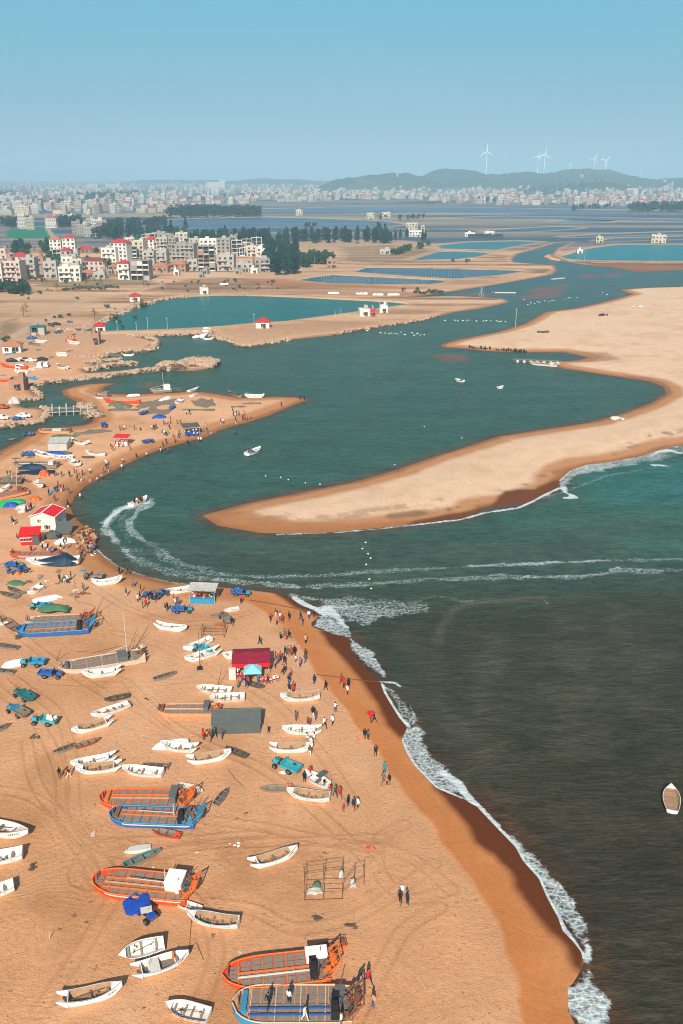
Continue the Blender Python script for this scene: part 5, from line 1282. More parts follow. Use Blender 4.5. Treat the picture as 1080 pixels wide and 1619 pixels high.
def build_town():
    H = house
    H(4, 37, 415, 445, 'pink', 'pale pink four storey house with arched balconies at the left of the village', balc=1)
    H(-12, 5, 416, 446, 'wall', 'white house cut by the left edge of the photo beside the pink house')
    H(20, 47, 401, 424, 'creamw', 'cream house with a wide bright red hipped roof behind the pink house', roof='rroof')
    H(37, 59, 410, 441, 'grey', 'grey concrete house right next to the pink four storey house', balc=2)
    H(58, 73, 408, 431, 'brick', 'narrow bare brick house between two grey concrete houses')
    H(70, 92, 415, 440, 'grey', 'pale grey house left of the white terrace house, with a low front', balc=2)
    H(79, 98, 375, 401, 'wall', 'white three storey house with orange red hipped roof, left of its twin', roof='oroof')
    H(99, 120, 373, 401, 'wall', 'white three storey house with dark red hipped roof, right of its twin', roof='rroof')
    H(97, 115, 392, 424, 'grey', 'grey villa with small bright red pyramid roof above the white terrace house', roof='rroof', dk=.9)
    H(99, 124, 408, 428, 'wall', 'white two storey house just behind the white terrace house')
    H(92, 128, 424, 445, 'wall', 'low white terrace house with long balcony at the field edge', balc=1, dk=.5)
    H(134, 167, 408, 428, 'pink', 'long village hall with maroon gable roof and brick front', roof='mroof', dk=.5, cat='hall', name='village_hall')
    H(127, 147, 428, 441, 'brick', 'low orange brick hut below the village hall', roof='oroof')
    H(148, 168, 432, 441, 'grey', 'low grey shed beside the orange brick hut', dk=.6)
    H(171, 187, 418, 433, 'brick', 'orange roofed brick cottage left of the white red roofed tower block', roof='oroof')
    H(122, 146, 392, 399, 'brick', 'low red roofed row house behind the village hall', roof='rroof', dk=.6)
    H(0, 12, 395, 409, 'pink', 'pale pink house at the far left edge behind the pink four storey house')
    H(161, 187, 394, 414, 'wall', 'white three storey house with open columns on its roof', balc=1)
    H(176, 206, 380, 413, 'wall', 'white five storey house with a red roof and blue glass, tallest of the village', roof='rroof', glass='bglass', dk=.7)
    H(187, 207, 411, 442, 'wall', 'white four storey house with bright red pyramid roof at the field edge', roof='rroof', balc=1)
    H(207, 239, 413, 443, 'dgrey', 'big unfinished grey concrete house right of the white red roofed one', style='frame', rz=-.05)
    H(206, 231, 383, 406, 'creamw', 'cream house behind the big unfinished concrete house', balc=2)
    H(232, 251, 375, 400, 'wall', 'white tower house with dark red hipped roof', roof='rroof', dk=.9)
    H(226, 246, 399, 424, 'grey', 'grey concrete house with balconies beside the white tower house', balc=1)
    H(247, 266, 378, 404, 'grey', 'grey three storey house directly right of the white tower house', balc=1)
    H(246, 266, 399, 418, 'grey', 'grey house with blue windows and round porch in the middle of the village', glass='bglass', balc=1)
    H(252, 273, 371, 386, 'dgrey', 'flat topped grey house at the back of the village')
    H(278, 298, 370, 392, 'creamw', 'cream house with white roof rail at the back of the village', balc=2)
    H(272, 311, 388, 417, 'dgrey', 'wide grey house with brown side wall in the middle of the village', balc=2)
    H(299, 316, 379, 396, 'grey', 'grey house with blue glass in the upper storeys', glass='bglass')
    H(312, 341, 391, 429, 'dgrey', 'unfinished concrete tower with arched front at the field edge', style='frame', rz=.1)
    H(314, 343, 380, 402, 'wall', 'pale white house behind the unfinished arched tower', balc=2)
    H(296, 313, 412, 428, 'grey', 'low grey concrete house left of the unfinished arched tower')
    H(240, 268, 418, 431, 'brick', 'orange brick bungalow below the grey houses', roof='oroof', dk=.7)
    H(268, 296, 414, 430, 'brick', 'orange brick house with tiled roof beside the bungalow', roof='oroof', dk=.7)
    H(344, 368, 379, 405, 'dgrey', 'brown grey block with blind side wall left of the open frames', dk=1.0)
    H(366, 384, 381, 405, 'wall', 'white open concrete frame with dark rooms, leftmost of the row', style='frame', rz=.05)
    H(382, 399, 379, 403, 'grey', 'grey open concrete frame, middle of the row', style='frame', rz=.05)
    H(397, 415, 377, 401, 'wall', 'white open concrete frame, rightmost of the row', style='frame', rz=.05)
    H(343, 372, 405, 428, 'grey', 'grey house with ringed balconies right of the unfinished arched tower', balc=1)
    H(372, 400, 418, 430, 'grey', 'low grey wall house with flat roof in front of the open frames', dk=.5)
    H(400, 426, 411, 430, 'dgrey', 'grey brick house with striped front beside the dark wood', balc=1)
    H(410, 430, 398, 413, 'wall', 'white cubic house touching the dark wood')
    H(516, 533, 412, 424, 'brick', 'small pink brick pump house at the corner of the fish pond', dk=.9, cat='pump house', name='pump_house')
    H(204, 221, 468, 477, 'wall', 'small white cottage with red roof above the green lagoon', roof='rroof', dk=.6)
    H(315, 329, 459, 466, 'wall', 'tiny white hut on the far bank of the green lagoon', dk=.5, cat='hut', name='hut')
    H(642, 661, 354, 364, 'creamw', 'cream two storey house standing alone among the salt pans', dk=.5)
    H(665, 671, 358, 364, 'creamw', 'tiny cream hut right of the lone cream house', cat='hut', name='hut')
    H(646, 672, 366, 374, 'wall', 'long white shed with pale green roof among the salt pans', dk=.4, cat='shed', name='shed')
    H(580, 593, 338, 346, 'creamw', 'cream square house far out on the salt flats, left one'); H(604, 618, 337, 344, 'creamw', 'cream square house far out on the salt flats, right one')
    H(467, 478, 333, 341, 'creamw', 'small square house at the start of the salt flats'); H(399, 411, 329, 338, 'creamw', 'pinkish house at the end of the long hazy wood')
    H(942, 954, 376, 384, 'creamw', 'cream pump house on the pond bank', cat='pump house', name='pump_house')
    H(1030, 1054, 373, 384, 'creamw', 'ruined cream house on the bank of the wide pond', dk=.6)
    H(735, 752, 369, 374, 'wall', 'white shed at the left end of the blue roofed sheds', dk=.5, cat='shed', name='shed'); H(740, 798, 372.5, 377, 'tarp', 'long dark blue roofed shed between the ponds', dk=.35, cat='shed', name='shed'); H(765, 782, 367, 372, 'wall', 'white shed behind the long blue roofed shed', dk=.4, cat='shed', name='shed')
    H(600, 618, 396, 402, 'grey', 'grey hut by the shrubs on the pond bank', cat='hut', name='hut'); H(912, 922, 396, 401, 'wall', 'tiny white hut on the river bend', cat='hut', name='hut')
    H(404, 427, 508.5, 519, 'wall', 'white hut with red roof on the narrow spit by the lagoon', roof='rroof', dk=.4, cat='hut', name='hut')
    H(567, 585, 491, 500, 'wall', 'grey white hut next to the red container on the spit', dk=.5, cat='hut', name='hut'); H(585, 593, 493.5, 500.5, 'red', 'red container between two white huts on the spit', dk=.6, cat='container', name='container'); H(601, 614, 488, 494.5, 'wall', 'white hut with pale blue roof right of the red container', dk=.5, cat='hut', name='hut')
    H(3, 33, 545, 558, 'wall', 'white boat shed with pale red roof on the harbour sand', roof='oroof', dk=.6, cat='shed', name='shed')
    H(144, 157, 529, 545, 'brick', 'square orange brick tower hut on the harbour platform', dk=.8, cat='hut', name='hut'); H(148, 166, 519, 526, 'wall', 'low white hut with red roof behind the orange brick tower hut', roof='rroof', dk=.4, cat='hut', name='hut')
    H(46, 71, 517, 530, 'teal', 'dark blue work shed with open front on the harbour road', style='frame', cat='shed', name='work_shed')
    H(14, 40, 608, 617, 'brick', 'brown red machine house on the lower quay', dk=.6, cat='hut', name='machine_house')

def build_infill():
    for k in range(46):
        px, py = rnd.choice([(rnd.uniform(196, 420), rnd.uniform(386, 414)), (rnd.uniform(-8, 130), rnd.uniform(402, 438)), (rnd.uniform(225, 410), rnd.uniform(384, 404))])
        w = rnd.uniform(11, 19); h = rnd.uniform(11, 20)
        house(px - w / 2, px + w / 2, py - h, py, rnd.choice(['grey', 'dgrey', 'grey', 'wall', 'creamw', 'dgrey']), 'plain concrete house packed between the other village houses', style=rnd.choice(['plain', 'plain', 'frame']), balc=rnd.choice([0, 1, 2]))
        THINGS[-1]['rel'] = False; THINGS[-1]['o']['group'] = 'plain houses packed into the village'
    for k in range(16):
        px, py = rnd.uniform(128, 420), rnd.uniform(428, 444) - 4; w = rnd.uniform(7, 12)
        house(px - w / 2, px + w / 2, py - rnd.uniform(4, 7), py, rnd.choice(['grey', 'brick', 'wall', 'dgrey']), 'low shed at the field edge of the village', dk=.6, cat='shed', name='shed')
        THINGS[-1]['rel'] = False; THINGS[-1]['o']['group'] = 'low sheds at the field edge'
# ------------------------------------------------------------------ the hazy town far away
def far_meshes():
    out = []
    for wall in ('wall', 'pink', 'creamw', 'grey', 'dgrey'):
        for v in range(2):
            g = MB(); w, d, h = ((11, 10, 13) if v == 0 else (16, 9, 9.5))
            g.box((0, 0, h / 2), (w, d, h), 0, 0); g.box((w * .2, 1, h + 1.2), (4, 3.5, 2.4), 0, 0)
            if wall in ('pink', 'wall') and v == 1: hip_roof(g, w, d, h + .3, 2.4, .5, 2)
            else:
                g.box((0, -d / 2 + .2, h + .4), (w, .3, .8), 0, 0)
            nf = int(h / 3.2); nw = int(w / 2.7)
            for k in range(nf):
                for i in range(nw):
                    x = -w / 2 + w * (i + .5) / nw; zc = k * h / nf + h / nf * .55
                    g.box((x, -d / 2 - .02, zc), (1.35, .1, 1.5), 0, 1)
                for sx in (-1, 1):
                    for i in range(3): g.box((sx * (w / 2 + .02), -d / 2 + d * (i + .5) / 3, k * h / nf + h / nf * .55), (.1, 1.2, 1.4), 0, 1)
                if k: g.box((0, -d / 2 - .3, k * h / nf), (w, .6, .2), 0, 0)
            out.append((wall, v, g, w))
    return out
def inside(px, py, poly):
    c = False; n = len(poly)
    for i in range(n):
        (ax, ay), (bx, by) = poly[i], poly[(i + 1) % n]
        if (ay > py) != (by > py) and px < (bx - ax) * (py - ay) / (by - ay) + ax: c = not c
    return c
TOWN = [  # photo outline of the built-up areas, houses wanted
 ([(-40,343),(0,340),(60,338),(150,340),(230,338),(268,333),(330,326),(400,324),(400,300),(200,296),(0,298),(-40,300)], 330),
 ([(380,322),(480,320),(560,316),(640,316),(720,319),(720,304),(640,300),(520,299),(380,302)], 240),
 ([(700,321),(800,324),(900,324),(980,326),(1100,324),(1100,302),(960,300),(880,306),(760,302),(700,306)], 330),
 ([(-40,300),(400,302),(400,290),(-40,291)], 190), ([(400,302),(520,298),(520,289),(400,290)], 50), ([(960,302),(1120,302),(1120,289),(960,292)], 60), ([(740,306),(920,300),(920,294),(790,294),(740,298)], 40),
 ([(20,357),(120,352),(140,356),(40,366)], 6), ([(120,368),(170,362),(170,372),(130,376)], 8),
]
NAMES = {'wall': 'white', 'pink': 'pinkish', 'creamw': 'cream', 'grey': 'pale grey', 'dgrey': 'brown grey'}
def build_far_town():
    far = {k: mat('far_' + n_, c, .9, .2, .3) for k, n_, c in (('wall', 'white_render', (.50, .49, .46)), ('pink', 'pinkish_render', (.46, .36, .31)), ('creamw', 'cream_render', (.44, .39, .31)), ('grey', 'grey_concrete', (.34, .32, .29)), ('dgrey', 'brown_concrete', (.26, .235, .205)), ('glass', 'hazed_window', (.10, .10, .11)), ('rroof', 'red_roof', (.33, .08, .07)))}  # haze put into the colours: muted walls and roofs, lightened windows
    fm = far_meshes(); pts = []
    for poly, n in TOWN:
        xs = [p[0] for p in poly]; ys = [p[1] for p in poly]; k = 0; tries = 0
        while k < n and tries < n * 60:
            tries += 1
            px, py = rnd.uniform(min(xs), max(xs)), rnd.uniform(min(ys), max(ys))
            if not inside(px, py, poly): continue
            x, y = P(px, py, 1.0)
            if hgt(x, y) > 14 and rnd.random() < .93: continue
            if fbm(np.array([x]), np.array([y]), 260, 3)[0] < -.16: continue
            if any(abs(x - q[0]) < 13 and abs(y - q[1]) < 15 for q in pts[-400:]): continue
            pts.append((x, y, px, py)); k += 1
    Z = [hgt(p[0], p[1]) for p in pts]
    order = sorted(range(len(pts)), key=lambda i: pts[i][1])
    protos = {}; rest = MB(); wallset = ['wall', 'pink', 'creamw', 'grey', 'dgrey', 'glass', 'rroof']
    nind = 0
    for i in order:
        x, y, px, py = pts[i]
        wall, v, g, w = fm[rnd.choice([0, 1, 0, 2, 3, 4, 5, 6, 7, 8, 0, 1, 4])]
        sc = rnd.uniform(.8, 1.35); hz = rnd.uniform(.7, 1.5); rz = rnd.uniform(-.5, .5)
        if nind < 225:
            key = (wall, v)
            if key not in protos:
                o = g.build('far_house', [far[wall], far['glass'], far['rroof']]); protos[key] = o.data
            else: o = bpy.data.objects.new('far_house', protos[key]); COL.objects.link(o)
            o.location = (x, y, Z[i] - 1); o.rotation_euler = (0, 0, rz); o.scale = (sc, sc, hz)
            side = 'left' if px < 400 else ('middle' if px < 720 else 'right')
            shape = ('long red roofed' if wall in ('pink', 'wall') else 'long') if v else 'tall flat roofed'
            reg(o, f'{shape} {NAMES[wall]} house of the hazy far town on the {side}' if side != 'middle' else f'{shape} {NAMES[wall]} house of the hazy far town in the middle', 'house', 'far town houses', px=(px, py), rel=False)
            nind += 1
        else:
            mi = wallset.index(wall); M_ = Matrix.Translation((x, y, Z[i] - 1)) @ Matrix.Rotation(rz, 4, 'Z') @ Matrix.Diagonal((sc, sc, hz, 1))
            rest.V_off = len(rest.V)
            k = len(rest.V); rest.V += [tuple(M_ @ Vector(q)) for q in g.V]
            for f, m in zip(g.F, g.M): rest.F.append([k + a for a in f]); rest.M.append({0: mi, 1: 5, 2: 6}[m])
    o = rest.build('far_town', [far[k] for k in wallset]); o['kind'] = 'stuff'
    # landmark blocks
    for (x0, x1, yt, yb, lab) in ((326, 357, 289, 300, 'long white slab block standing high in the far town'), (346, 358, 287.5, 292, 'white block on top of the far town beside the long slab block'), (166, 191, 292, 297, 'long pale block at the back of the far town right of the thin chimney'), (136, 152, 292, 297, 'long pale block at the back of the far town left of the thin chimney'), (24, 48, 327, 341, 'yellowish twin gabled block at the left front of the far town'), (990, 1008, 299, 308, 'white stepped block on the right of the far town')):
        house(x0, x1, yt, yb, 'wall' if 'white' in lab else 'creamw', lab, rz=0.0, dk=.35)
    x, y, z = G(154, 309); g = MB(); g.tube((0, 0, 0), (0, 0, 44), 1.8, 1.0, 10); g.box((0, 0, 45), (4.5, 4.5, 2))
    o = g.build('chimney', W_['wall']); o.location = (x, y, z); reg(o, 'thin white chimney tower rising out of the far town', 'chimney')

# ------------------------------------------------------------------ trees
def leaf_mat(name, rgb, v=.35):
    m, nt, b = new_mat(name)
    oi = nt.nodes.new('ShaderNodeObjectInfo'); geo = nt.nodes.new('ShaderNodeNewGeometry')
    a = noise(nt, geo.outputs['Position'], .35, 4, .7)
    f = math_n(nt, 'MULTIPLY', math_n(nt, 'MULTIPLY_ADD', a, 1.3, .35), math_n(nt, 'MULTIPLY_ADD', oi.outputs['Random'], .7, .65))
    nt.links.new(mixrgb(nt, 1.0, (*rgb, 1), f, 'MULTIPLY'), b.inputs['Base Color'])
    b.inputs['Roughness'].default_value = .7; b.inputs['Specular IOR Level'].default_value = .15
    return m
def crown(g, rs, n_cl, per, cr, zc, rx, rz, leaf, cone=0.0, m=0, cen=(0, 0)):
    for c in range(n_cl):
        while True:
            q = rs.uniform(-1, 1, 3)
            if (q ** 2).sum() < 1: break
        k = 1 - cone * (q[2] * .5 + .5)
        cx, cy, cz = cen[0] + q[0] * rx * k, cen[1] + q[1] * rx * k, zc + q[2] * rz
        for j in range(per):
            d = rs.normal(0, 1, 3); d /= np.linalg.norm(d) + 1e-6
            p = np.array([cx, cy, cz]) + d * cr * rs.uniform(.5, 1.0) * np.array([1, 1, .75])
            nrm = d + rs.normal(0, .5, 3); u = np.cross(nrm, [.3, .5, .8]); u /= np.linalg.norm(u) + 1e-6
            w = np.cross(nrm, u); w /= np.linalg.norm(w) + 1e-6; s = leaf * rs.uniform(.6, 1.3)
            g.add([p - u * s, p - w * s * .55, p + u * s, p + w * s * .55], [(0, 1, 2, 3)], m)
LEAF = {}
def tree_proto(kind):
    rs = np.random.RandomState(sum(map(ord, kind)))
    root = empty({'pine': 'casuarina_tree', 'broad': 'broadleaf_tree', 'bush': 'bush', 'spire': 'casuarina_tree', 'bare': 'bare_tree'}[kind[:-1]])
    g = MB(); H = {'pine': 14, 'spire': 15, 'broad': 9, 'bush': 2.6, 'bare': 8}[kind[:-1]]
    g.path([(0, 0, -.5), (.15, .1, H * .3), (-.1, .1, H * .6), (.05, 0, H * .92)], .18 if H > 3 else .06, 6)
    for k in range(7):
        a = rs.uniform(0, 6.28); z = H * rs.uniform(.25, .75); l = H * .22
        g.tube((0, 0, z), (math.cos(a) * l, math.sin(a) * l, z + l * .6), .08 if H > 3 else .03, .02, 4)
    g.build('trunk', W_['bark'], root)
    if not LEAF:
        LEAF.update(pine=leaf_mat('dark_needle_leaves', (.018, .058, .046)), broad=leaf_mat('dark_green_leaves', (.030, .075, .035)), bush=leaf_mat('dull_green_leaves', (.055, .075, .035)), bare=leaf_mat('brown_twigs', (.12, .085, .05)))
    g = MB(); K = kind[:-1]
    if K == 'pine': crown(g, rs, 60, 34, 1.5, H * .56, 4.2, H * .46, .60, .5)
    elif K == 'spire': crown(g, rs, 56, 30, 1.2, H * .56, 3.4, H * .48, .55, .8)
    elif K == 'broad': crown(g, rs, 52, 34, 1.3, H * .58, 3.8, H * .38, .50, .2)
    elif K == 'bush': crown(g, rs, 14, 22, .5, 1.2, 1.3, .9, .22, .2)
    else: crown(g, rs, 26, 12, 1.0, H * .65, 2.4, H * .30, .16, .2)
    g.build('crown', LEAF['pine' if K == 'spire' else K], root)
    return root
def put_tree(kind, px, py, label, s=1.0, group='trees', rel=False):
    x, y, z = G(px, py)
    o = place('tree_' + kind, lambda: tree_proto(kind), (x, y, z - .15), rnd.uniform(0, 6.28), (s * rnd.uniform(.85, 1.15), s * rnd.uniform(.85, 1.15), s * rnd.uniform(.85, 1.15)))
    reg(o, label, 'bush' if kind.startswith('bush') else 'tree', group, px=(px, py), rel=rel)
def build_trees():
    for i in range(44):     # the dark wood beside the village
        px = rnd.uniform(420, 470); py = 436 - rnd.random() ** 1.3 * 46
        if px < 432 and py > 424: py -= 12
        put_tree(rnd.choice(['pine1', 'pine2', 'spire1']), px, py, 'tall dark tree in the wood right of the white cubic house', .95, 'dark wood by the village')
    for i in range(12): put_tree(rnd.choice(['broad1', 'broad2']), rnd.uniform(469, 500), rnd.uniform(414, 424), 'round dark tree in the clump left of the pump house', 1.1, 'clump left of the pump house')
    for i in range(8): put_tree(rnd.choice(['broad1', 'broad2']), rnd.uniform(502, 524), rnd.uniform(410, 419), 'round dark tree in the clump behind the pump house', 1.0, 'clump behind the pump house')
    for i in range(84):
        px = rnd.uniform(300, 612); put_tree(rnd.choice(['pine1', 'pine2', 'spire1', 'spire2']), px, rnd.uniform(378, 386) + (4 if px < 460 else 0), 'dark tree in the long row between village and salt flats', 1.0, 'tree row behind the village')
    for i in range(26): put_tree(rnd.choice(['pine1', 'spire2', 'broad1']), rnd.uniform(150, 300), rnd.uniform(366, 377), 'dark tree in the row behind the white red roofed houses', 1.1, 'tree row behind the red roofs')
    for i in range(12): put_tree(rnd.choice(['pine1', 'spire2', 'broad1']), rnd.uniform(592, 613), rnd.uniform(376, 386), 'dark tree at the right end of the long tree row', 1.05, 'right end of the tree row')
    for i in range(24):
        t = rnd.random(); put_tree(rnd.choice(['broad1', 'bush1', 'bare1', 'broad2']), 618 + t * 66, 404 - t * 14 + rnd.uniform(-3, 1), 'ragged grey green tree on the pond bank', .75, 'trees on the pond bank')
    for a in ((625, 382), (633, 380), (643, 378), (668, 384), (672, 383), (618, 385)): put_tree('spire1', *a, 'single tall tree beside the long white shed', .8, 'trees by the white shed')
    for i in range(16): put_tree(rnd.choice(['broad1', 'broad2', 'bush1']), rnd.uniform(-4, 44), rnd.uniform(456, 467), 'dense green tree in the grove at the left edge below the pink house', .8, 'grove at the left edge')
    for i in range(22): put_tree(rnd.choice(['broad1', 'broad2', 'pine1', 'bare1']), rnd.uniform(12, 76), rnd.uniform(391, 407), 'dark tree in the grove between red roofs and pink house', .85, 'grove behind the pink house')
    for i in range(12): put_tree('broad2', rnd.uniform(73, 97), rnd.uniform(408, 420), 'dark tree between the grey villa and the pink house', .8, 'trees by the grey villa')
    for i in range(12): put_tree(rnd.choice(['broad1', 'bush1']), rnd.uniform(122, 176), rnd.uniform(400, 430), 'green tree round the village hall', .7, 'trees round the village hall')
    for i in range(18): put_tree('bush1', 100 + i * 5 + rnd.uniform(-1, 1), 460 - i * .25 + rnd.uniform(-1.5, 1.5), 'small dark shrub in the hedge line across the dry field', 1.0, 'hedge across the dry field')
    for a, s in (((169, 487), 1.3), ((228, 486), 1.6), ((226, 487), 1.4), ((63, 465), 1.3), ((183, 506), 1.5), ((638, 461), 1.2), ((686, 463), 1.3), ((739, 415), 1.5), ((716, 414), 1.4), ((35, 468), 1.0), ((45, 466), 1.2), ((68, 445), 1.3), ((105, 448), 1.4), ((55, 443), 1.3), ((372, 446), 1.2), ((432, 447), 1.2), ((660, 460), 1.2), ((95, 503), 1.1), ((8, 540), 1.3), ((12, 536), 1.0)):
        put_tree('bush1', *a, 'single dark shrub', s, 'lone shrubs', rel=True)
    for i in range(14): put_tree('bush1', 655 + i * 3.4 + rnd.uniform(-1, 1), 463 + rnd.uniform(-2, 2), 'low dark shrub on the bank right of the lagoon', .9, 'shrubs right of the lagoon')
    for i in range(34): put_tree(rnd.choice(['bush1', 'bush1', 'bare1']), rnd.uniform(0, 240), rnd.choice([rnd.uniform(446, 462), rnd.uniform(470, 520)]) + 0, 'scrubby bush on the dry fields left of the green lagoon', rnd.uniform(.5, .9), 'scrub on the dry fields')
    for i in range(22): put_tree('bush1', rnd.uniform(250, 440), rnd.uniform(440, 463), 'low brown scrub on the bank behind the green lagoon', rnd.uniform(.5, .9), 'scrub behind the lagoon')
    # far woods that read as one mass
    rs = np.random.RandomState(5); g = MB()
    def wood(poly, n, s):
        xs = [p[0] for p in poly]; ys = [p[1] for p in poly]; k = 0
        while k < n:
            px, py = rnd.uniform(min(xs), max(xs)), rnd.uniform(min(ys), max(ys))
            if not inside(px, py, poly): continue
            k += 1; x, y = P(px, py, 1.0); z = hgt(x, y)
            g.tube((x, y, z - 1), (x, y, z + s * .6), .3, .15, 4, 1)
            crown(g, rs, 9, 11, s * .20, z + s * .55, s * .30, s * .42, s * .10, .4, 0, (x, y))
    wood([(266,345),(268,338),(300,335),(412,337),(412,343),(330,345)], 210, 17)
    wood([(90,354),(128,352),(128,358),(92,360)], 50, 14); wood([(150,362),(262,352),(262,357),(200,361),(160,368)], 70, 14)
    wood([(120,310),(228,306),(228,311),(130,316)], 90, 17); wood([(50,322),(100,320),(105,328),(60,330)], 40, 15); wood([(-20,308),(28,306),(28,312),(-20,314)], 50, 16); wood([(0,354),(48,352),(48,360),(5,360)], 30, 13)
    wood([(990,330),(1100,329),(1100,335),(995,334)], 110, 17); wood([(905,330),(972,329),(972,331),(905,332)], 20, 12)
    wood([(350,312),(440,308),(440,311),(360,315)], 30, 14); wood([(140,372),(160,366),(196,370),(190,380),(150,380)], 36, 13); wood([(305,318),(340,316),(340,319),(306,321)], 16, 14)
    wood([(820,303),(960,298),(960,304),(830,308)], 90, 16); wood([(755,318),(782,317),(784,321),(757,322)], 16, 14); wood([(480,358),(500,357),(500,358),(480,359)], 6, 8); wood([(600,347),(670,345),(670,347),(600,348)], 14, 9)
    o = g.build('far_wood', [LEAF['pine'], W_['bark']]); o['kind'] = 'stuff'

# ------------------------------------------------------------------ wind turbines, poles
def turbine(hub, blade, phase):
    root = empty('wind_turbine'); g = MB(); g.tube((0, 0, -3), (0, 0, hub), 2.6, 1.6, 12); g.build('tower', W_['white'], root)
    g = MB(); g.box((0, 1.5, hub + 1.2), (3.4, 9, 3.4), top=.85); g.build('nacelle', W_['white'], root)
    h = MB(); h.ball((0, -4.2, hub + 1.2), 2.0); hb = h.build('hub', W_['white'], root)
    for k in range(3):
        a = phase + k * 2.0944; ca, sa = math.sin(a), math.cos(a); u = Vector((ca, 0, sa)); w = Vector((sa, 0, -ca)); o_ = Vector((0, -4.6, hub + 1.2))
        g = MB(); rings = []
        for t, c in ((.02, 1.6), (.12, 2.4), (.25, 2.8), (.6, 1.9), (1.0, .7)):
            p = o_ + u * (blade * t); rings.append([p + w * c * 1.15 + Vector((0, .25, 0)), p + Vector((0, -.45 * c * .6, 0)), p - w * c * .75, p + Vector((0, .4 * c * .6, 0))])
        g.loft(rings); g.build('blade', W_['white'], root)
    return root
def build_turbines():
    for px, d, ybase, hubm, bl, ph, lab in ((768, 5600, 268, 93, 48, 0, 'tall wind turbine standing alone left of the other turbines'), (849, 6300, 263, 50, 36, .4, 'wind turbine just behind the left side of a taller one'), (859.5, 5700, 266, 70, 45, .1, 'wind turbine with one blade straight up on the middle ridge'), (900, 7600, 268, 28, 22, .8, 'faintest and smallest wind turbine of the ridge'), (938, 6100, 270, 68, 35, .35, 'wind turbine left of the last pair on the ridge'), (956, 5800, 271, 58, 36, .75, 'wind turbine with tilted blades at the right end of the ridge'), (1013, 8200, 274, 22, 20, .2, 'dim wind turbine far right beyond the ridge')):
        x = (px - 540) / F_PX * d * CP
        z = hgt(x, d); zb = CAM_H + (278 - ybase) / F_PX * d
        o = turbine(max(20, hubm + (zb - z)), bl, ph); o.location = (x, d, z - 1)
        reg(o, lab, 'wind turbine', 'wind turbines on the ridge')
def build_poles():
    for px, yb, yt, lab in ((186, 525, 507, 'thin utility pole at the left end of the lagoon dike'), (216, 523, 509, 'thin pole on the lagoon dike, second from the left'), (234, 522, 502, 'thin tall pole on the lagoon dike, third from the left'), (265, 522, 502, 'thin tall pole with stays on the lagoon dike, rightmost'), (402, 515, 496, 'utility pole left of the red roofed hut on the spit'), (531, 500, 491, 'small mast on the shore of the spit, left'), (539, 500, 487, 'small mast on the shore of the spit, right'), (600, 508, 478, 'utility pole beside the huts on the spit'), (761, 470, 453, 'steel lattice mast on the end of the spit'), (815, 517, 488, 'pale pole at the edge of the sand bar'), (937, 525, 508, 'thin pole standing on the pale sand bar'), (1054, 487, 463, 'thin pole near the right edge of the sand bar'), (588, 405, 390, 'utility pole on the dry field beside the fish ponds'), (627, 400, 388, 'utility pole by the pond bank shrubs'), (924, 412, 397, 'pole in the wide pond near its left corner'), (455, 423, 404, 'pale pole in front of the dark wood'), (498, 422, 406, 'pale pole between the dark tree clumps'), (26, 398, 388, 'white pole in the grove behind the pink house')):
        x, y, z = G(px, yb); s = px_per_m(px, yb); h = (yb - yt) / s
        g = MB(); g.tube((0, 0, -.5), (0, 0, h), .13, .08, 6)
        if yb > 440 and 'mast' not in lab: g.box((0, 0, h - .5), (1.1, .1, .1))
        if 'lattice' in lab:
            for a in (-1.6, 1.6): g.tube((a, 0, 0), (0, 0, h), .08, .05, 5)
        o = g.build('utility_pole', W_['pole']); o.location = (x, y, z); reg(o, lab, 'pole', 'poles')
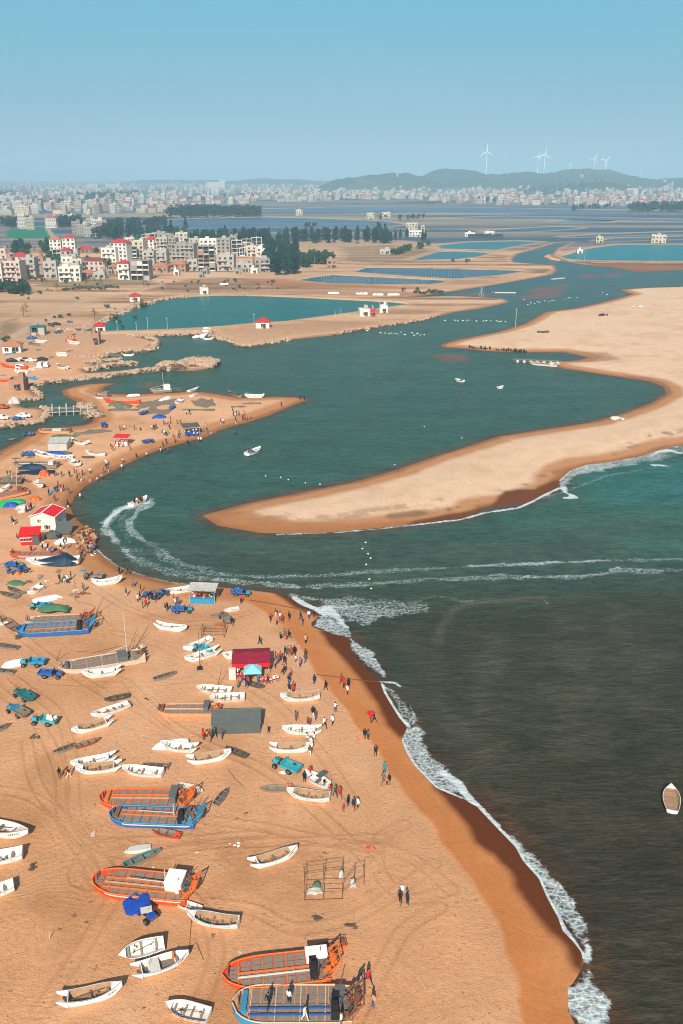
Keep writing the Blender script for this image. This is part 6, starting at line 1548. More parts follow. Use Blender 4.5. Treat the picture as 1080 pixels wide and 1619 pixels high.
# ================================================================== the boats
def build_boats():
    B = put_boat
    # near beach
    B('brown', (90,1585), (194,1563), 'white sampan with sandy brown inside, nearest the bottom left corner of the beach', lean=-4)
    B('working', (208,1538), (299,1510), 'white sampan with grey deck box and orange gear near the bow', lean=3)
    B('square', (331,1606), (262,1588), 'small white sampan cut low beside the bow of the blue bowed barge', lean=-6)
    B('square', (258,1486), (186,1505), 'white sampan rolled over on its side with a blue line', roll=-48, lean=0)
    B('geary', (378,1460), (297,1448), 'white sampan with brown planks inside, below the orange barge with the white locker', lean=-7)
    B('gear', (394,1368), (471,1346), 'white sampan full of brown gear, lying alone left of the pole scaffold', lean=-4)
    B('square', (-60,1300), (44,1322), 'topmost of three white sampans cut by the left edge', lean=-8)
    B('geary', (36,1350), (-62,1366), 'middle one of three white sampans cut by the left edge', lean=-4)
    B('geary', (22,1400), (-70,1428), 'lowest of three white sampans cut by the left edge', lean=-4)
    B('horned', (184,1196), (112,1210), 'white sampan with pale inside, upper one of a pair at left', lean=-3)
    B('brown', (193,1210), (120,1218), 'white sampan with brown inside, lower one of a pair at left', lean=-5)
    B('square', (258,1222), (194,1215), 'white sampan with grey rim between the sampan pair and the upper orange barge', lean=-9)
    B('square', (204,1113), (144,1132), 'white sampan with clean deck, upper one by the dark skiff', lean=4)
    B('brown', (178,1138), (113,1157), 'white sampan with brown inside below its clean twin', lean=-4)
    B('square', (298,1170), (238,1180), 'white sampan turned keel up behind another white sampan', roll=176, lean=0)
    B('horned', (314,1184), (255,1178), 'white sampan in front of the overturned one left of the grey tent', lean=-8)
    B('gear', (295,1204), (366,1192), 'white sampan with net heap and red bow gear below the grey tent', lean=-3)
    B('gear', (426,1182), (495,1183), 'white sampan full of brown gear, lowest of three right of the grey tent', lean=-3)
    B('horned', (509,1155), (446,1152), 'white sampan with empty pale inside, middle of three right of the grey tent', lean=-7)
    B('geary', (505,1101), (443,1103), 'white sampan with red buoy, topmost of three right of the grey tent', lean=-7)
    B('canopy', (519,1242), (483,1222), 'white motor boat with a grey canopy frame beside two visitors', lean=-3)
    B('geary', (522,1262), (454,1252), 'white sampan left of the group walking down the beach', lean=-7)
    B('square', (366,1092), (311,1087), 'upper of two white sampans below the red market tent', lean=-7)
    B('square', (387,1101), (331,1103), 'lower of two white sampans below the red market tent', lean=-8)
    B('horned', (192,1060), (130,1068), 'white sampan lying under the stern of the cream barge', lean=-3)
    B('square', (334,1010), (290,1027), 'white sampan above a blue farm truck, upper of two', lean=4)
    B('horned', (348,1028), (292,1044), 'white sampan below a blue farm truck, lower of two', lean=-3)
    B('motor', (389,1035), (352,1036), 'white speedboat lying behind the red market tent', lean=-2)
    B('horned', (245,988), (295,995), 'white sampan with two tall stern horns alone on bare sand', lean=-6)
    B('horned', (310,930), (262,936), 'white sampan beside the white awning stall at the water edge', lean=-3)
    B('horned', (145,922), (194,918), 'white sampan with a red load right of the dark blue tarpaulin', lean=-3)
    B('red_seat', (68,925), (43,938), 'white twin hulled motor boat with red seats', lean=-2)
    B('square', (51,948), (99,940), 'white sampan turned keel up above a light blue truck', roll=174, lean=0)
    B('square', (42,1043), (0,1052), 'white sampan turned keel up at left edge behind light blue truck', roll=172, lean=0)
    B('motor', (28,807), (42,806), 'small white motor boat left of the red roofed white house', lean=-3, W=.9)
    # upper beach and the spit
    B('geary', (167,718), (136,715), 'white sampan with dark gear in the stern right of the white canvas shed', lean=-5)
    B('square', (116,722), (82,722), 'long white sampan just below the white canvas shed', lean=-5)
    B('motor', (124,735), (106,725), 'small white motor boat pointing down the beach below the white canvas shed', lean=-3)
    B('square', (82,722), (52,716), 'white sampan lying behind the grey barge with the dark tarpaulin', lean=8)
    B('gear', (140,702), (113,697), 'white sampan heaped with nets right of the white canvas shed', lean=-4)
    B('square', (0,775), (16,769), 'white sampan end showing at the left edge between two barges', lean=-4)
    B('gear', (55,760), (68,770), 'small dark sampan with white bow right of the left edge barges', lean=-3)
    B('greyhull', (379,628), (361,621), 'grey wooden motor boat drawn up on the back of the sand spit', lean=3)
    B('greyhull', (405,624), (389,621), 'grey wooden motor boat behind a white sampan on the sand spit', lean=3)
    B('horned', (418,627), (387,627), 'white sampan lying beside a grey motor boat on the sand spit', lean=-6)
    B('square', (298,618), (314,613), 'white sampan half afloat at the back of the sand spit', lean=-2)
    B('motor', (310,624), (299,627), 'small white boat just below the half afloat sampan on the spit', W=.9)
    B('square', (252,633), (271,626), 'white sampan turned keel up between the net patches on the spit', roll=175, lean=0)
    B('red_seat', (288,632), (276,638), 'round white boat right of the brown net patches', W=1.0)
    B('greyhull', (289,615), (273,614), 'dark grey boat moored right of the boat with white drums', W=.9)
    B('square', (221,624), (199,625), 'white sampan turned keel up on a stand behind the orange boat', roll=174, lean=0)
    B('orangehull', (222,636), (164,635), 'long orange sampan on the spit behind the green nets', lean=-3)
    # harbour
    B('orangehull', (44,582), (1,578), 'long bright orange boat on the harbour sand', lean=-3)
    B('orangehull', (22,602), (-22,600), 'orange boat cut by the left edge above the brown red machine house', lean=-3)
    B('square', (45,588), (23,587), 'white sampan lying below the long orange boat', lean=-4); B('square', (67,581), (45,584), 'white sampan right of the long orange boat', lean=-4)
    B('gear', (107,583), (90,578), 'white sampan with dark gear alone on the harbour sand', lean=-4); B('horned', (74,540), (56,539), 'white sampan below the dark blue work shed', lean=-4)
    B('square', (107,561), (89,561), 'lower of two white sampans in the middle of the harbour sand', lean=-5); B('square', (105,558), (88,558), 'upper of two white sampans in the middle of the harbour sand', lean=-5)
    B('square', (125,543), (107,541), 'white sampan below an orange load on the harbour sand', lean=-4); B('orangehull', (119,537), (103,540), 'short orange boat above a white sampan', lean=3)
    B('greyhull', (46,543), (62,545), 'long dark boat on the harbour road below the blue work shed', W=.9)
    B('horned', (194,561.5), (212,561.5), 'white sampan afloat at the stone jetties', afloat=True, lean=0); B('greyhull', (194,562), (172,561), 'blue grey motor boat moored by the stone jetties', afloat=True, lean=0)
    B('square', (239,551.5), (252,550.5), 'white sampan moored at the tip of the harbour platform', afloat=True, lean=0); B('horned', (321,536.5), (338,535.5), 'white sampan moored under the long dike', afloat=True, lean=0)
    B('greyhull', (38,646), (62,646), 'dark wooden boat moored in the narrow inlet left of the footbridge', afloat=True, lean=0)
    # afloat on the river and the sea
    B('wooden', (1063,1283), (1061,1242), 'white rowing boat with brown thwarts afloat near the right edge', afloat=True, lean=0, W=.92)
    B('canopy', (390,719), (412,710), 'pale motor boat with a small cabin moored alone off the beach', afloat=True, lean=0, W=1.4)
    B('canopy', (733,603), (720,601), 'white motor boat with canopy moored in mid river', afloat=True, lean=0, W=1.6); B('motor', (787,613), (796,612), 'tiny white boat in mid river right of the canopy boat', afloat=True, lean=0)
    B('geary', (207,800), (233,788), 'white passenger motor boat turning with a curved foaming wake', afloat=True, lean=0, W=1.3)
    # skiffs
    S = put_skiff
    S('grey', (243,1073), (278,1063), 'long grey skiff alone on the sand left of the market sampans'); S('dark', (205,1098), (165,1106), 'dark wooden skiff above the clean white sampan')
    S('grey', (118,1177), (84,1190), 'grey skiff with dark floor left of a brown skiff'); S('brown', (120,1180), (158,1167), 'flat brown skiff half buried next to a grey skiff')
    S('grey', (-14,1158), (15,1145), 'grey skiff cut by the left edge under the teal trucks'); S('load', (267,1212), (226,1209), 'grey skiff with nets above the grey rimmed white sampan')
    S('grey', (340,1272), (360,1247), 'grey skiff pointing up the beach right of the upper orange barge'); S('dark', (391,1195), (357,1181), 'dark skiff with net load right of the gear filled sampan')
    S('greyload', (463,1245), (411,1246), 'narrow grey skiff with an orange bundle at its end'); S('pale', (239,1337), (196,1344), 'pale upturned punt beside the green floored skiff', flip=True)
    S('green', (196,1368), (254,1343), 'dark skiff with green floor above the orange barge with the white locker'); S('redrim', (286,1321), (241,1312), 'red rimmed skiff with an orange bundle under the blue barge')
    S('pale', (318,1437), (275,1424), 'pale punt with an engine right of the blue tarpaulin cart'); S('orange', (548,1490), (497,1497), 'orange skiff lying behind the stern of the big orange barge')
    S('pale', (284,1240), (322,1249), 'pale skiff leaning on the stern of the upper orange barge', lean=28); S('brown', (27,995), (2,975), 'brown skiff with rope at the left edge by the blue hulled barge')
    S('grey', (29,1024), (-12,1018), 'grey skiff at the left edge below the blue hulled barge'); S('grey', (23,1062), (-14,1058), 'grey skiff at the left edge below the overturned white sampan')
    S('load', (28,944), (0,936), 'low grey skiff at the left edge above the overturned sampan'); S('load', (36,938), (12,928), 'cluttered skiff with white floats at the left edge')
    S('dark', (149,722), (129,722), 'dark skiff beside the white sampan with dark gear'); S('greyload', (356,968), (334,975), 'grey skiff with clutter beside the wooden pole rack'); S('pale', (378,961), (354,965), 'pale skiff with gear behind the wooden pole rack'); S('orange', (356,984), (340,990), 'small skiff with orange gear inside the wooden pole rack')
    S('dark', (392,1078), (418,1086), 'dark net filled skiff below the red market tent')

def build_barges():
    Bg = put_barge
    Bg(lambda L: barge('oyster_barge', L, 3.9, 'peach', 'cream', None, ((.28, 'blue'), (.62, 'blue')), 'sky', True, None, 'rwood', 0, heap='iron', H=1.0), (557,1586), (368,1586), 'grey decked barge with blue bow and two blue deck rails at the bottom edge')
    o = [q for q in THINGS if q['o'].name == 'oyster_barge'][0]['o']
    g = MB(); L = math.hypot(*(Vector(P(557,1586,1)) - Vector(P(368,1586,1)))); n = 8
    for sd in (1, -1):
        prev = None
        for i in range(n + 1):
            t = .74 + .26 * i / n; q = max(0, (t - .72) / .28); w = 1.95 * max(.10, math.sqrt(max(0, 1 - q ** 2.2))) + .02
            p = (-L / 2 + L * t + .02, sd * w, 1.0 + .25 * q * q + .02); p2 = (p[0], sd * w * .99, .12 + .62 * q ** 2.5)
            if prev: g.add([prev[0], p, p2, prev[1]], [(0, 1, 2, 3) if sd < 0 else (3, 2, 1, 0)])
            prev = (p, p2)
    g.build('bow_panel', W_['sky'], o)
    Bg(lambda L: barge('oyster_barge', L, 3.5, 'redor', 'orange', 'peach', ((0.05, 'orange'), (.30, 'white2')), None, True, ('white', .1, -.45, 1.9, 1.1, .9), 'orange', 0, heap='rwood', H=.95, bowlen=.42), (520,1522), (352,1541), 'big orange barge with dark nets on deck beside the blue bowed barge', lean=-2)
    Bg(lambda L: barge('oyster_barge', L, 3.5, 'redor', 'orange', 'white2', ((-.2, 'orange'), (.15, 'peach'), (.5, 'orange')), None, False, ('white', .5, -.1, 1.7, 1.9, 1.25), 'orange', 2.2, heap='teal', H=.95, bowlen=.34), (300,1404), (147,1387), 'orange barge with a large white locker at its stern', lean=-2)
    Bg(lambda L: barge('oyster_barge', L, 3.0, 'redor', 'orange', 'white2', ((-.25, 'orange'), (.1, 'peach')), 'orange', False, ('iron', .5, .1, .7, 1.9, 1.2), 'orange', 0, heap='orange', H=.85), (296,1260), (157,1259), 'orange barge lying behind the blue barge in the middle of the beach', lean=-2)
    Bg(lambda L: barge('oyster_barge', L, 2.9, 'blue', 'sky', 'white2', ((.1, 'orange'), (-.35, 'orange')), 'rwood', True, None, 'sky', 1.8, heap='sky', H=.85, drum='iron'), (310,1290), (173,1284), 'blue barge with black engine tower lying against an orange barge', lean=-2)
    Bg(lambda L: barge('oyster_barge', L, 2.6, 'peach', 'peach', None, ((.1, 'cream'),), 'rwood', False, ('iron', .6, 0, .6, 1.6, .9), None, 0, heap='orange', H=.75), (345,1119), (247,1118), 'faded orange barge half hidden by the grey tent')
    Bg(lambda L: barge('oyster_barge', L, 3.4, 'cream', 'cream', None, ((.1, 'plank'),), 'iron', False, ('iron', 2.2, .2, 1.4, 1.8, .9), None, 7.5, heap='dwood', H=.9, horn=.9), (228,1033), (92,1054), 'long cream barge with a tall white mast')
    Bg(lambda L: barge('oyster_barge', L, 3.6, 'blue', 'sky', None, ((-.15, 'sky'), (.3, 'orange')), 'sky', True, None, 'sky', 0, heap='btarp', H=.9), (142,988), (25,994), 'blue hulled barge with grey plated deck near the left edge')
    Bg(lambda L: barge('oyster_barge', L, 2.7, 'cream', 'peach', None, (), None, False, None, 'rust', 0, heap='orange', H=.7, drum='rwood'), (140,975), (38,978), 'shallow barge heaped with green nets behind the blue hulled barge')
    Bg(lambda L: barge('fishing_boat', L, 2.2, 'rust', 'redor', 'white2', (), None, False, None, None, 0, heap='rwood', H=.8, raise_bow=.6), (98,875), (16,873), 'red brown fishing boat behind the dark blue tarpaulin boat')
    Bg(lambda L: barge('oyster_barge', L, 3.2, 'wood', 'wood', None, ((.3, 'white2'),), None, False, ('white2', .6, 0, 1.3, 1.8, .9), None, 0, heap='iron', H=.9), (92,733), (22,733), 'grey barge with a dark tarpaulin hung along its side')
    Bg(lambda L: barge('oyster_barge', L, 3.2, 'dwood', 'wood', None, (), None, False, None, None, 5.5, heap='bnet', H=.9), (36,757), (-40,760), 'grey barge cut by the left edge with a red white mast beside it')
    Bg(lambda L: barge('oyster_barge', L, 3.0, 'peach', 'redor', None, (), None, False, ('rwood', .6, 0, .8, 1.4, 1.0), None, 0, heap='rwood', H=.85), (42,774), (-40,790), 'orange sided grey barge cut by the left edge below the other one')
    Bg(lambda L: barge('oyster_barge', L, 2.8, 'peach', 'peach', None, (), None, False, ('white2', 3.0, 0, 2.6, 1.3, .5), None, 0, heap='dwood', H=.8), (112,680), (61,681), 'peach coloured barge on the bank just below the footbridge')
    Bg(lambda L: barge('work_boat', L, 3.2, 'wood', 'white2', None, (), None, False, ('white', .4, 0, 2.0, 2.2, 1.6), None, 6.0, heap='white2', H=1.0, raise_bow=.7), (270,614), (238,617), 'work boat loaded with white drums under a tall mast at the spit', dz=.1)
    Bg(lambda L: barge('work_boat', L, 3.2, 'white2', 'rust', None, (), None, False, ('wood', 1.0, 0, 2.0, 1.8, 1.5), None, 2.0, heap='rwood', H=.9), (176,627), (151,625), 'cluttered old work boat ashore at the narrow neck of the spit')
    Bg(lambda L: barge('work_boat', L, 3.4, 'white2', 'cream', None, (), None, False, ('white2', 1.0, 0, 2.0, 1.8, .8), 'white2', 0, heap='white2', H=.8), (882,575), (838,572), 'pale flat barge moored at the raft in the far cove', dz=.3)

# ------------------------------------------------------------------ vehicles
def build_vehicles():
    def T(kind, px, py, rz, label, col='sky', bed='sky', load=None, sc=1.0):
        x, y, z = G(px, py); o = place('truck_' + kind, lambda: tractor(col, bed, load), (x, y, z - .03), R(rz), sc * .88); reg(o, label, 'farm truck', None, px=(px, py))
    T('blue', 226, 1446, -38, 'bright blue farm truck covered with a blue sheet below the orange barge', 'btarp', 'btarp', None, 1.15)
    T('turq', 452, 1216, 148, 'turquoise farm truck with raised headboard right of the loose poles', 'turq', 'turq', None, 1.15)
    T('teal', 38, 1104, 145, 'dark teal farm truck, topmost of three at the left edge', 'teal', 'teal', None, 1.1)
    T('bluegrey', 28, 1129, 145, 'farm truck with blue headboard and grey bed, middle of three at the left edge', 'sky', 'wood', None, 1.1)
    T('turq2', 70, 1144, 172, 'turquoise farm truck with pale bed, lowest of three at the left edge', 'turq', 'turq', 'inner', 1.05)
    T('royal', 82, 1070, -5, 'strong blue farm truck standing at the bow of the cream barge', 'blue', 'blue', None, 1.05)
    T('light', 52, 1052, 180, 'light blue farm truck left of the cream barge', 'turq', 'sky', None, 1.1)
    T('light', 64, 962, 180, 'light blue farm truck below an overturned white sampan', sc=1.05)
    T('sky', 289, 968, 3, 'blue farm truck near the white awning stall', 'sky', 'blue', 'blue', 1.05)
    T('sky', 382, 941, -8, 'blue farm truck at the edge of the waves', sc=1.05)
    T('turq', 320, 1030, 160, 'turquoise farm truck wedged between two white sampans', sc=1.0)
    T('bluenet', 240, 945, 160, 'dark blue farm truck in the crowd left of the awning stall', 'blue', 'navytray' if 'navytray' in W_ else 'blue', 'net', 1.0)
    T('bluenet', 255, 941, 20, 'dark blue farm truck behind the crowd truck, nearer the sea', sc=1.0)
    T('royal', 165, 675, -70, 'blue farm truck alone right of the footbridge', sc=1.15); T('royal', 228, 655, 60, 'blue farm truck covered with blue sheet among net patches', sc=1.05)
    T('royal', 273, 646, 80, 'blue farm truck left of the brown net on the spit', sc=1.0); T('royal', 235, 700, 30, 'blue farm truck between the red canopy stall and the river', sc=1.0)
    T('bluenet', 45, 689, 170, 'dark farm truck on the bank above the white canvas shed', sc=1.0); T('sky', 44, 721, 175, 'blue farm truck at the bow of the grey tarpaulin barge', sc=1.1)
    T('greyt', 148, 915, 175, 'grey farm truck with a white canopy right of the dark blue tarpaulin', 'iron', 'wood', None, 1.1); T('greyt', 357, 981, 120, 'grey farm truck loaded with white sacks by the pole rack', sc=1.0)
    T('bluenet', 29, 906, 30, 'farm truck with blue cover and orange gear at the left edge', sc=1.1); T('sky', 24, 897, 10, 'blue farm truck behind the dark one at the left edge', sc=1.0)
    T('sky', 30, 665, 5, 'dark blue farm truck on the lower quay', sc=1.1); T('royal', 92, 527, 0, 'blue farm truck beside boulders on the harbour sand', sc=1.0); T('sky', 111, 510, 20, 'blue farm truck on the lagoon road', sc=.9)
    for px, py, rz, col, lab, k in ((19, 572, 10, 'black', 'dark parked car at the left of the harbour car row', 'car'), (33, 571, 0, 'white', 'white parked car, second of the harbour car row', 'car'), (41, 571, 5, 'black', 'dark parked car, third of the harbour car row', 'car'), (50, 572, 0, 'white', 'white parked car at the right end of the harbour car row', 'car'), (67, 570, 0, 'black', 'dark parked car standing alone on the harbour sand', 'car'), (64, 580, 95, 'white', 'white minivan seen end on, left of its twin', 'van'), (74, 580, 95, 'white', 'white minivan seen end on, right of its twin', 'van'), (34, 583, 10, 'white', 'white minivan behind the long orange boat', 'van'), (3, 646, 0, 'rust', 'dark red car at the left edge of the lower quay', 'car'), (3, 663, 0, 'white', 'white car at the left edge of the lower quay', 'car'), (38, 660, 5, 'white', 'white car behind the dark blue truck on the lower quay', 'car'), (50, 536, 0, 'blue', 'dark blue car in front of the blue work shed', 'car'), (89, 514, 0, 'black', 'dark car on the lagoon road', 'car')):
        x, y, z = G(px, py); o = place(k + col, lambda: car(col, k), (x, y, z), R(rz)); reg(o, lab, 'car' if k == 'car' else 'van', None)

# ------------------------------------------------------------------ beach buildings, tents and stalls
def sheet(g, pts, m=0, seg=6, sag=.25):
    """a sagging cloth patch between four corners"""
    a, b, c, d = [Vector(p) for p in pts]; vs = []
    for i in range(seg + 1):
        for j in range(seg + 1):
            u, v = i / seg, j / seg; p = (a * (1 - u) + b * u) * (1 - v) + (d * (1 - u) + c * u) * v
            p.z -= sag * 4 * u * (1 - u) * 4 * v * (1 - v) * .5 + rnd.uniform(-.03, .03); vs.append(p)
    g.add(vs, [(i * (seg + 1) + j, (i + 1) * (seg + 1) + j, (i + 1) * (seg + 1) + j + 1, i * (seg + 1) + j + 1) for i in range(seg) for j in range(seg)], m)
def build_structures():
    # white house with red roof
    x, y, z = G(72, 838); s = px_per_m(72, 838)
    w, d, h = 42 / s, 5.0, 3.2; root = empty('beach_house', (x, y + d / 2, z - .3), R(-8))
    g = MB(); g.box((0, 0, h / 2), (w, d, h)); g.add([(-w / 2, -d / 2, h), (w / 2, -d / 2, h), (0, -d / 2, h + .9), (-w / 2, d / 2, h), (w / 2, d / 2, h), (0, d / 2, h + .9)], [(0, 1, 2), (5, 4, 3)]); g.build('wall', W_['wall'], root)
    for sx in (-1, 1):
        rf = MB(); a = math.atan2(.9, w / 2); L = math.hypot(w / 2, .9) + .25
        for k in range(2 if sx > 0 else 1):
            n = 2 if sx > 0 else 1
        rf.box((sx * (w / 4 + .05), 0, h + .52), (L, d + .5, .10), 0, 0, 1, sx * a); r_ = rf.build('roof', W_['red'], root)
        tb = MB(); tb.box((sx * (w / 4 + .05), -d / 2 - .22, h + .56), (L, .14, .12), 0, 0, 1, sx * a); tb.box((sx * (w / 4 + .05), d / 2 + .22, h + .56), (L, .14, .12), 0, 0, 1, sx * a); tb.box((sx * (w / 2 - .05), 0, h + .12), (.16, d + .5, .12), 0, 0, 1, sx * a); tb.build('roof_trim', W_['white'], r_)
    g = MB(); g.box((0, 0, h + 1.0), (.22, d + .52, .12)); g.box((-.15, 0, h + .98), (.2, d + .5, .1)); g.build('ridge_cap', W_['white'], root)
    for px_, pz, ww, hh in ((-w * .18, h * .72, .28, .42), (-w * .12, h * .72, .28, .42), (w * .10, h * .33, .62, .7), (w * .20, h * .33, .62, .7)):
        o = bpy.data.objects.new('window', window_mesh(ww, hh)); COL.objects.link(o); o.parent = root; o.location = (px_, -d / 2 - .03, pz)
    g = MB(); g.box((w / 2 + .03, -.9, 1.05), (.08, .9, 2.1)); g.build('door', W_['iron'], root)
    for k in range(6): pass
    reg(root, 'small white beach house with bright red gable roof above the water', 'house')
    # red shed
    x, y, z = G(46, 862); root = empty('red_shed', (x, y + 1.4, z - .1), R(10))
    g = MB(); g.box((0, 0, 1.2), (3.6, 2.8, 2.4)); g.build('wall', W_['red'], root)
    g = MB(); g.box((0, 0, 2.62), (4.1, 3.5, .12), 0, 0, 1, 0, R(8)); g.build('roof', W_['red'], root)
    g = MB(); g.box((1.15, -1.45, 1.1), (1.2, .08, 2.1)); g.build('door', W_['canvas'], root)
    for px_ in (-1.2, -.1): o = bpy.data.objects.new('window', window_mesh(.7, .6)); COL.objects.link(o); o.parent = root; o.location = (px_, -1.43, 1.4)
    reg(root, 'small all red shed below the white beach house', 'shed')
    # grey ridge tent
    x, y, z = G(373, 1158); s = px_per_m(373, 1158); w = 76 / s; d = 3.6; root = empty('ridge_tent', (x, y + d / 2 - .2, z - .05), R(3))
    g = MB(); hw, hr = 1.5, 2.6
    for y0, y1, z0, z1 in ((-d / 2, -d / 2 - .05, 0, hw),):
        sheet(g, [(-w / 2, -d / 2 - .12, 0), (w / 2, -d / 2 - .12, 0), (w / 2, -d / 2, hw), (-w / 2, -d / 2, hw)], 0, 8, .0)
        sheet(g, [(-w / 2, d / 2 + .12, 0), (w / 2, d / 2 + .12, 0), (w / 2, d / 2, hw), (-w / 2, d / 2, hw)], 0, 8, .0)
    g.build('side_wall', W_['canvas'], root)
    g = MB(); sheet(g, [(-w / 2 - .1, -d / 2 - .15, hw), (w / 2 + .1, -d / 2 - .15, hw), (w / 2 + .1, 0, hr), (-w / 2 - .1, 0, hr)], 0, 8, .12); sheet(g, [(-w / 2 - .1, 0, hr), (w / 2 + .1, 0, hr), (w / 2 + .1, d / 2 + .15, hw), (-w / 2 - .1, d / 2 + .15, hw)], 0, 8, .12); g.build('roof_canvas', W_['canvas'], root)
    g = MB()
    for sx in (-1, 1): g.add([(sx * w / 2, -d / 2, 0), (sx * w / 2, d / 2, 0), (sx * w / 2, d / 2, hw), (sx * w / 2, 0, hr), (sx * w / 2, -d / 2, hw)], [(0, 1, 2, 3, 4)])
    g.build('end_wall', W_['canvas'], root)
    g = MB(); g.tube((-w / 2 - .2, 0, hr + .04), (w / 2 + .2, 0, hr + .04), .05); g.build('ridge_pole', W_['iron'], root)
    reg(root, 'long grey green ridge tent in the middle of the beach', 'tent')
    # red market tent
    x, y, z = G(396, 1070); s = px_per_m(396, 1070); w = 56 / s; d = 4.0; root = empty('market_tent', (x, y + 2.0, z), R(4))
    for sx in (-1, 0, 1):
        for sy in (-1, 1): g = MB(); g.tube((sx * w / 2, sy * d / 2, 0), (sx * w / 2, sy * d / 2, 2.4), .05); g.build('pole', W_['pole'], root)
    g = MB(); sheet(g, [(-w / 2 - .2, -d / 2 - .3, 2.35), (w / 2 + .2, -d / 2 - .3, 2.35), (w / 2 + .2, .2, 2.9), (-w / 2 - .2, .2, 2.9)], 0, 6, .1); sheet(g, [(-w / 2 - .2, .2, 2.9), (w / 2 + .2, .2, 2.9), (w / 2 + .2, d / 2 + .3, 2.35), (-w / 2 - .2, d / 2 + .3, 2.35)], 0, 6, .1); g.build('roof_canvas', W_['dred'], root)
    g = MB(); sheet(g, [(-w / 2, -d / 2 - .32, 1.75), (w / 2, -d / 2 - .32, 1.75), (w / 2 + .2, -d / 2 - .3, 2.36), (-w / 2 - .2, -d / 2 - .3, 2.36)], 0, 6, 0); g.build('valance', W_['red'], root)
    g = MB(); g.box((0, d / 2, 1.2), (w, .06, 2.3)); g.build('back_sheet', W_['red'], root)
    reg(root, 'market tent with dark red roof and bright red valance', 'tent')
    x, y, z = G(400, 1076); root = empty('canopy', (x, y + .2, z), R(4)); w2 = 2.4
    for sx in (-1, 1):
        for sy in (-1, 1): g = MB(); g.tube((sx * w2 / 2, sy * w2 / 2, 0), (sx * w2 / 2, sy * w2 / 2, 1.9), .035); g.build('pole', W_['pole'], root)
    g = MB(); a = w2 / 2 + .1; g.add([(-a, -a, 1.9), (a, -a, 1.9), (a, a, 1.9), (-a, a, 1.9), (0, 0, 2.6), (-a, -a, 1.7), (a, -a, 1.7), (a, a, 1.7), (-a, a, 1.7)], [(0, 1, 4), (1, 2, 4), (2, 3, 4), (3, 0, 4), (5, 6, 1, 0), (6, 7, 2, 1), (7, 8, 3, 2), (8, 5, 0, 3)]); g.build('cloth_top', W_['aqua'], root)
    reg(root, 'small aqua pop up canopy in front of the red market tent', 'canopy')
    def table(px, py, col, lab, w=1.6, rz=0):
        x, y, z = G(px, py); r = empty('market_table', (x, y, z), R(rz)); g = MB(); g.box((0, 0, .74), (w, .75, .06)); t = g.build('table_top', W_[col], r)
        for sx in (-1, 1):
            for sy in (-1, 1): g = MB(); g.tube((sx * w * .45, sy * .32, 0), (sx * w * .45, sy * .32, .72), .03); g.build('leg', W_['iron'], r)
        g = MB()
        for k in range(10): g.box((rnd.uniform(-.45, .45) * w, rnd.uniform(-.3, .3), .82), (.18, .14, .12), rnd.random(), k % 2)
        g.build('goods', [W_['red'], W_['white']], r); reg(r, lab, 'table')
    table(421, 1080, 'red', 'red topped market table right of the aqua canopy', 1.8, 20); table(432, 1078, 'white', 'white and red market table outside the right end of the tent', 1.6, 30); table(383, 1074, 'red', 'red topped market table left of the aqua canopy', 1.8)
    x, y, z = G(368, 1074); g = MB(); g.box((0, 0, .9), (1.0, .35, 1.8)); g.box((0, -.02, 1.84), (1.08, .42, .08)); o = g.build('white_cabinet', W_['canvas' if False else 'white2']); o.location = (x, y, z); reg(o, 'upright white cabinet at the left end of the red market tent', 'cabinet')
    # stall truck with awning at the water
    def stall(px, py, w, d, roof, lab, rz=0, h=2.3, counter='sky', goods=('redor', 'white')):
        x, y, z = G(px, py); r = empty('market_stall', (x, y, z), R(rz))
        for sx in (-1, 1):
            for sy in (-1, 1): g = MB(); g.tube((sx * w / 2, sy * d / 2, 0), (sx * w / 2, sy * d / 2, h), .05); g.build('pole', W_['pole'], r)
        g = MB(); sheet(g, [(-w / 2 - .3, -d / 2 - .3, h), (w / 2 + .3, -d / 2 - .3, h), (w / 2 + .3, d / 2 + .3, h + .25), (-w / 2 - .3, d / 2 + .3, h + .25)], 0, 6, .2); g.build('awning', W_[roof], r)
        g = MB(); g.box((0, -d / 2 + .3, .55), (w * .95, .8, .9)); g.build('counter', W_[counter], r)
        g = MB()
        for k in range(22): g.ball((rnd.uniform(-.45, .45) * w, rnd.uniform(-.45, .4) * d, rnd.uniform(.5, 1.6)), rnd.uniform(.10, .26), k % 2, 6, 4, jit=.4)
        g.build('goods', [W_[goods[0]], W_[goods[1]]], r); reg(r, lab, 'stall')
    stall(322, 950, 4.4, 2.4, 'wcanvas', 'stall truck under a white awning at the water edge', -4, 2.6)
    stall(194, 703, 3.6, 2.6, 'red', 'stall with a red canopy on the upper beach', -5, 2.4, 'white', ('red', 'white')); stall(302, 686, 4.4, 3.6, 'canvas', 'round topped dark canopy stall on the spit shore', 20, 2.5, 'btarp', ('pink' if 'pink' in W_ else 'red', 'white'))
    # white canvas shed on the upper beach
    x, y, z = G(90, 713); s = px_per_m(90, 713); w = 29 / s; root = empty('canvas_shed', (x, y + 2.6, z), R(4))
    g = MB(); g.box((0, 0, 1.0), (w, 4.5, 2.0)); g.build('wall', W_['wcanvas'], root); g = MB(); sheet(g, [(-w / 2 - .2, -2.45, 2.02), (w / 2 + .2, -2.45, 2.02), (w / 2 + .2, 2.45, 2.5), (-w / 2 - .2, 2.45, 2.5)], 0, 8, .15); g.build('roof_canvas', W_['wcanvas'], root)
    reg(root, 'big white canvas shed on the upper beach', 'shed')
    # dark blue tarpaulin boat
    B_ = deck_point(125, 889, .5); A_ = deck_point(44, 889, .5)
    o = put_boat('square', (126, 889), (42, 888), 'white bowed boat covered by a dark blue tarpaulin', lean=-2, W=1.5)
    c = (A_ + B_) / 2; L = (B_ - A_).length; z = hgt(c.x, c.y)
    g = MB(); rings = []
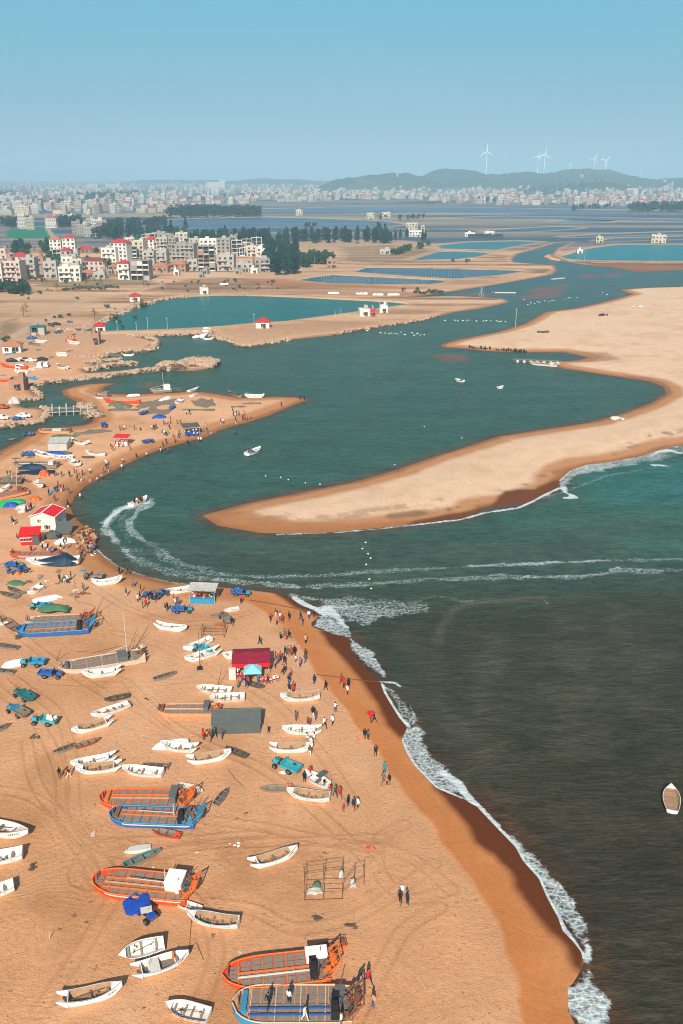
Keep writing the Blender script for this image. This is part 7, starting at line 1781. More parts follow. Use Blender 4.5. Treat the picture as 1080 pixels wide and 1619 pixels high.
    for t, hw_, ht in ((-.30, .3, .85), (-.22, 1.0, 1.2), (-.05, 1.5, 1.6), (.15, 1.7, 2.0), (.28, 1.6, 2.5), (.38, 1.5, 1.7), (.47, 1.1, 1.0)):
        rings.append([(t * L, -hw_ * 1.05, .45), (t * L, -hw_ * .6, ht * .72), (t * L, 0, ht), (t * L, hw_ * .6, ht * .72), (t * L, hw_ * 1.05, .45)])
    g.loft(rings, closed=False); o = g.build('tarpaulin', W_['tarp']); o.location = (c.x, c.y, z); o.rotation_euler = (0, 0, R(3)); reg(o, 'dark blue tarpaulin draped as a tent over a white boat', 'tarpaulin')
    # dark side sheet of the grey barge, and green and blue covers
    def heap(px, py, L, W, H, m, lab, cat, rz=0, name='net_heap', m2=None):
        x, y, z = G(px, py); g = MB(); n = 16; m_ = 9
        for i in range(n + 1):
            for j in range(m_ + 1):
                u, v = i / n * 2 - 1, j / m_ * 2 - 1; e = max(0, 1 - u * u) * max(0, 1 - v * v)
                g.V.append((u * L / 2 * (1 + rnd.uniform(-.05, .05)), v * W / 2 * (1 + .25 * math.sin(u * 5 + px)), e ** .6 * H * rnd.uniform(.7, 1.15) + .02))
        for i in range(n):
            for j in range(m_): a = i * (m_ + 1) + j; g.F.append([a, a + m_ + 1, a + m_ + 2, a + 1]); g.M.append((i // 3 + j // 2) % 2 if m2 else 0)
        o = g.build(name, [W_[m], W_[m2]] if m2 else W_[m], None, True); o.location = (x, y, z); o.rotation_euler = (0, 0, R(rz)); reg(o, lab, cat); return o
    heap(58, 747, 9, 3.2, .5, 'tarp', 'dark tarpaulin spread on the sand beside the grey barge', 'tarpaulin', 8, 'tarpaulin'); heap(52, 741, 7, 1.8, 1.3, 'tarp', 'dark blue tarpaulin hanging over the side of the grey barge', 'tarpaulin', 3, 'tarpaulin')
    heap(10, 797, 8, 2.6, .9, 'gtarp', 'bright green sheet heaped at the left edge below the orange sided barge', 'tarpaulin', 35, 'tarpaulin'); heap(17, 800, 3.2, 1.8, .9, 'btarp', 'blue sheet bundle on the bright green sheet', 'tarpaulin', 10, 'tarpaulin')
    heap(86, 718, 7, 2.2, .8, 'btarp', 'bright blue sheet in front of the white canvas shed', 'tarpaulin', 5, 'tarpaulin'); heap(101, 717, 4.2, 1.6, .6, 'green', 'green net heap right of the bright blue sheet', 'net', 3); heap(252, 660, 4.2, 2.6, .8, 'btarp', 'bright blue tarpaulin heap under the brown nets of the spit', 'tarpaulin', 6, 'tarpaulin')
    heap(85, 970, 5, 1.8, .9, 'green', 'green net heap on the shallow barge', 'net', 4).location.z += .8
    heap(26, 923, 3.4, 1.5, .6, 'green', 'green net heap at the left edge above the cluttered skiff', 'net', -10); heap(22, 908, 2.6, 1.2, .8, 'orange', 'orange gear heap at the left edge truck', 'gear', 0, 'gear_heap')
    for px, py, L, W, H, m, lab, rz, m2 in ((184, 640, 5, 4, 1.0, 'green', 'bright green net heap, left one on the spit', 5, 'net'), (197, 643, 5, 4, .9, 'green', 'bright green net heap, right one on the spit', -8, 'net'), (198, 648, 11, 3, .3, 'net', 'long grey green net spread below the green heaps', -5, None), (236, 640, 7, 8, .18, 'net', 'flat grey green net right of the green heaps', -10, 'bnet'), (262, 637, 8, 9, .18, 'bnet', 'flat brown net on the middle of the spit', 8, 'net'), (250, 651, 9, 7, .2, 'bnet', 'flat brown net above the blue tarpaulin of the spit', -12, 'net'), (322, 638, 7, 12, .2, 'bnet', 'large brown green net near the tip side of the spit', 15, 'net'), (312, 648, 11, 2.2, .2, 'net', 'long thin grey net below the large brown net', 1, None), (377, 643, 5, 2, .2, 'net', 'short grey net strip near the spit boats, left', 12, None), (398, 638, 6, 2, .2, 'net', 'short grey net strip near the spit boats, right', 10, None), (103, 690, 8, 3, .4, 'green', 'green net strip below the footbridge', -8, 'net'), (140, 685, 8, 3, .3, 'net', 'dark net strip right of the green one', 10, None), (115, 695, 13, 1.5, .2, 'net', 'long thin net laid behind the white canvas shed', 1, None), (158, 682, 8, 3, .3, 'net', 'small net patch left of the lone blue truck', -8, None), (37, 803, 3.5, 2, .8, 'wcanvas', 'pale sheet heap right of the green sheet', 10, None), (55, 790, 3, 1.5, .8, 'orange', 'orange float heap right of the pale sheet heap', 0, 'redor'), (70, 752, 2.6, 1.6, 1.6, 'orange', 'orange upright gear stack right of the grey barge', 0, 'redor'), (23, 637, 4, 3, 2.0, 'wcanvas', 'white wrapped bundle on the lower quay', 10, None), (112, 533, 4, 2, 1.2, 'orange', 'orange gear load above a white sampan', 0, 'rwood')):
        heap(px, py, L, W, H, m, lab, 'net' if m in ('net', 'bnet', 'green') else 'gear', rz, 'net_heap' if m in ('net', 'bnet', 'green') else 'gear_heap', m2)
    heap(218, 1442, 2.6, 2.0, .16, 'btarp', 'bright blue sheet spread over the bright blue truck', 'sheet', 25, 'sheet').location.z += .95
    x, y, z = G(233, 1455); g = MB(); g.box((0, 0, 1.35), (1.1, .8, .05), .3); g.box((0, 0, 1.0), (.08, .08, .7), .3); o = g.build('board', W_['white2']); o.location = (x, y, z); reg(o, 'white board lying on top of the bright blue truck', 'board')
    # pole scaffolds and racks
    x, y, z = G(520, 1418); s = px_per_m(500, 1410); root = empty('pole_scaffold', (x, y, z))
    fx = lambda px, py: (Vector((*P(px, py, z), 0)) - Vector((x, y, 0)))
    cs = [(482, 1424), (512, 1423), (541, 1422), (560, 1402), (576, 1398), (482, 1395), (512, 1390), (541, 1386)]
    for k, c in enumerate(cs):
        p = fx(*c); g = MB(); hh = 2.6 if k in (3, 4) else 2.2; g.tube((p.x, p.y, -.1), (p.x + rnd.uniform(-.1, .1), p.y + rnd.uniform(-.1, .1), hh), .033); g.build('upright', W_['bamboo'], root)
    for a, b, h1, h2 in ((0, 2, 2.1, 2.1), (5, 7, 2.1, 2.1), (0, 5, 2.1, 2.1), (2, 7, 2.1, 2.1), (1, 6, 2.1, 2.1), (0, 2, 1.1, 1.1), (2, 3, 1.9, 2.4), (3, 4, 2.5, 2.5), (5, 7, 1.1, 1.1), (2, 4, 1.0, 1.1), (0, 2, .1, .1)):
        p, q = fx(*cs[a]), fx(*cs[b]); g = MB(); g.tube((p.x, p.y, h1), (q.x, q.y, h2), .025); g.build('crossbar', W_['bamboo'], root)
    reg(root, 'bare scaffold of thin poles standing on the sand', 'scaffold')
    heap(498, 1409, 1.6, .9, .5, 'wcanvas', 'crumpled white sheet under the pole scaffold', 'sheet', 5, 'sheet'); heap(501, 1403, .9, .8, .7, 'green', 'green net bundle under the pole scaffold', 'net', 0); heap(558, 1400, .7, .5, .9, 'wcanvas', 'white sack hanging on the right leg of the pole scaffold', 'sack', 0, 'sack'); heap(540, 1386, .6, .5, .9, 'wcanvas', 'pale sack at the middle leg of the pole scaffold', 'sack', 0, 'sack')
    x, y, z = G(338, 1003); root = empty('pole_rack', (x, y, z)); W, D = 3.6, 2.0
    for sx in (-1, 1):
        for sy in (-1, 1): g = MB(); g.tube((sx * W / 2, sy * D / 2, -.1), (sx * W / 2, sy * D / 2, 1.5), .05); g.build('upright', W_['bamboo'], root)
    for sy in (-1, 0, 1): g = MB(); g.tube((-W / 2 - .3, sy * D / 2, 1.35), (W / 2 + .1, sy * D / 2, 1.35), .045); g.tube((-W / 2, sy * D / 2, .6), (W / 2, sy * D / 2, .6), .035); g.build('crossbar', W_['bamboo'], root)
    for sx in (-1, 1): g = MB(); g.tube((sx * W / 2, -D / 2, 1.4), (sx * W / 2, D / 2, 1.4), .045); g.build('crossbar', W_['bamboo'], root)
    reg(root, 'low wooden pole rack above the market sampans', 'rack')
    # lone poles on the beach
    for px, py, tx, ty, h, lab in ((316, 1058, 314, 1000, 4.3, 'upright pole in a black foot between the two market sampans'), (343, 1087, 351, 1056, 3.2, 'leaning brown pole behind the upper market sampan'), (88, 1045, 97, 1025, 2.6, 'leaning pole at the bow of the cream barge'), (199, 1034, 219, 990, 4.4, 'long leaning pole, upper of two at the cream barge stern'), (207, 1032, 216, 1003, 3.6, 'shorter leaning pole at the cream barge stern'), (150, 972, 165, 942, 3.6, 'long leaning pole above the blue hulled barge'), (26, 775, 26, 735, 6.0, 'red and white banded mast at the left edge barges'), (378, 1083, 378, 1068, 1.8, 'short pole in the sand mound below the market tent'), (415, 1084, 414, 1075, 1.8, 'thin pole right of the sand mound'), (78, 1485, 79, 1475, .8, 'short white stake on empty sand at the left'), (231, 618, 231, 603, 5, 'thin mast by the drum boat')):
        x, y, z = G(px, py); x2, y2 = P(tx, ty, z + h * .9); g = MB(); a = Vector((0, 0, -.2)); b = Vector((x2 - x, y2 - y, h * .9))
        if b.length > h * 1.6: b = Vector((b.x * .5, b.y * .5, h * .85))
        g.tube(a, b, .055, .03); o = g.build('pole', W_['pole' if 'white' in lab or 'thin' in lab else 'bamboo']); o.location = (x, y, z)
        if 'foot' in lab: g = MB(); g.box((0, 0, .2), (.8, .6, .4), .3, 0, .8); g.build('foot', W_['rub'], o)
        reg(o, lab, 'pole')
    # ropes across the sand
    def rope(pts, lab, r=.05, m='rope'):
        g = MB(); q = []
        for i in range(len(pts) - 1):
            for t in range(8): u = t / 8; q.append((pts[i][0] * (1 - u) + pts[i + 1][0] * u, pts[i][1] * (1 - u) + pts[i + 1][1] * u))
        q.append(pts[-1]); w = [Vector(G(*p)) + Vector((0, 0, .06)) for p in q]; g.path(w, r, 4); o = g.build('rope', W_[m]); reg(o, lab, 'rope')
    rope([(395, 949), (430, 955), (470, 963), (500, 968)], 'dark mooring rope from the dry sand into the waves, upper one', .08); rope([(500, 1067), (535, 1071), (570, 1076), (600, 1079)], 'dark mooring rope from the dry sand into the waves, lower one', .07)
    rope([(297, 1502), (310, 1490), (322, 1518)], 'thin anchor rope between two white sampans', .025); rope([(303, 1455), (300, 1490), (301, 1502)], 'thin anchor line below the brown planked sampan', .025); rope([(0, 893), (15, 888), (30, 883)], 'rope from the left edge to the red brown fishing boat', .04); rope([(118, 918), (120, 950), (148, 958), (170, 985)], 'long thin rope right of the dark blue tarpaulin', .03)
    rope([(120, 1030), (150, 1032), (190, 1022), (225, 1028)], 'rope lying behind the cream barge', .03); rope([(360, 1216), (372, 1232), (385, 1244)], 'thin rope left of the narrow grey skiff', .03)
    # bits lying about
    def bit(px, py, m, lab, cat, name, s=.3, n=6, sq=(1, 1, .5)):
        x, y, z = G(px, py); g = MB()
        for k in range(n): g.ball((rnd.gauss(0, s * .8), rnd.gauss(0, s * .8), s * .2), s * rnd.uniform(.3, .7), 0, 6, 4, sq, .5)
        o = g.build(name, W_[m]); o.location = (x, y, z); reg(o, lab, cat, 'beach bundles' if name in ('sack_pile', 'bundle') else None, rel=False)
    bit(372, 1335, 'white', 'white crumpled plastic sheet on empty sand', 'rubbish', 'plastic_sheet'); bit(586, 1340, 'redor', 'small orange rag right of the pole scaffold', 'rag', 'rag', .3); bit(567, 1170, 'redor', 'small red rag on the dry sand by the damp band', 'rag', 'rag', .2)
    bit(502, 1452, 'dwood', 'black twisted driftwood below the pole scaffold', 'driftwood', 'driftwood', .4, 9, (1.4, .5, .4)); bit(553, 1465, 'dwood', 'dark driftwood branch right of the twisted one', 'driftwood', 'driftwood', .4, 7, (1.8, .4, .3)); bit(50, 1374, 'dwood', 'dark weed clump right of the left edge sampans', 'weed', 'weed_clump', .4, 9); bit(230, 1107, 'black', 'two small black lumps on empty sand', 'lump', 'sand_lump', .25, 3)
    bit(148, 1319, 'pink', 'pinkish plastic sheet left of the blue barge', 'rubbish', 'plastic_sheet', .35); bit(102, 920, 'brown', 'small brown rag on sand left of three visitors', 'rag', 'rag', .2); bit(31, 1350, 'dwood', 'dark bundle behind the middle left edge sampan', 'bundle', 'bundle', .4); bit(55, 1165, 'dwood', 'dark rope heap below the turquoise truck', 'rope', 'rope_heap', .35, 8)
    bit(640, 1407, 'white', 'round white bag on the sand beside two walkers', 'bag', 'bag', .4, 3, (1, 1, 1)); bit(572, 1579, 'sky', 'blue plastic barrel by the orange stern frame', 'barrel', 'barrel', .4, 3, (1, 1, 1.2)); bit(463, 1108, 'red', 'red ball buoy hanging at a white sampan', 'buoy', 'buoy', .35, 4, (1, 1, 1)); bit(449, 1222, 'white', 'two white foam bars left of the turquoise truck', 'float', 'foam_bar', .3, 5, (1.5, .5, .5))
    for k in range(60):
        px, py = rnd.choice([(rnd.uniform(0, 175), rnd.uniform(520, 556)), (rnd.uniform(0, 125), rnd.uniform(560, 600)), (rnd.uniform(0, 100), rnd.uniform(695, 800)), (rnd.uniform(0, 130), rnd.uniform(900, 1010))])
        bit(px, py, rnd.choice(['wood', 'dwood', 'white2', 'rwood', 'net', 'orange', 'iron', 'sky']), 'small bundle of gear and boards scattered on the sand', 'gear', 'gear_bundle', rnd.uniform(.25, .6) * (1.6 if py < 620 else 1), 8, (1.5, 1, .5))
        THINGS[-1]['o']['group'] = 'gear heaps scattered over the boat yard'
    for k in range(45):  # scraps of litter strewn over the open sand
        px, py = rnd.choice([(rnd.uniform(60, 560), rnd.uniform(1060, 1480)), (rnd.uniform(0, 620), rnd.uniform(1150, 1600))])
        if px > 480 and py < 1200: continue
        bit(px, py, rnd.choice(['dwood', 'white2', 'rwood', 'wood']), 'small piece of litter lying on open sand', 'driftwood', 'driftwood', rnd.uniform(.06, .16), 5, (1.8, .7, .4))
        THINGS[-1]['o']['group'] = 'litter on the open sand'
    for px, py in ((70, 858), (74, 860), (66, 861), (72, 863), (80, 845), (62, 848)): bit(px, py, rnd.choice(['white2', 'redor', 'wcanvas']), 'pile of sacks and baskets outside the white beach house', 'sacks', 'sack_pile', .45, 7, (1, 1, .8))
    heap(103, 858, 4.2, 1.6, 1.1, 'white', 'white plastic covered heap right of the white beach house', 'cover', 20, 'cover'); heap(84, 850, 3.2, 2.2, 1.4, 'canvas', 'dark sheet lean to at the right side of the white beach house', 'cover', 5, 'cover').location.z += .2
    x, y, z = G(103, 842); g = MB(); sheet(g, [(-1.8, -1.5, .3), (1.6, -1.5, .2), (1.6, 1.5, 1.9), (-1.8, 1.5, 2.1)], 0, 6, .2); o = g.build('awning', W_['canvas']); o.location = (x, y, z); reg(o, 'dark awning sheet stretched from the white beach house towards the water', 'awning')
    # rock and sack mole by the house
    g = MB(); c = Vector(P(140, 852)); 
    for k in range(90):
        px, py = rnd.uniform(122, 152), rnd.uniform(838, 876); x, y = P(px, py); r = rnd.uniform(.25, .6); g.ball((x, y, rnd.uniform(.1, 1.0)), r, k % 2, 7, 5, (1, 1, .75), .5)
    o = g.build('rubble', [W_['brown'], W_['rwood']]); o['kind'] = 'stuff'
    for px, py in ((141, 858), (146, 866), (150, 872), (147, 878), (136, 848), (151, 862)): bit(px, py, rnd.choice(['red', 'sky', 'white', 'redor']), 'bright coloured bundle on the brown rock mole', 'bundle', 'bundle', .35, 5, (1, 1, 1))

# ------------------------------------------------------------------ breakwaters, footbridge, rafts, floats
def build_harbour():
    def rocks(name, line, wd, n, hmax, rmin, rmax):
        pts = PP(line); seg = np.diff(pts, axis=0); Ls = np.hypot(seg[:, 0], seg[:, 1]); cum = np.concatenate([[0], np.cumsum(Ls)]); g = MB()
        for k in range(n):
            s = rnd.uniform(0, cum[-1]); i = min(int(np.searchsorted(cum, s) - 1), len(seg) - 1); i = max(i, 0); u = (s - cum[i]) / Ls[i]
            off = rnd.uniform(-1, 1); nx, ny = -seg[i][1] / Ls[i], seg[i][0] / Ls[i]
            x = pts[i][0] + seg[i][0] * u + nx * off * wd; y = pts[i][1] + seg[i][1] * u + ny * off * wd
            z = hmax * (1 - off * off) * rnd.uniform(.5, 1); r = rnd.uniform(rmin, rmax)
            g.ball((x, y, z), r, 0 if z > .45 * hmax or rnd.random() < .35 else 1, 6, 4, (rnd.uniform(.8, 1.3), rnd.uniform(.8, 1.3), rnd.uniform(.6, .9)), .55)
        o = g.build(name, [W_['rock'], W_['wrock']]); o['kind'] = 'stuff'
    rocks('breakwater_rubble', [(133, 600), (180, 594.5), (233, 587), (260, 584)], 1.6, 260, 1.0, .5, 1.1); rocks('breakwater_rubble', [(255, 585), (285, 581), (310, 578), (330, 578.5), (342, 579)], 4.0, 330, 2.6, .7, 1.8)
    rocks('jetty_rubble', [(135, 586.5), (180, 579), (218, 576.5)], 2.0, 170, 1.2, .5, 1.2); rocks('jetty_rubble', [(133, 575.5), (180, 572), (191, 571.5)], 1.8, 120, 1.2, .5, 1.1)
    rocks('jetty_rubble', [(120, 567), (170, 565)], 1.5, 70, .9, .5, 1.1); rocks('bank_rubble', [(168, 561), (200, 557), (236, 556), (245, 548), (248, 541), (226, 533), (205, 532)], 1.6, 260, 1.1, .5, 1.2)
    rocks('dike_rubble', [(222, 533), (257, 531), (323, 529), (333, 531)], 1.6, 150, 1.0, .4, .9); rocks('bank_rubble', [(334, 532), (357, 539), (377, 547), (393, 549), (410, 546), (460, 537)], 1.4, 180, 1.0, .5, 1.1)
    rocks('bank_rubble', [(0, 677), (25, 672), (55, 671), (68, 665), (77, 656), (74, 648), (63, 647)], 1.2, 260, 1.0, .4, .9); rocks('bank_rubble', [(132, 640), (140, 650), (148, 658), (150, 662)], 3.0, 120, .9, .4, .9)
    rocks('bank_rubble', [(47, 611), (57, 609), (93, 604), (133, 600)], 1.2, 150, .9, .4, .9); rocks('bank_rubble', [(35, 633), (62, 632), (63, 626), (52, 616)], 1.0, 110, .9, .4, .9); rocks('bank_rubble', [(128, 521), (150, 515), (185, 500), (215, 487), (260, 474), (300, 470)], 2.5, 260, 1.2, .6, 1.3)
    rocks('bank_rubble', [(527, 530), (593, 518), (660, 508), (693, 500)], 1.2, 120, .8, .4, 1.0); rocks('bank_rubble', [(94, 525), (125, 524)], 4, 40, 1.6, .8, 1.6)
    # dike wall between lagoon and harbour
    g = MB(); a, b = Vector((*P(160, 526, 1.2), 0)), Vector((*P(335, 522, 1.2), 0)); d = (b - a); n = 40
    for i in range(n): 
        p = a + d * ((i + .5) / n); g.box((p.x, p.y, .9), (d.length / n * .995, 3.4, 1.8 + .03 * (i % 3)), math.atan2(d.y, d.x))
    o = g.build('lagoon_dike', W_['rock']); reg(o, 'straight pale stone dike between green lagoon and harbour', 'dike')
    # footbridge
    a, b = Vector((*P(76, 651, 1.3), 1.3)), Vector((*P(146, 648, 1.3), 1.3)); d = b - a; L = d.length; root = empty('footbridge', a, math.atan2(d.y, d.x))
    g = MB()
    for i in range(int(L / .5)): g.box((i * .5 + .25, 0, 0), (.44, 1.5, .1), rnd.uniform(-.03, .03))
    g.build('deck', W_['wood'], root)
    for sy in (-1, 1):
        g = MB(); g.tube((0, sy * .7, -.12), (L, sy * .7, -.12), .1); g.build('beam', W_['pole'], root); g = MB(); g.tube((0, sy * .75, 1.0), (L, sy * .75, 1.0), .05); g.build('handrail', W_['pole'], root)
        for k in range(6):
            x = L * (.10 + .16 * k); g = MB(); g.tube((x, sy * .8, -3.2), (x, sy * .8, 1.6 if k % 2 else 2.4), .12); g.build('post', W_['pole'], root)
    reg(root, 'pale wooden footbridge over the narrow channel', 'footbridge')
    # raft with floats and the row of black floats in the far cove
    a, b = Vector((*P(811, 570, .3), .3)), Vector((*P(884, 573, .3), .3)); d = b - a; root = empty('raft', a, math.atan2(d.y, d.x)); L = d.length
    g = MB()
    for y_ in (-1.5, 0, 1.5): g.box((L / 2, y_, .35), (L, .5, .12))
    for k in range(int(L / 2)): g.box((k * 2 + 1, 0, .45), (.3, 3.6, .1))
    g.build('deck', W_['wood'], root)
    for k in range(14):
        g = MB(); g.tube((L * (k + .5) / 14, -2.0, .05), (L * (k + .5) / 14, -1.0, .05), .55, n=8); g.build('float', W_['white2' if k % 2 else 'dwood'], root)
    reg(root, 'plank raft with drum floats in the far cove', 'raft')
    for i in range(26):
        px = 742 + i * 3.6 + rnd.uniform(-1, 1); py = 551 + i * .26 + rnd.uniform(-.4, .4)
        if 9 < i < 12: continue
        x, y = P(px, py, 0); g = MB(); g.tube((0, 0, -.3), (0, 0, .5 + rnd.random() * 1.0), .42, .36, 8); o = g.build('mooring_pile', W_['black']); o.location = (x, y, 0); reg(o, 'short black mooring pile in the row along the sand bar cove', 'pile', 'mooring piles of the far cove', rel=False)
    # white float cluster by the dike
    for k in range(26):
        px, py = rnd.choice([(rnd.uniform(303, 324), rnd.uniform(529, 534)), (rnd.uniform(322, 332), rnd.uniform(522, 530))]); x, y = P(px, py, .4); g = MB(); g.ball((0, 0, .3), .9, 0, 7, 5, (1.2, .8, .8)); o = g.build('foam_float', W_['white']); o.location = (x, y, 0 if py > 527 else .9); reg(o, 'white foam float heaped at the end of the lagoon dike', 'float', 'foam floats at the dike end', rel=False)
    fl = [(719 + i * 3.6, 507 + .06 * i + rnd.uniform(-.8, .8)) for i in range(24)] + [(582 + i * 4.6, 524 + .3 * i + rnd.uniform(-2, 2)) for i in range(20)] + [(835 + i * 4.5, 481 - 1.2 * i * .5 + rnd.uniform(-2, 2)) for i in range(18)] + [(779, 462), (704, 507), (954, 463), (960, 466), (830, 474)]
    for px, py in fl:
        if rnd.random() < .25: continue
        x, y = P(px + rnd.uniform(-1.5, 1.5), py); g = MB(); g.ball((0, 0, .12), rnd.uniform(.22, .36), 0, 7, 5, (1.3, 1, .8)); o = g.build('float', W_['white']); o.location = (x, y, 0); reg(o, 'tiny white float of the float lines in the upper river', 'float', 'floats in the upper river', rel=False)
    for k, (px, py) in enumerate(((578, 858), (573, 868), (582, 876), (586, 883), (579, 893), (584, 916), (587, 931), (420, 753), (444, 755), (456, 759), (483, 764), (506, 766), (313, 562), (671, 675), (730, 693), (838, 728), (624, 735))):
        x, y = P(px, py); g = MB(); g.ball((0, 0, .08), .17, 0, 8, 5, (1.2, 1, .8)); o = g.build('buoy', W_['white']); o.location = (x, y, 0); reg(o, 'small white buoy on the water', 'buoy', 'white buoys', px=(px, py))
    g = MB(); a, b = Vector(P(782, 463)), Vector(P(815, 463)); 
    for k in range(12): p = a + (b - a) * k / 11; g.box((p.x, p.y, .3), (4, 2, .5), .1)
    for (x0, y0, x1, y1, lab) in ((782, 463, 816, 463.5, 'long pale float pontoon in the upper river, left one'), (872, 442, 892, 440, 'short pale pontoon in the upper river, right one')):
        a, b = Vector((*P(x0, y0), 0)), Vector((*P(x1, y1), 0)); d = b - a; g = MB(); g.box((d.length / 2, 0, .3), (d.length, 1.6, .4))
        for k in range(10): g.tube((d.length * (k + .5) / 10, -.9, .1), (d.length * (k + .5) / 10, .9, .1), .4, n=8)
        o = g.build('pontoon', W_['white2']); o.location = a; o.rotation_euler = (0, 0, math.atan2(d.y, d.x)); reg(o, lab, 'pontoon')
    # net stakes in the two fish ponds: a row of stakes joined by its line is one thing
    k = 0
    for (xa, xb, ya, yb, rows) in ((492, 680, 438, 447.5, 5), (575, 800, 425, 438, 6)):
        for r in range(rows):
            t = (r + .5) / rows; py = ya + (yb - ya) * t; g = MB(); prev = None; pad = 28 * (abs(t - .5) * .8); dxs = -40 * t if ya > 430 else -10 * t
            for i in range(46):
                px = xa + pad + 12 + (xb - xa - 2 * pad - 12) * i / 45
                x, y = P(px, py + .012 * (px - xa), .3); g.tube((x, y, -.2), (x, y, 1.7), .07, .06, 4)
                if prev: g.tube(prev, (x, y, 1.0), .025, n=3)
                prev = (x, y, 1.0)
            k += 1; o = g.build('stake_row', W_['grey']); reg(o, f'{"first second third fourth fifth sixth".split()[r]} stake row from the back in the {"left" if ya > 430 else "right"} netted fish pond', 'stakes', 'stake rows in the fish ponds')
    for k in range(24):
        px, py = rnd.choice([(rnd.uniform(512, 540), 464.5), (rnd.uniform(558, 580), 465.5), (rnd.uniform(590, 630), 467), (rnd.uniform(350, 362), 450.5)]); x, y, z = G(px, py); g = MB(); g.ball((0, 0, .4), 1.0, 0, 7, 5, (1.6, 1, .8), .4); o = g.build('white_sack', W_['white']); o.location = (x, y, z); reg(o, 'white sack lying on the bank behind the green lagoon', 'sack', 'white sacks behind the lagoon', rel=False)
    for px, py, m, lab in ((955, 499, 'black', 'black sheet covered heap on the pale sand bar'), (860, 526, 'dwood', 'dark heap on the pale sand bar'), (975, 664, 'white2', 'small white wreck piece at the shore of the sand bar'), (1012, 486, 'white2', 'pale heap far out on the sand bar')):
        x, y, z = G(px, py); g = MB()
        for k in range(6): g.ball((rnd.gauss(0, 1.4), rnd.gauss(0, .6), .4), rnd.uniform(.5, 1.0), 0, 7, 5, (1.3, 1, .7), .4)
        o = g.build('heap', W_[m]); o.location = (x, y, z); reg(o, lab, 'heap')
# ================================================================== people
PEOPLE = """427.5,982 red;436,975 brown;443,982 white;446,984 red;437.5,988 red c;457,981 black;475,981 black;478,989 navy;488.5,979 white;496,977.5 black;450,1008 grey;457,1010 black;443,1010 black q;453,1012 red c;411,1020 black;483,1017.5 peach;451,1036 navy;455,1037 green;461,1036 red L;466,1036 black;483,1040 brown;436,1046 red;440,1049 grey;444,1045 red;450,1051 black;468,1046 white c;475,1054.6 violet;482.6,1048 brown;427,1059 orange;435,1056.5 pink;446.5,1066 orange;450,1065 navy;459,1071 pink;457,1082 black;497,1082 navy;515,1091 black;457.6,1095 black;464,1094 red L;539.6,1081 red;424,1082 black;378,1088 grey q;389,1086 black;394,1086 red;383,1078 red;395.5,1079 navy;408.5,1081 grey;376,1070 white;
544,1089 red;549.7,1098 white;551,1088 black;495,1133 black;499,1139 brown;468,1140 grey;530,1126 white;526,1146 white;513,1151 white;487,1150 brown;490,1151 red;591.5,1143 navy;586,1142 red;577,1168.5 black;582,1169.6 grey;594,1195 black;608,1221.5 teal L;606,1239 grey;612,1241 orange c;616,1240 black;425,1159 black c;485,1169.6 white q;497,1170 white q;492,1182 white;490,1196 brown;
481.5,1236.6 black;490.6,1228 red;523,1258 red;530,1260 green;537,1262 red;550.4,1275.5 black;559.5,1279 navy;566,1278 white;542.7,1284.5 red c;633,1430 black;644,1430 navy;567,1555 navy b;582,1554 red;590.7,1593 peach;
321.6,1170 red;326.7,1166 yellow c;334,1170 brown;340,1166 green;351,1169 brown;95,1231 black;109,1230 black;105,1227 orange c;189,908 black;202.5,908 black;132.5,936 grey;211,928 violet;223,937 black;200,943 green;218,951.7 white;221.7,948 black;226,961.7 grey;231,960 red;235,949 navy;241,949 black;247.5,951 black;252,948 navy;261.7,966.7 brown;265,966 black;275,953 red;277.5,958 white;282.5,957.5 grey;340,948 black;381.5,954 red;310,950 red;367,989 black;
95,920 black;102.5,922.5 green;106,921 white;113,916 black;50,873 brown;20,827 brown;22,830 black;108,803 black;91,855 black;101,862.5 black;104,860 grey;107,867 white;112,850 brown;76,871 black;82,880 blue;87,878 navy;90,877 black;97,870 black;128,883 grey;131,882 black;42.5,810 black;47,807.5 red;50,805 navy;78,784 black;87,793 brown;127,789 white;133,853 black;133,863 white;142,862 red;140,875 navy;145,876 blue;150,870 blue;68,871 black;27,852 brown q;
12.5,753 green;17.5,752 black;87,753 black;89,752 white;98,754 brown;110.5,755 black;118,748 black;122,752.5 red;131,752 brown;142.5,749 white;129,762 grey;123,761 brown;143,762.5 red;161,758 white;164,748 red;168,742 black;169,737 white;172,747 brown;92,770 red;97,778 red;91,778 black;87.5,778 navy;101,776 navy;109,781 brown;77.5,783 black;126,737 black;107.5,800 black;154,763 white;
216,725 black;194.5,732.5 white;193,742.5 white;206,712.5 grey;232,723 white;258,707 black;263,702 black;254,717 white;266,717 grey;284,688 brown;282.5,693 black;274,691 orange;168,735 white;277,700 red;213,680 brown;222,681 black q;190,681 red;194,680 pink;197,680 white;240,680 white;244,680 black;247,678 brown;259.5,672 brown;264,671 white;270,666 black;270,670 red;280.5,671 black;285.5,671 brown;268,679 black;257,688 blue;260,688 white;263,690 black;266,687 navy;297.5,692 black;295,656 white;300,656 black;307,690 white;312.5,690 white;314,699 white;318,699 white;297.5,705 black;254,716 orange;188,707 red;192,708 red;195,707 white;179,713 red;176,710 black;183,705 red;
368,653 black;369,658 black;372,660 white;374.5,657.5 black;378,657.5 brown;386,657.5 red;384,664 black;387.5,664 red;391,665 red;396,663 pink;373,667.5 black;373,671 grey;349,670 red;353,670 white;326,675 red;322,684 violet;327.5,684 navy;334,691 white;371,688 grey;374,688 black;445,643 black;474,633 black;481,633 black;58,532 brown;73,534 red;62,534 black;44,533 black;113,672 brown;100,655 navy;108,652 black"""
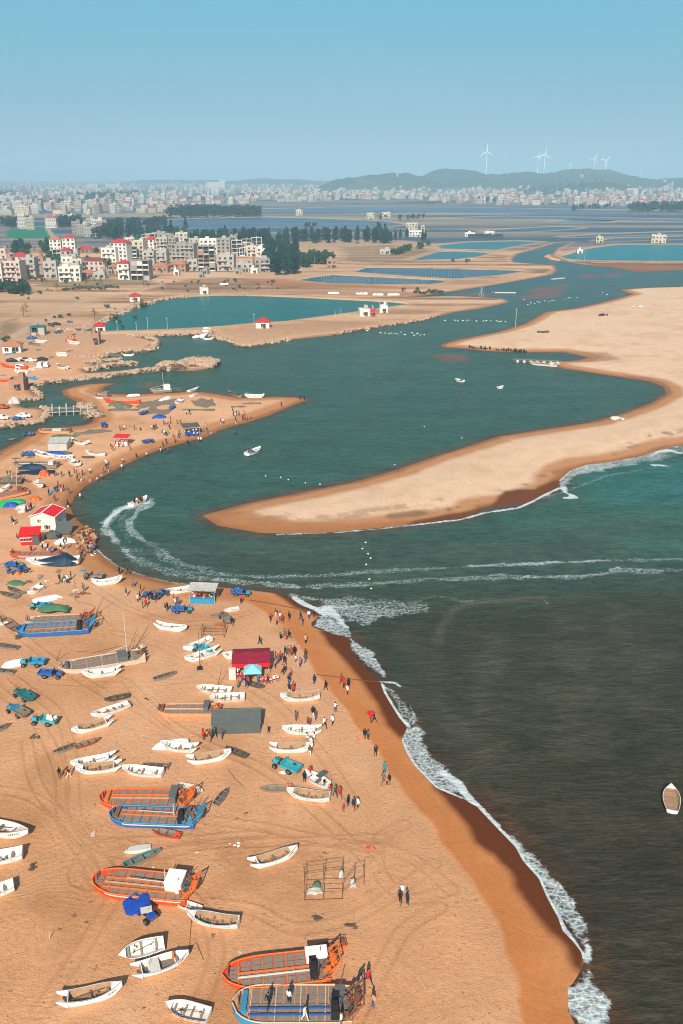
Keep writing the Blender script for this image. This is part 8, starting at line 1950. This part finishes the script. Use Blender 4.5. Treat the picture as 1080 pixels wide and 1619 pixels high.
def build_people():
    lows = ['black', 'navy', 'grey', 'black', 'blue', 'brown', 'white']
    for tok in PEOPLE.replace('\n', '').split(';'):
        a, c = tok.strip().split(' ', 1); px, py = map(float, a.split(',')); fl = c.split(); col = fl[0]
        kw = {}
        if 'c' in fl[1:]: kw['extra'] = 'child'
        if 'q' in fl[1:]: kw['pose'] = rnd.choice(['sit', 'squat']); 
        if 'L' in fl[1:]: kw['coat'] = 'long'; kw['pose'] = 'stand'
        if 'b' in fl[1:]: kw['pose'] = 'bend'
        low = rnd.choice(lows)
        if low == col and col != 'black': low = 'black'
        if kw.get('pose') in ('sit',): kw['pose'] = 'squat'
        put_person(px, py, col, low, **kw)
    # standing in boats and on decks
    for px, py, z0, col, low, pose, lab in ((425, 1592, 2.0, 'black', 'black', 'stride', 0), (482, 1613, 2.0, 'white', 'white', 'walk', 0), (457, 1586, 2.0, 'white', 'navy', 'stand', 0), (540, 1622, 1.9, 'white', 'grey', 'stand', 0)):
        put_person(px, py, col, low, pose, coat=False, z0=z0 - .08)
    for px, py, col in ((213, 795, 'black'), (217, 793.5, 'white'), (221, 792, 'black'), (225, 790.5, 'red'), (223, 793, 'navy'), (219, 795, 'orange')): put_person(px, py, col, 'black', 'squat', coat=False, z0=.35)
    put_person(1062, 1262, 'brown', 'black', 'squat', coat=False, z0=.1) if False else None
    # red parasol and hand cart of balloons are carried things
    for px, py, m, lab in ((586, 1138, 'red', 'red round parasol held over a walker on the damp sand'), (668.0, 0, None, None)):
        if not m: continue
        x, y, z = G(px, 1143); g = MB(); n = 10; g.add([(0, 0, 1.95)] + [(.55 * math.cos(6.2832 * k / n), .55 * math.sin(6.2832 * k / n), 1.65) for k in range(n)], [(0, 1 + k, 1 + (k + 1) % n) for k in range(n)]); o = g.build('parasol', W_[m]); o.location = (x, y, z); h = MB(); h.tube((0, 0, 1.0), (0, 0, 1.95), .015); h.build('handle', W_['iron'], o); reg(o, lab, 'parasol')

# ------------------------------------------------------------------ labels: every thing told apart
LM = [('the white beach house', 73, 836), ('the red shed', 46, 862), ('the red market tent', 396, 1066), ('the grey ridge tent', 373, 1150), ('the blue bowed barge', 465, 1588), ('the big orange barge', 440, 1530), ('the orange barge with white locker', 232, 1396), ('the pole scaffold', 527, 1400), ('the pole rack', 338, 996), ('the dark blue tarpaulin', 85, 885), ('the white awning stall', 322, 946), ('the tall masted cream barge', 160, 1046), ('the blue hulled barge', 85, 992), ('the white canvas shed', 90, 708), ('the red canopy stall', 194, 703), ('the footbridge', 108, 652), ('the dark canopy stall', 303, 680), ('the drum loaded boat', 255, 617), ('the upper orange barge', 225, 1262), ('the blue barge', 240, 1290), ('the turquoise truck', 454, 1212), ('the white canopy motor boat', 501, 1234), ('the blue truck in the waves', 382, 939), ('the green net heaps', 190, 640), ('the blue work shed', 58, 524), ('the green lagoon', 350, 490), ('the wide sand bar', 700, 760), ('the spit tip', 480, 633), ('the passenger boat', 218, 794), ('the brown rock mole', 140, 858), ('the lone cream house', 650, 360), ('the rowing boat', 1062, 1262)]
ORD = ['nearest', 'second nearest', 'third nearest', 'fourth nearest', 'fifth nearest', 'sixth nearest', 'seventh nearest', 'eighth nearest', 'ninth nearest', 'tenth nearest']
def finish_labels():
    from collections import defaultdict
    def dup():
        d = defaultdict(list)
        for t in THINGS: d[t['o']['label']].append(t)
        return {k: v for k, v in d.items() if len(v) > 1}
    def desc(t, k=0):
        px, py = t['px']; l = sorted(LM, key=lambda q: math.hypot((q[1] - px), 1.5 * (q[2] - py)))[k]
        dx, dy = px - l[1], (py - l[2]) * 1.4
        w = ('right of' if dx > 0 else 'left of') if abs(dx) > abs(dy) else ('in front of' if dy > 0 else 'behind')
        return w, l[0], math.hypot(dx, dy)
    for t in THINGS:
        if t['o']['category'] == 'person' and t['px']: t['rank'] = desc(t)
    groups = dup()
    for lab, ts in list(groups.items()):
        if any(not t['rel'] or not t['px'] for t in ts): continue
        for t in ts:
            w, l, d = desc(t); t['o']['label'] = f'{lab} {w} {l}'; t['d'] = d
    for lab, ts in dup().items():
        if any(not t['rel'] or not t['px'] for t in ts): continue
        ts.sort(key=lambda t: t.get('d', 0))
        for i, t in enumerate(ts):
            t['o']['label'] = f'{lab}, {ORD[min(i, 9)]}' if i < 10 else f'{lab}, {i + 1}th nearest'
    for t in THINGS:
        o = t['o']; w = o['label'].split()
        if len(w) > 16: o['label'] = o['label'].replace(' and ', ', ').replace(' trousers', '') ; 
    for lab, ts in dup().items():
        if any(not t['o'].get('group') for t in ts): print('DUP', lab, len(ts))
    print('LONG', [o['o']['label'] for o in THINGS if len(o['o']['label'].split()) > 16][:5])
import time as _t
for fn in (build_light, build_ground, build_water, build_ponds, build_haze, build_town, build_infill, build_far_town, build_trees, build_turbines, build_poles, build_boats, build_barges, build_vehicles, build_structures, build_harbour, build_people, finish_labels):
    _a = _t.time(); fn(); print(fn.__name__, round(_t.time() - _a, 1), flush=True)
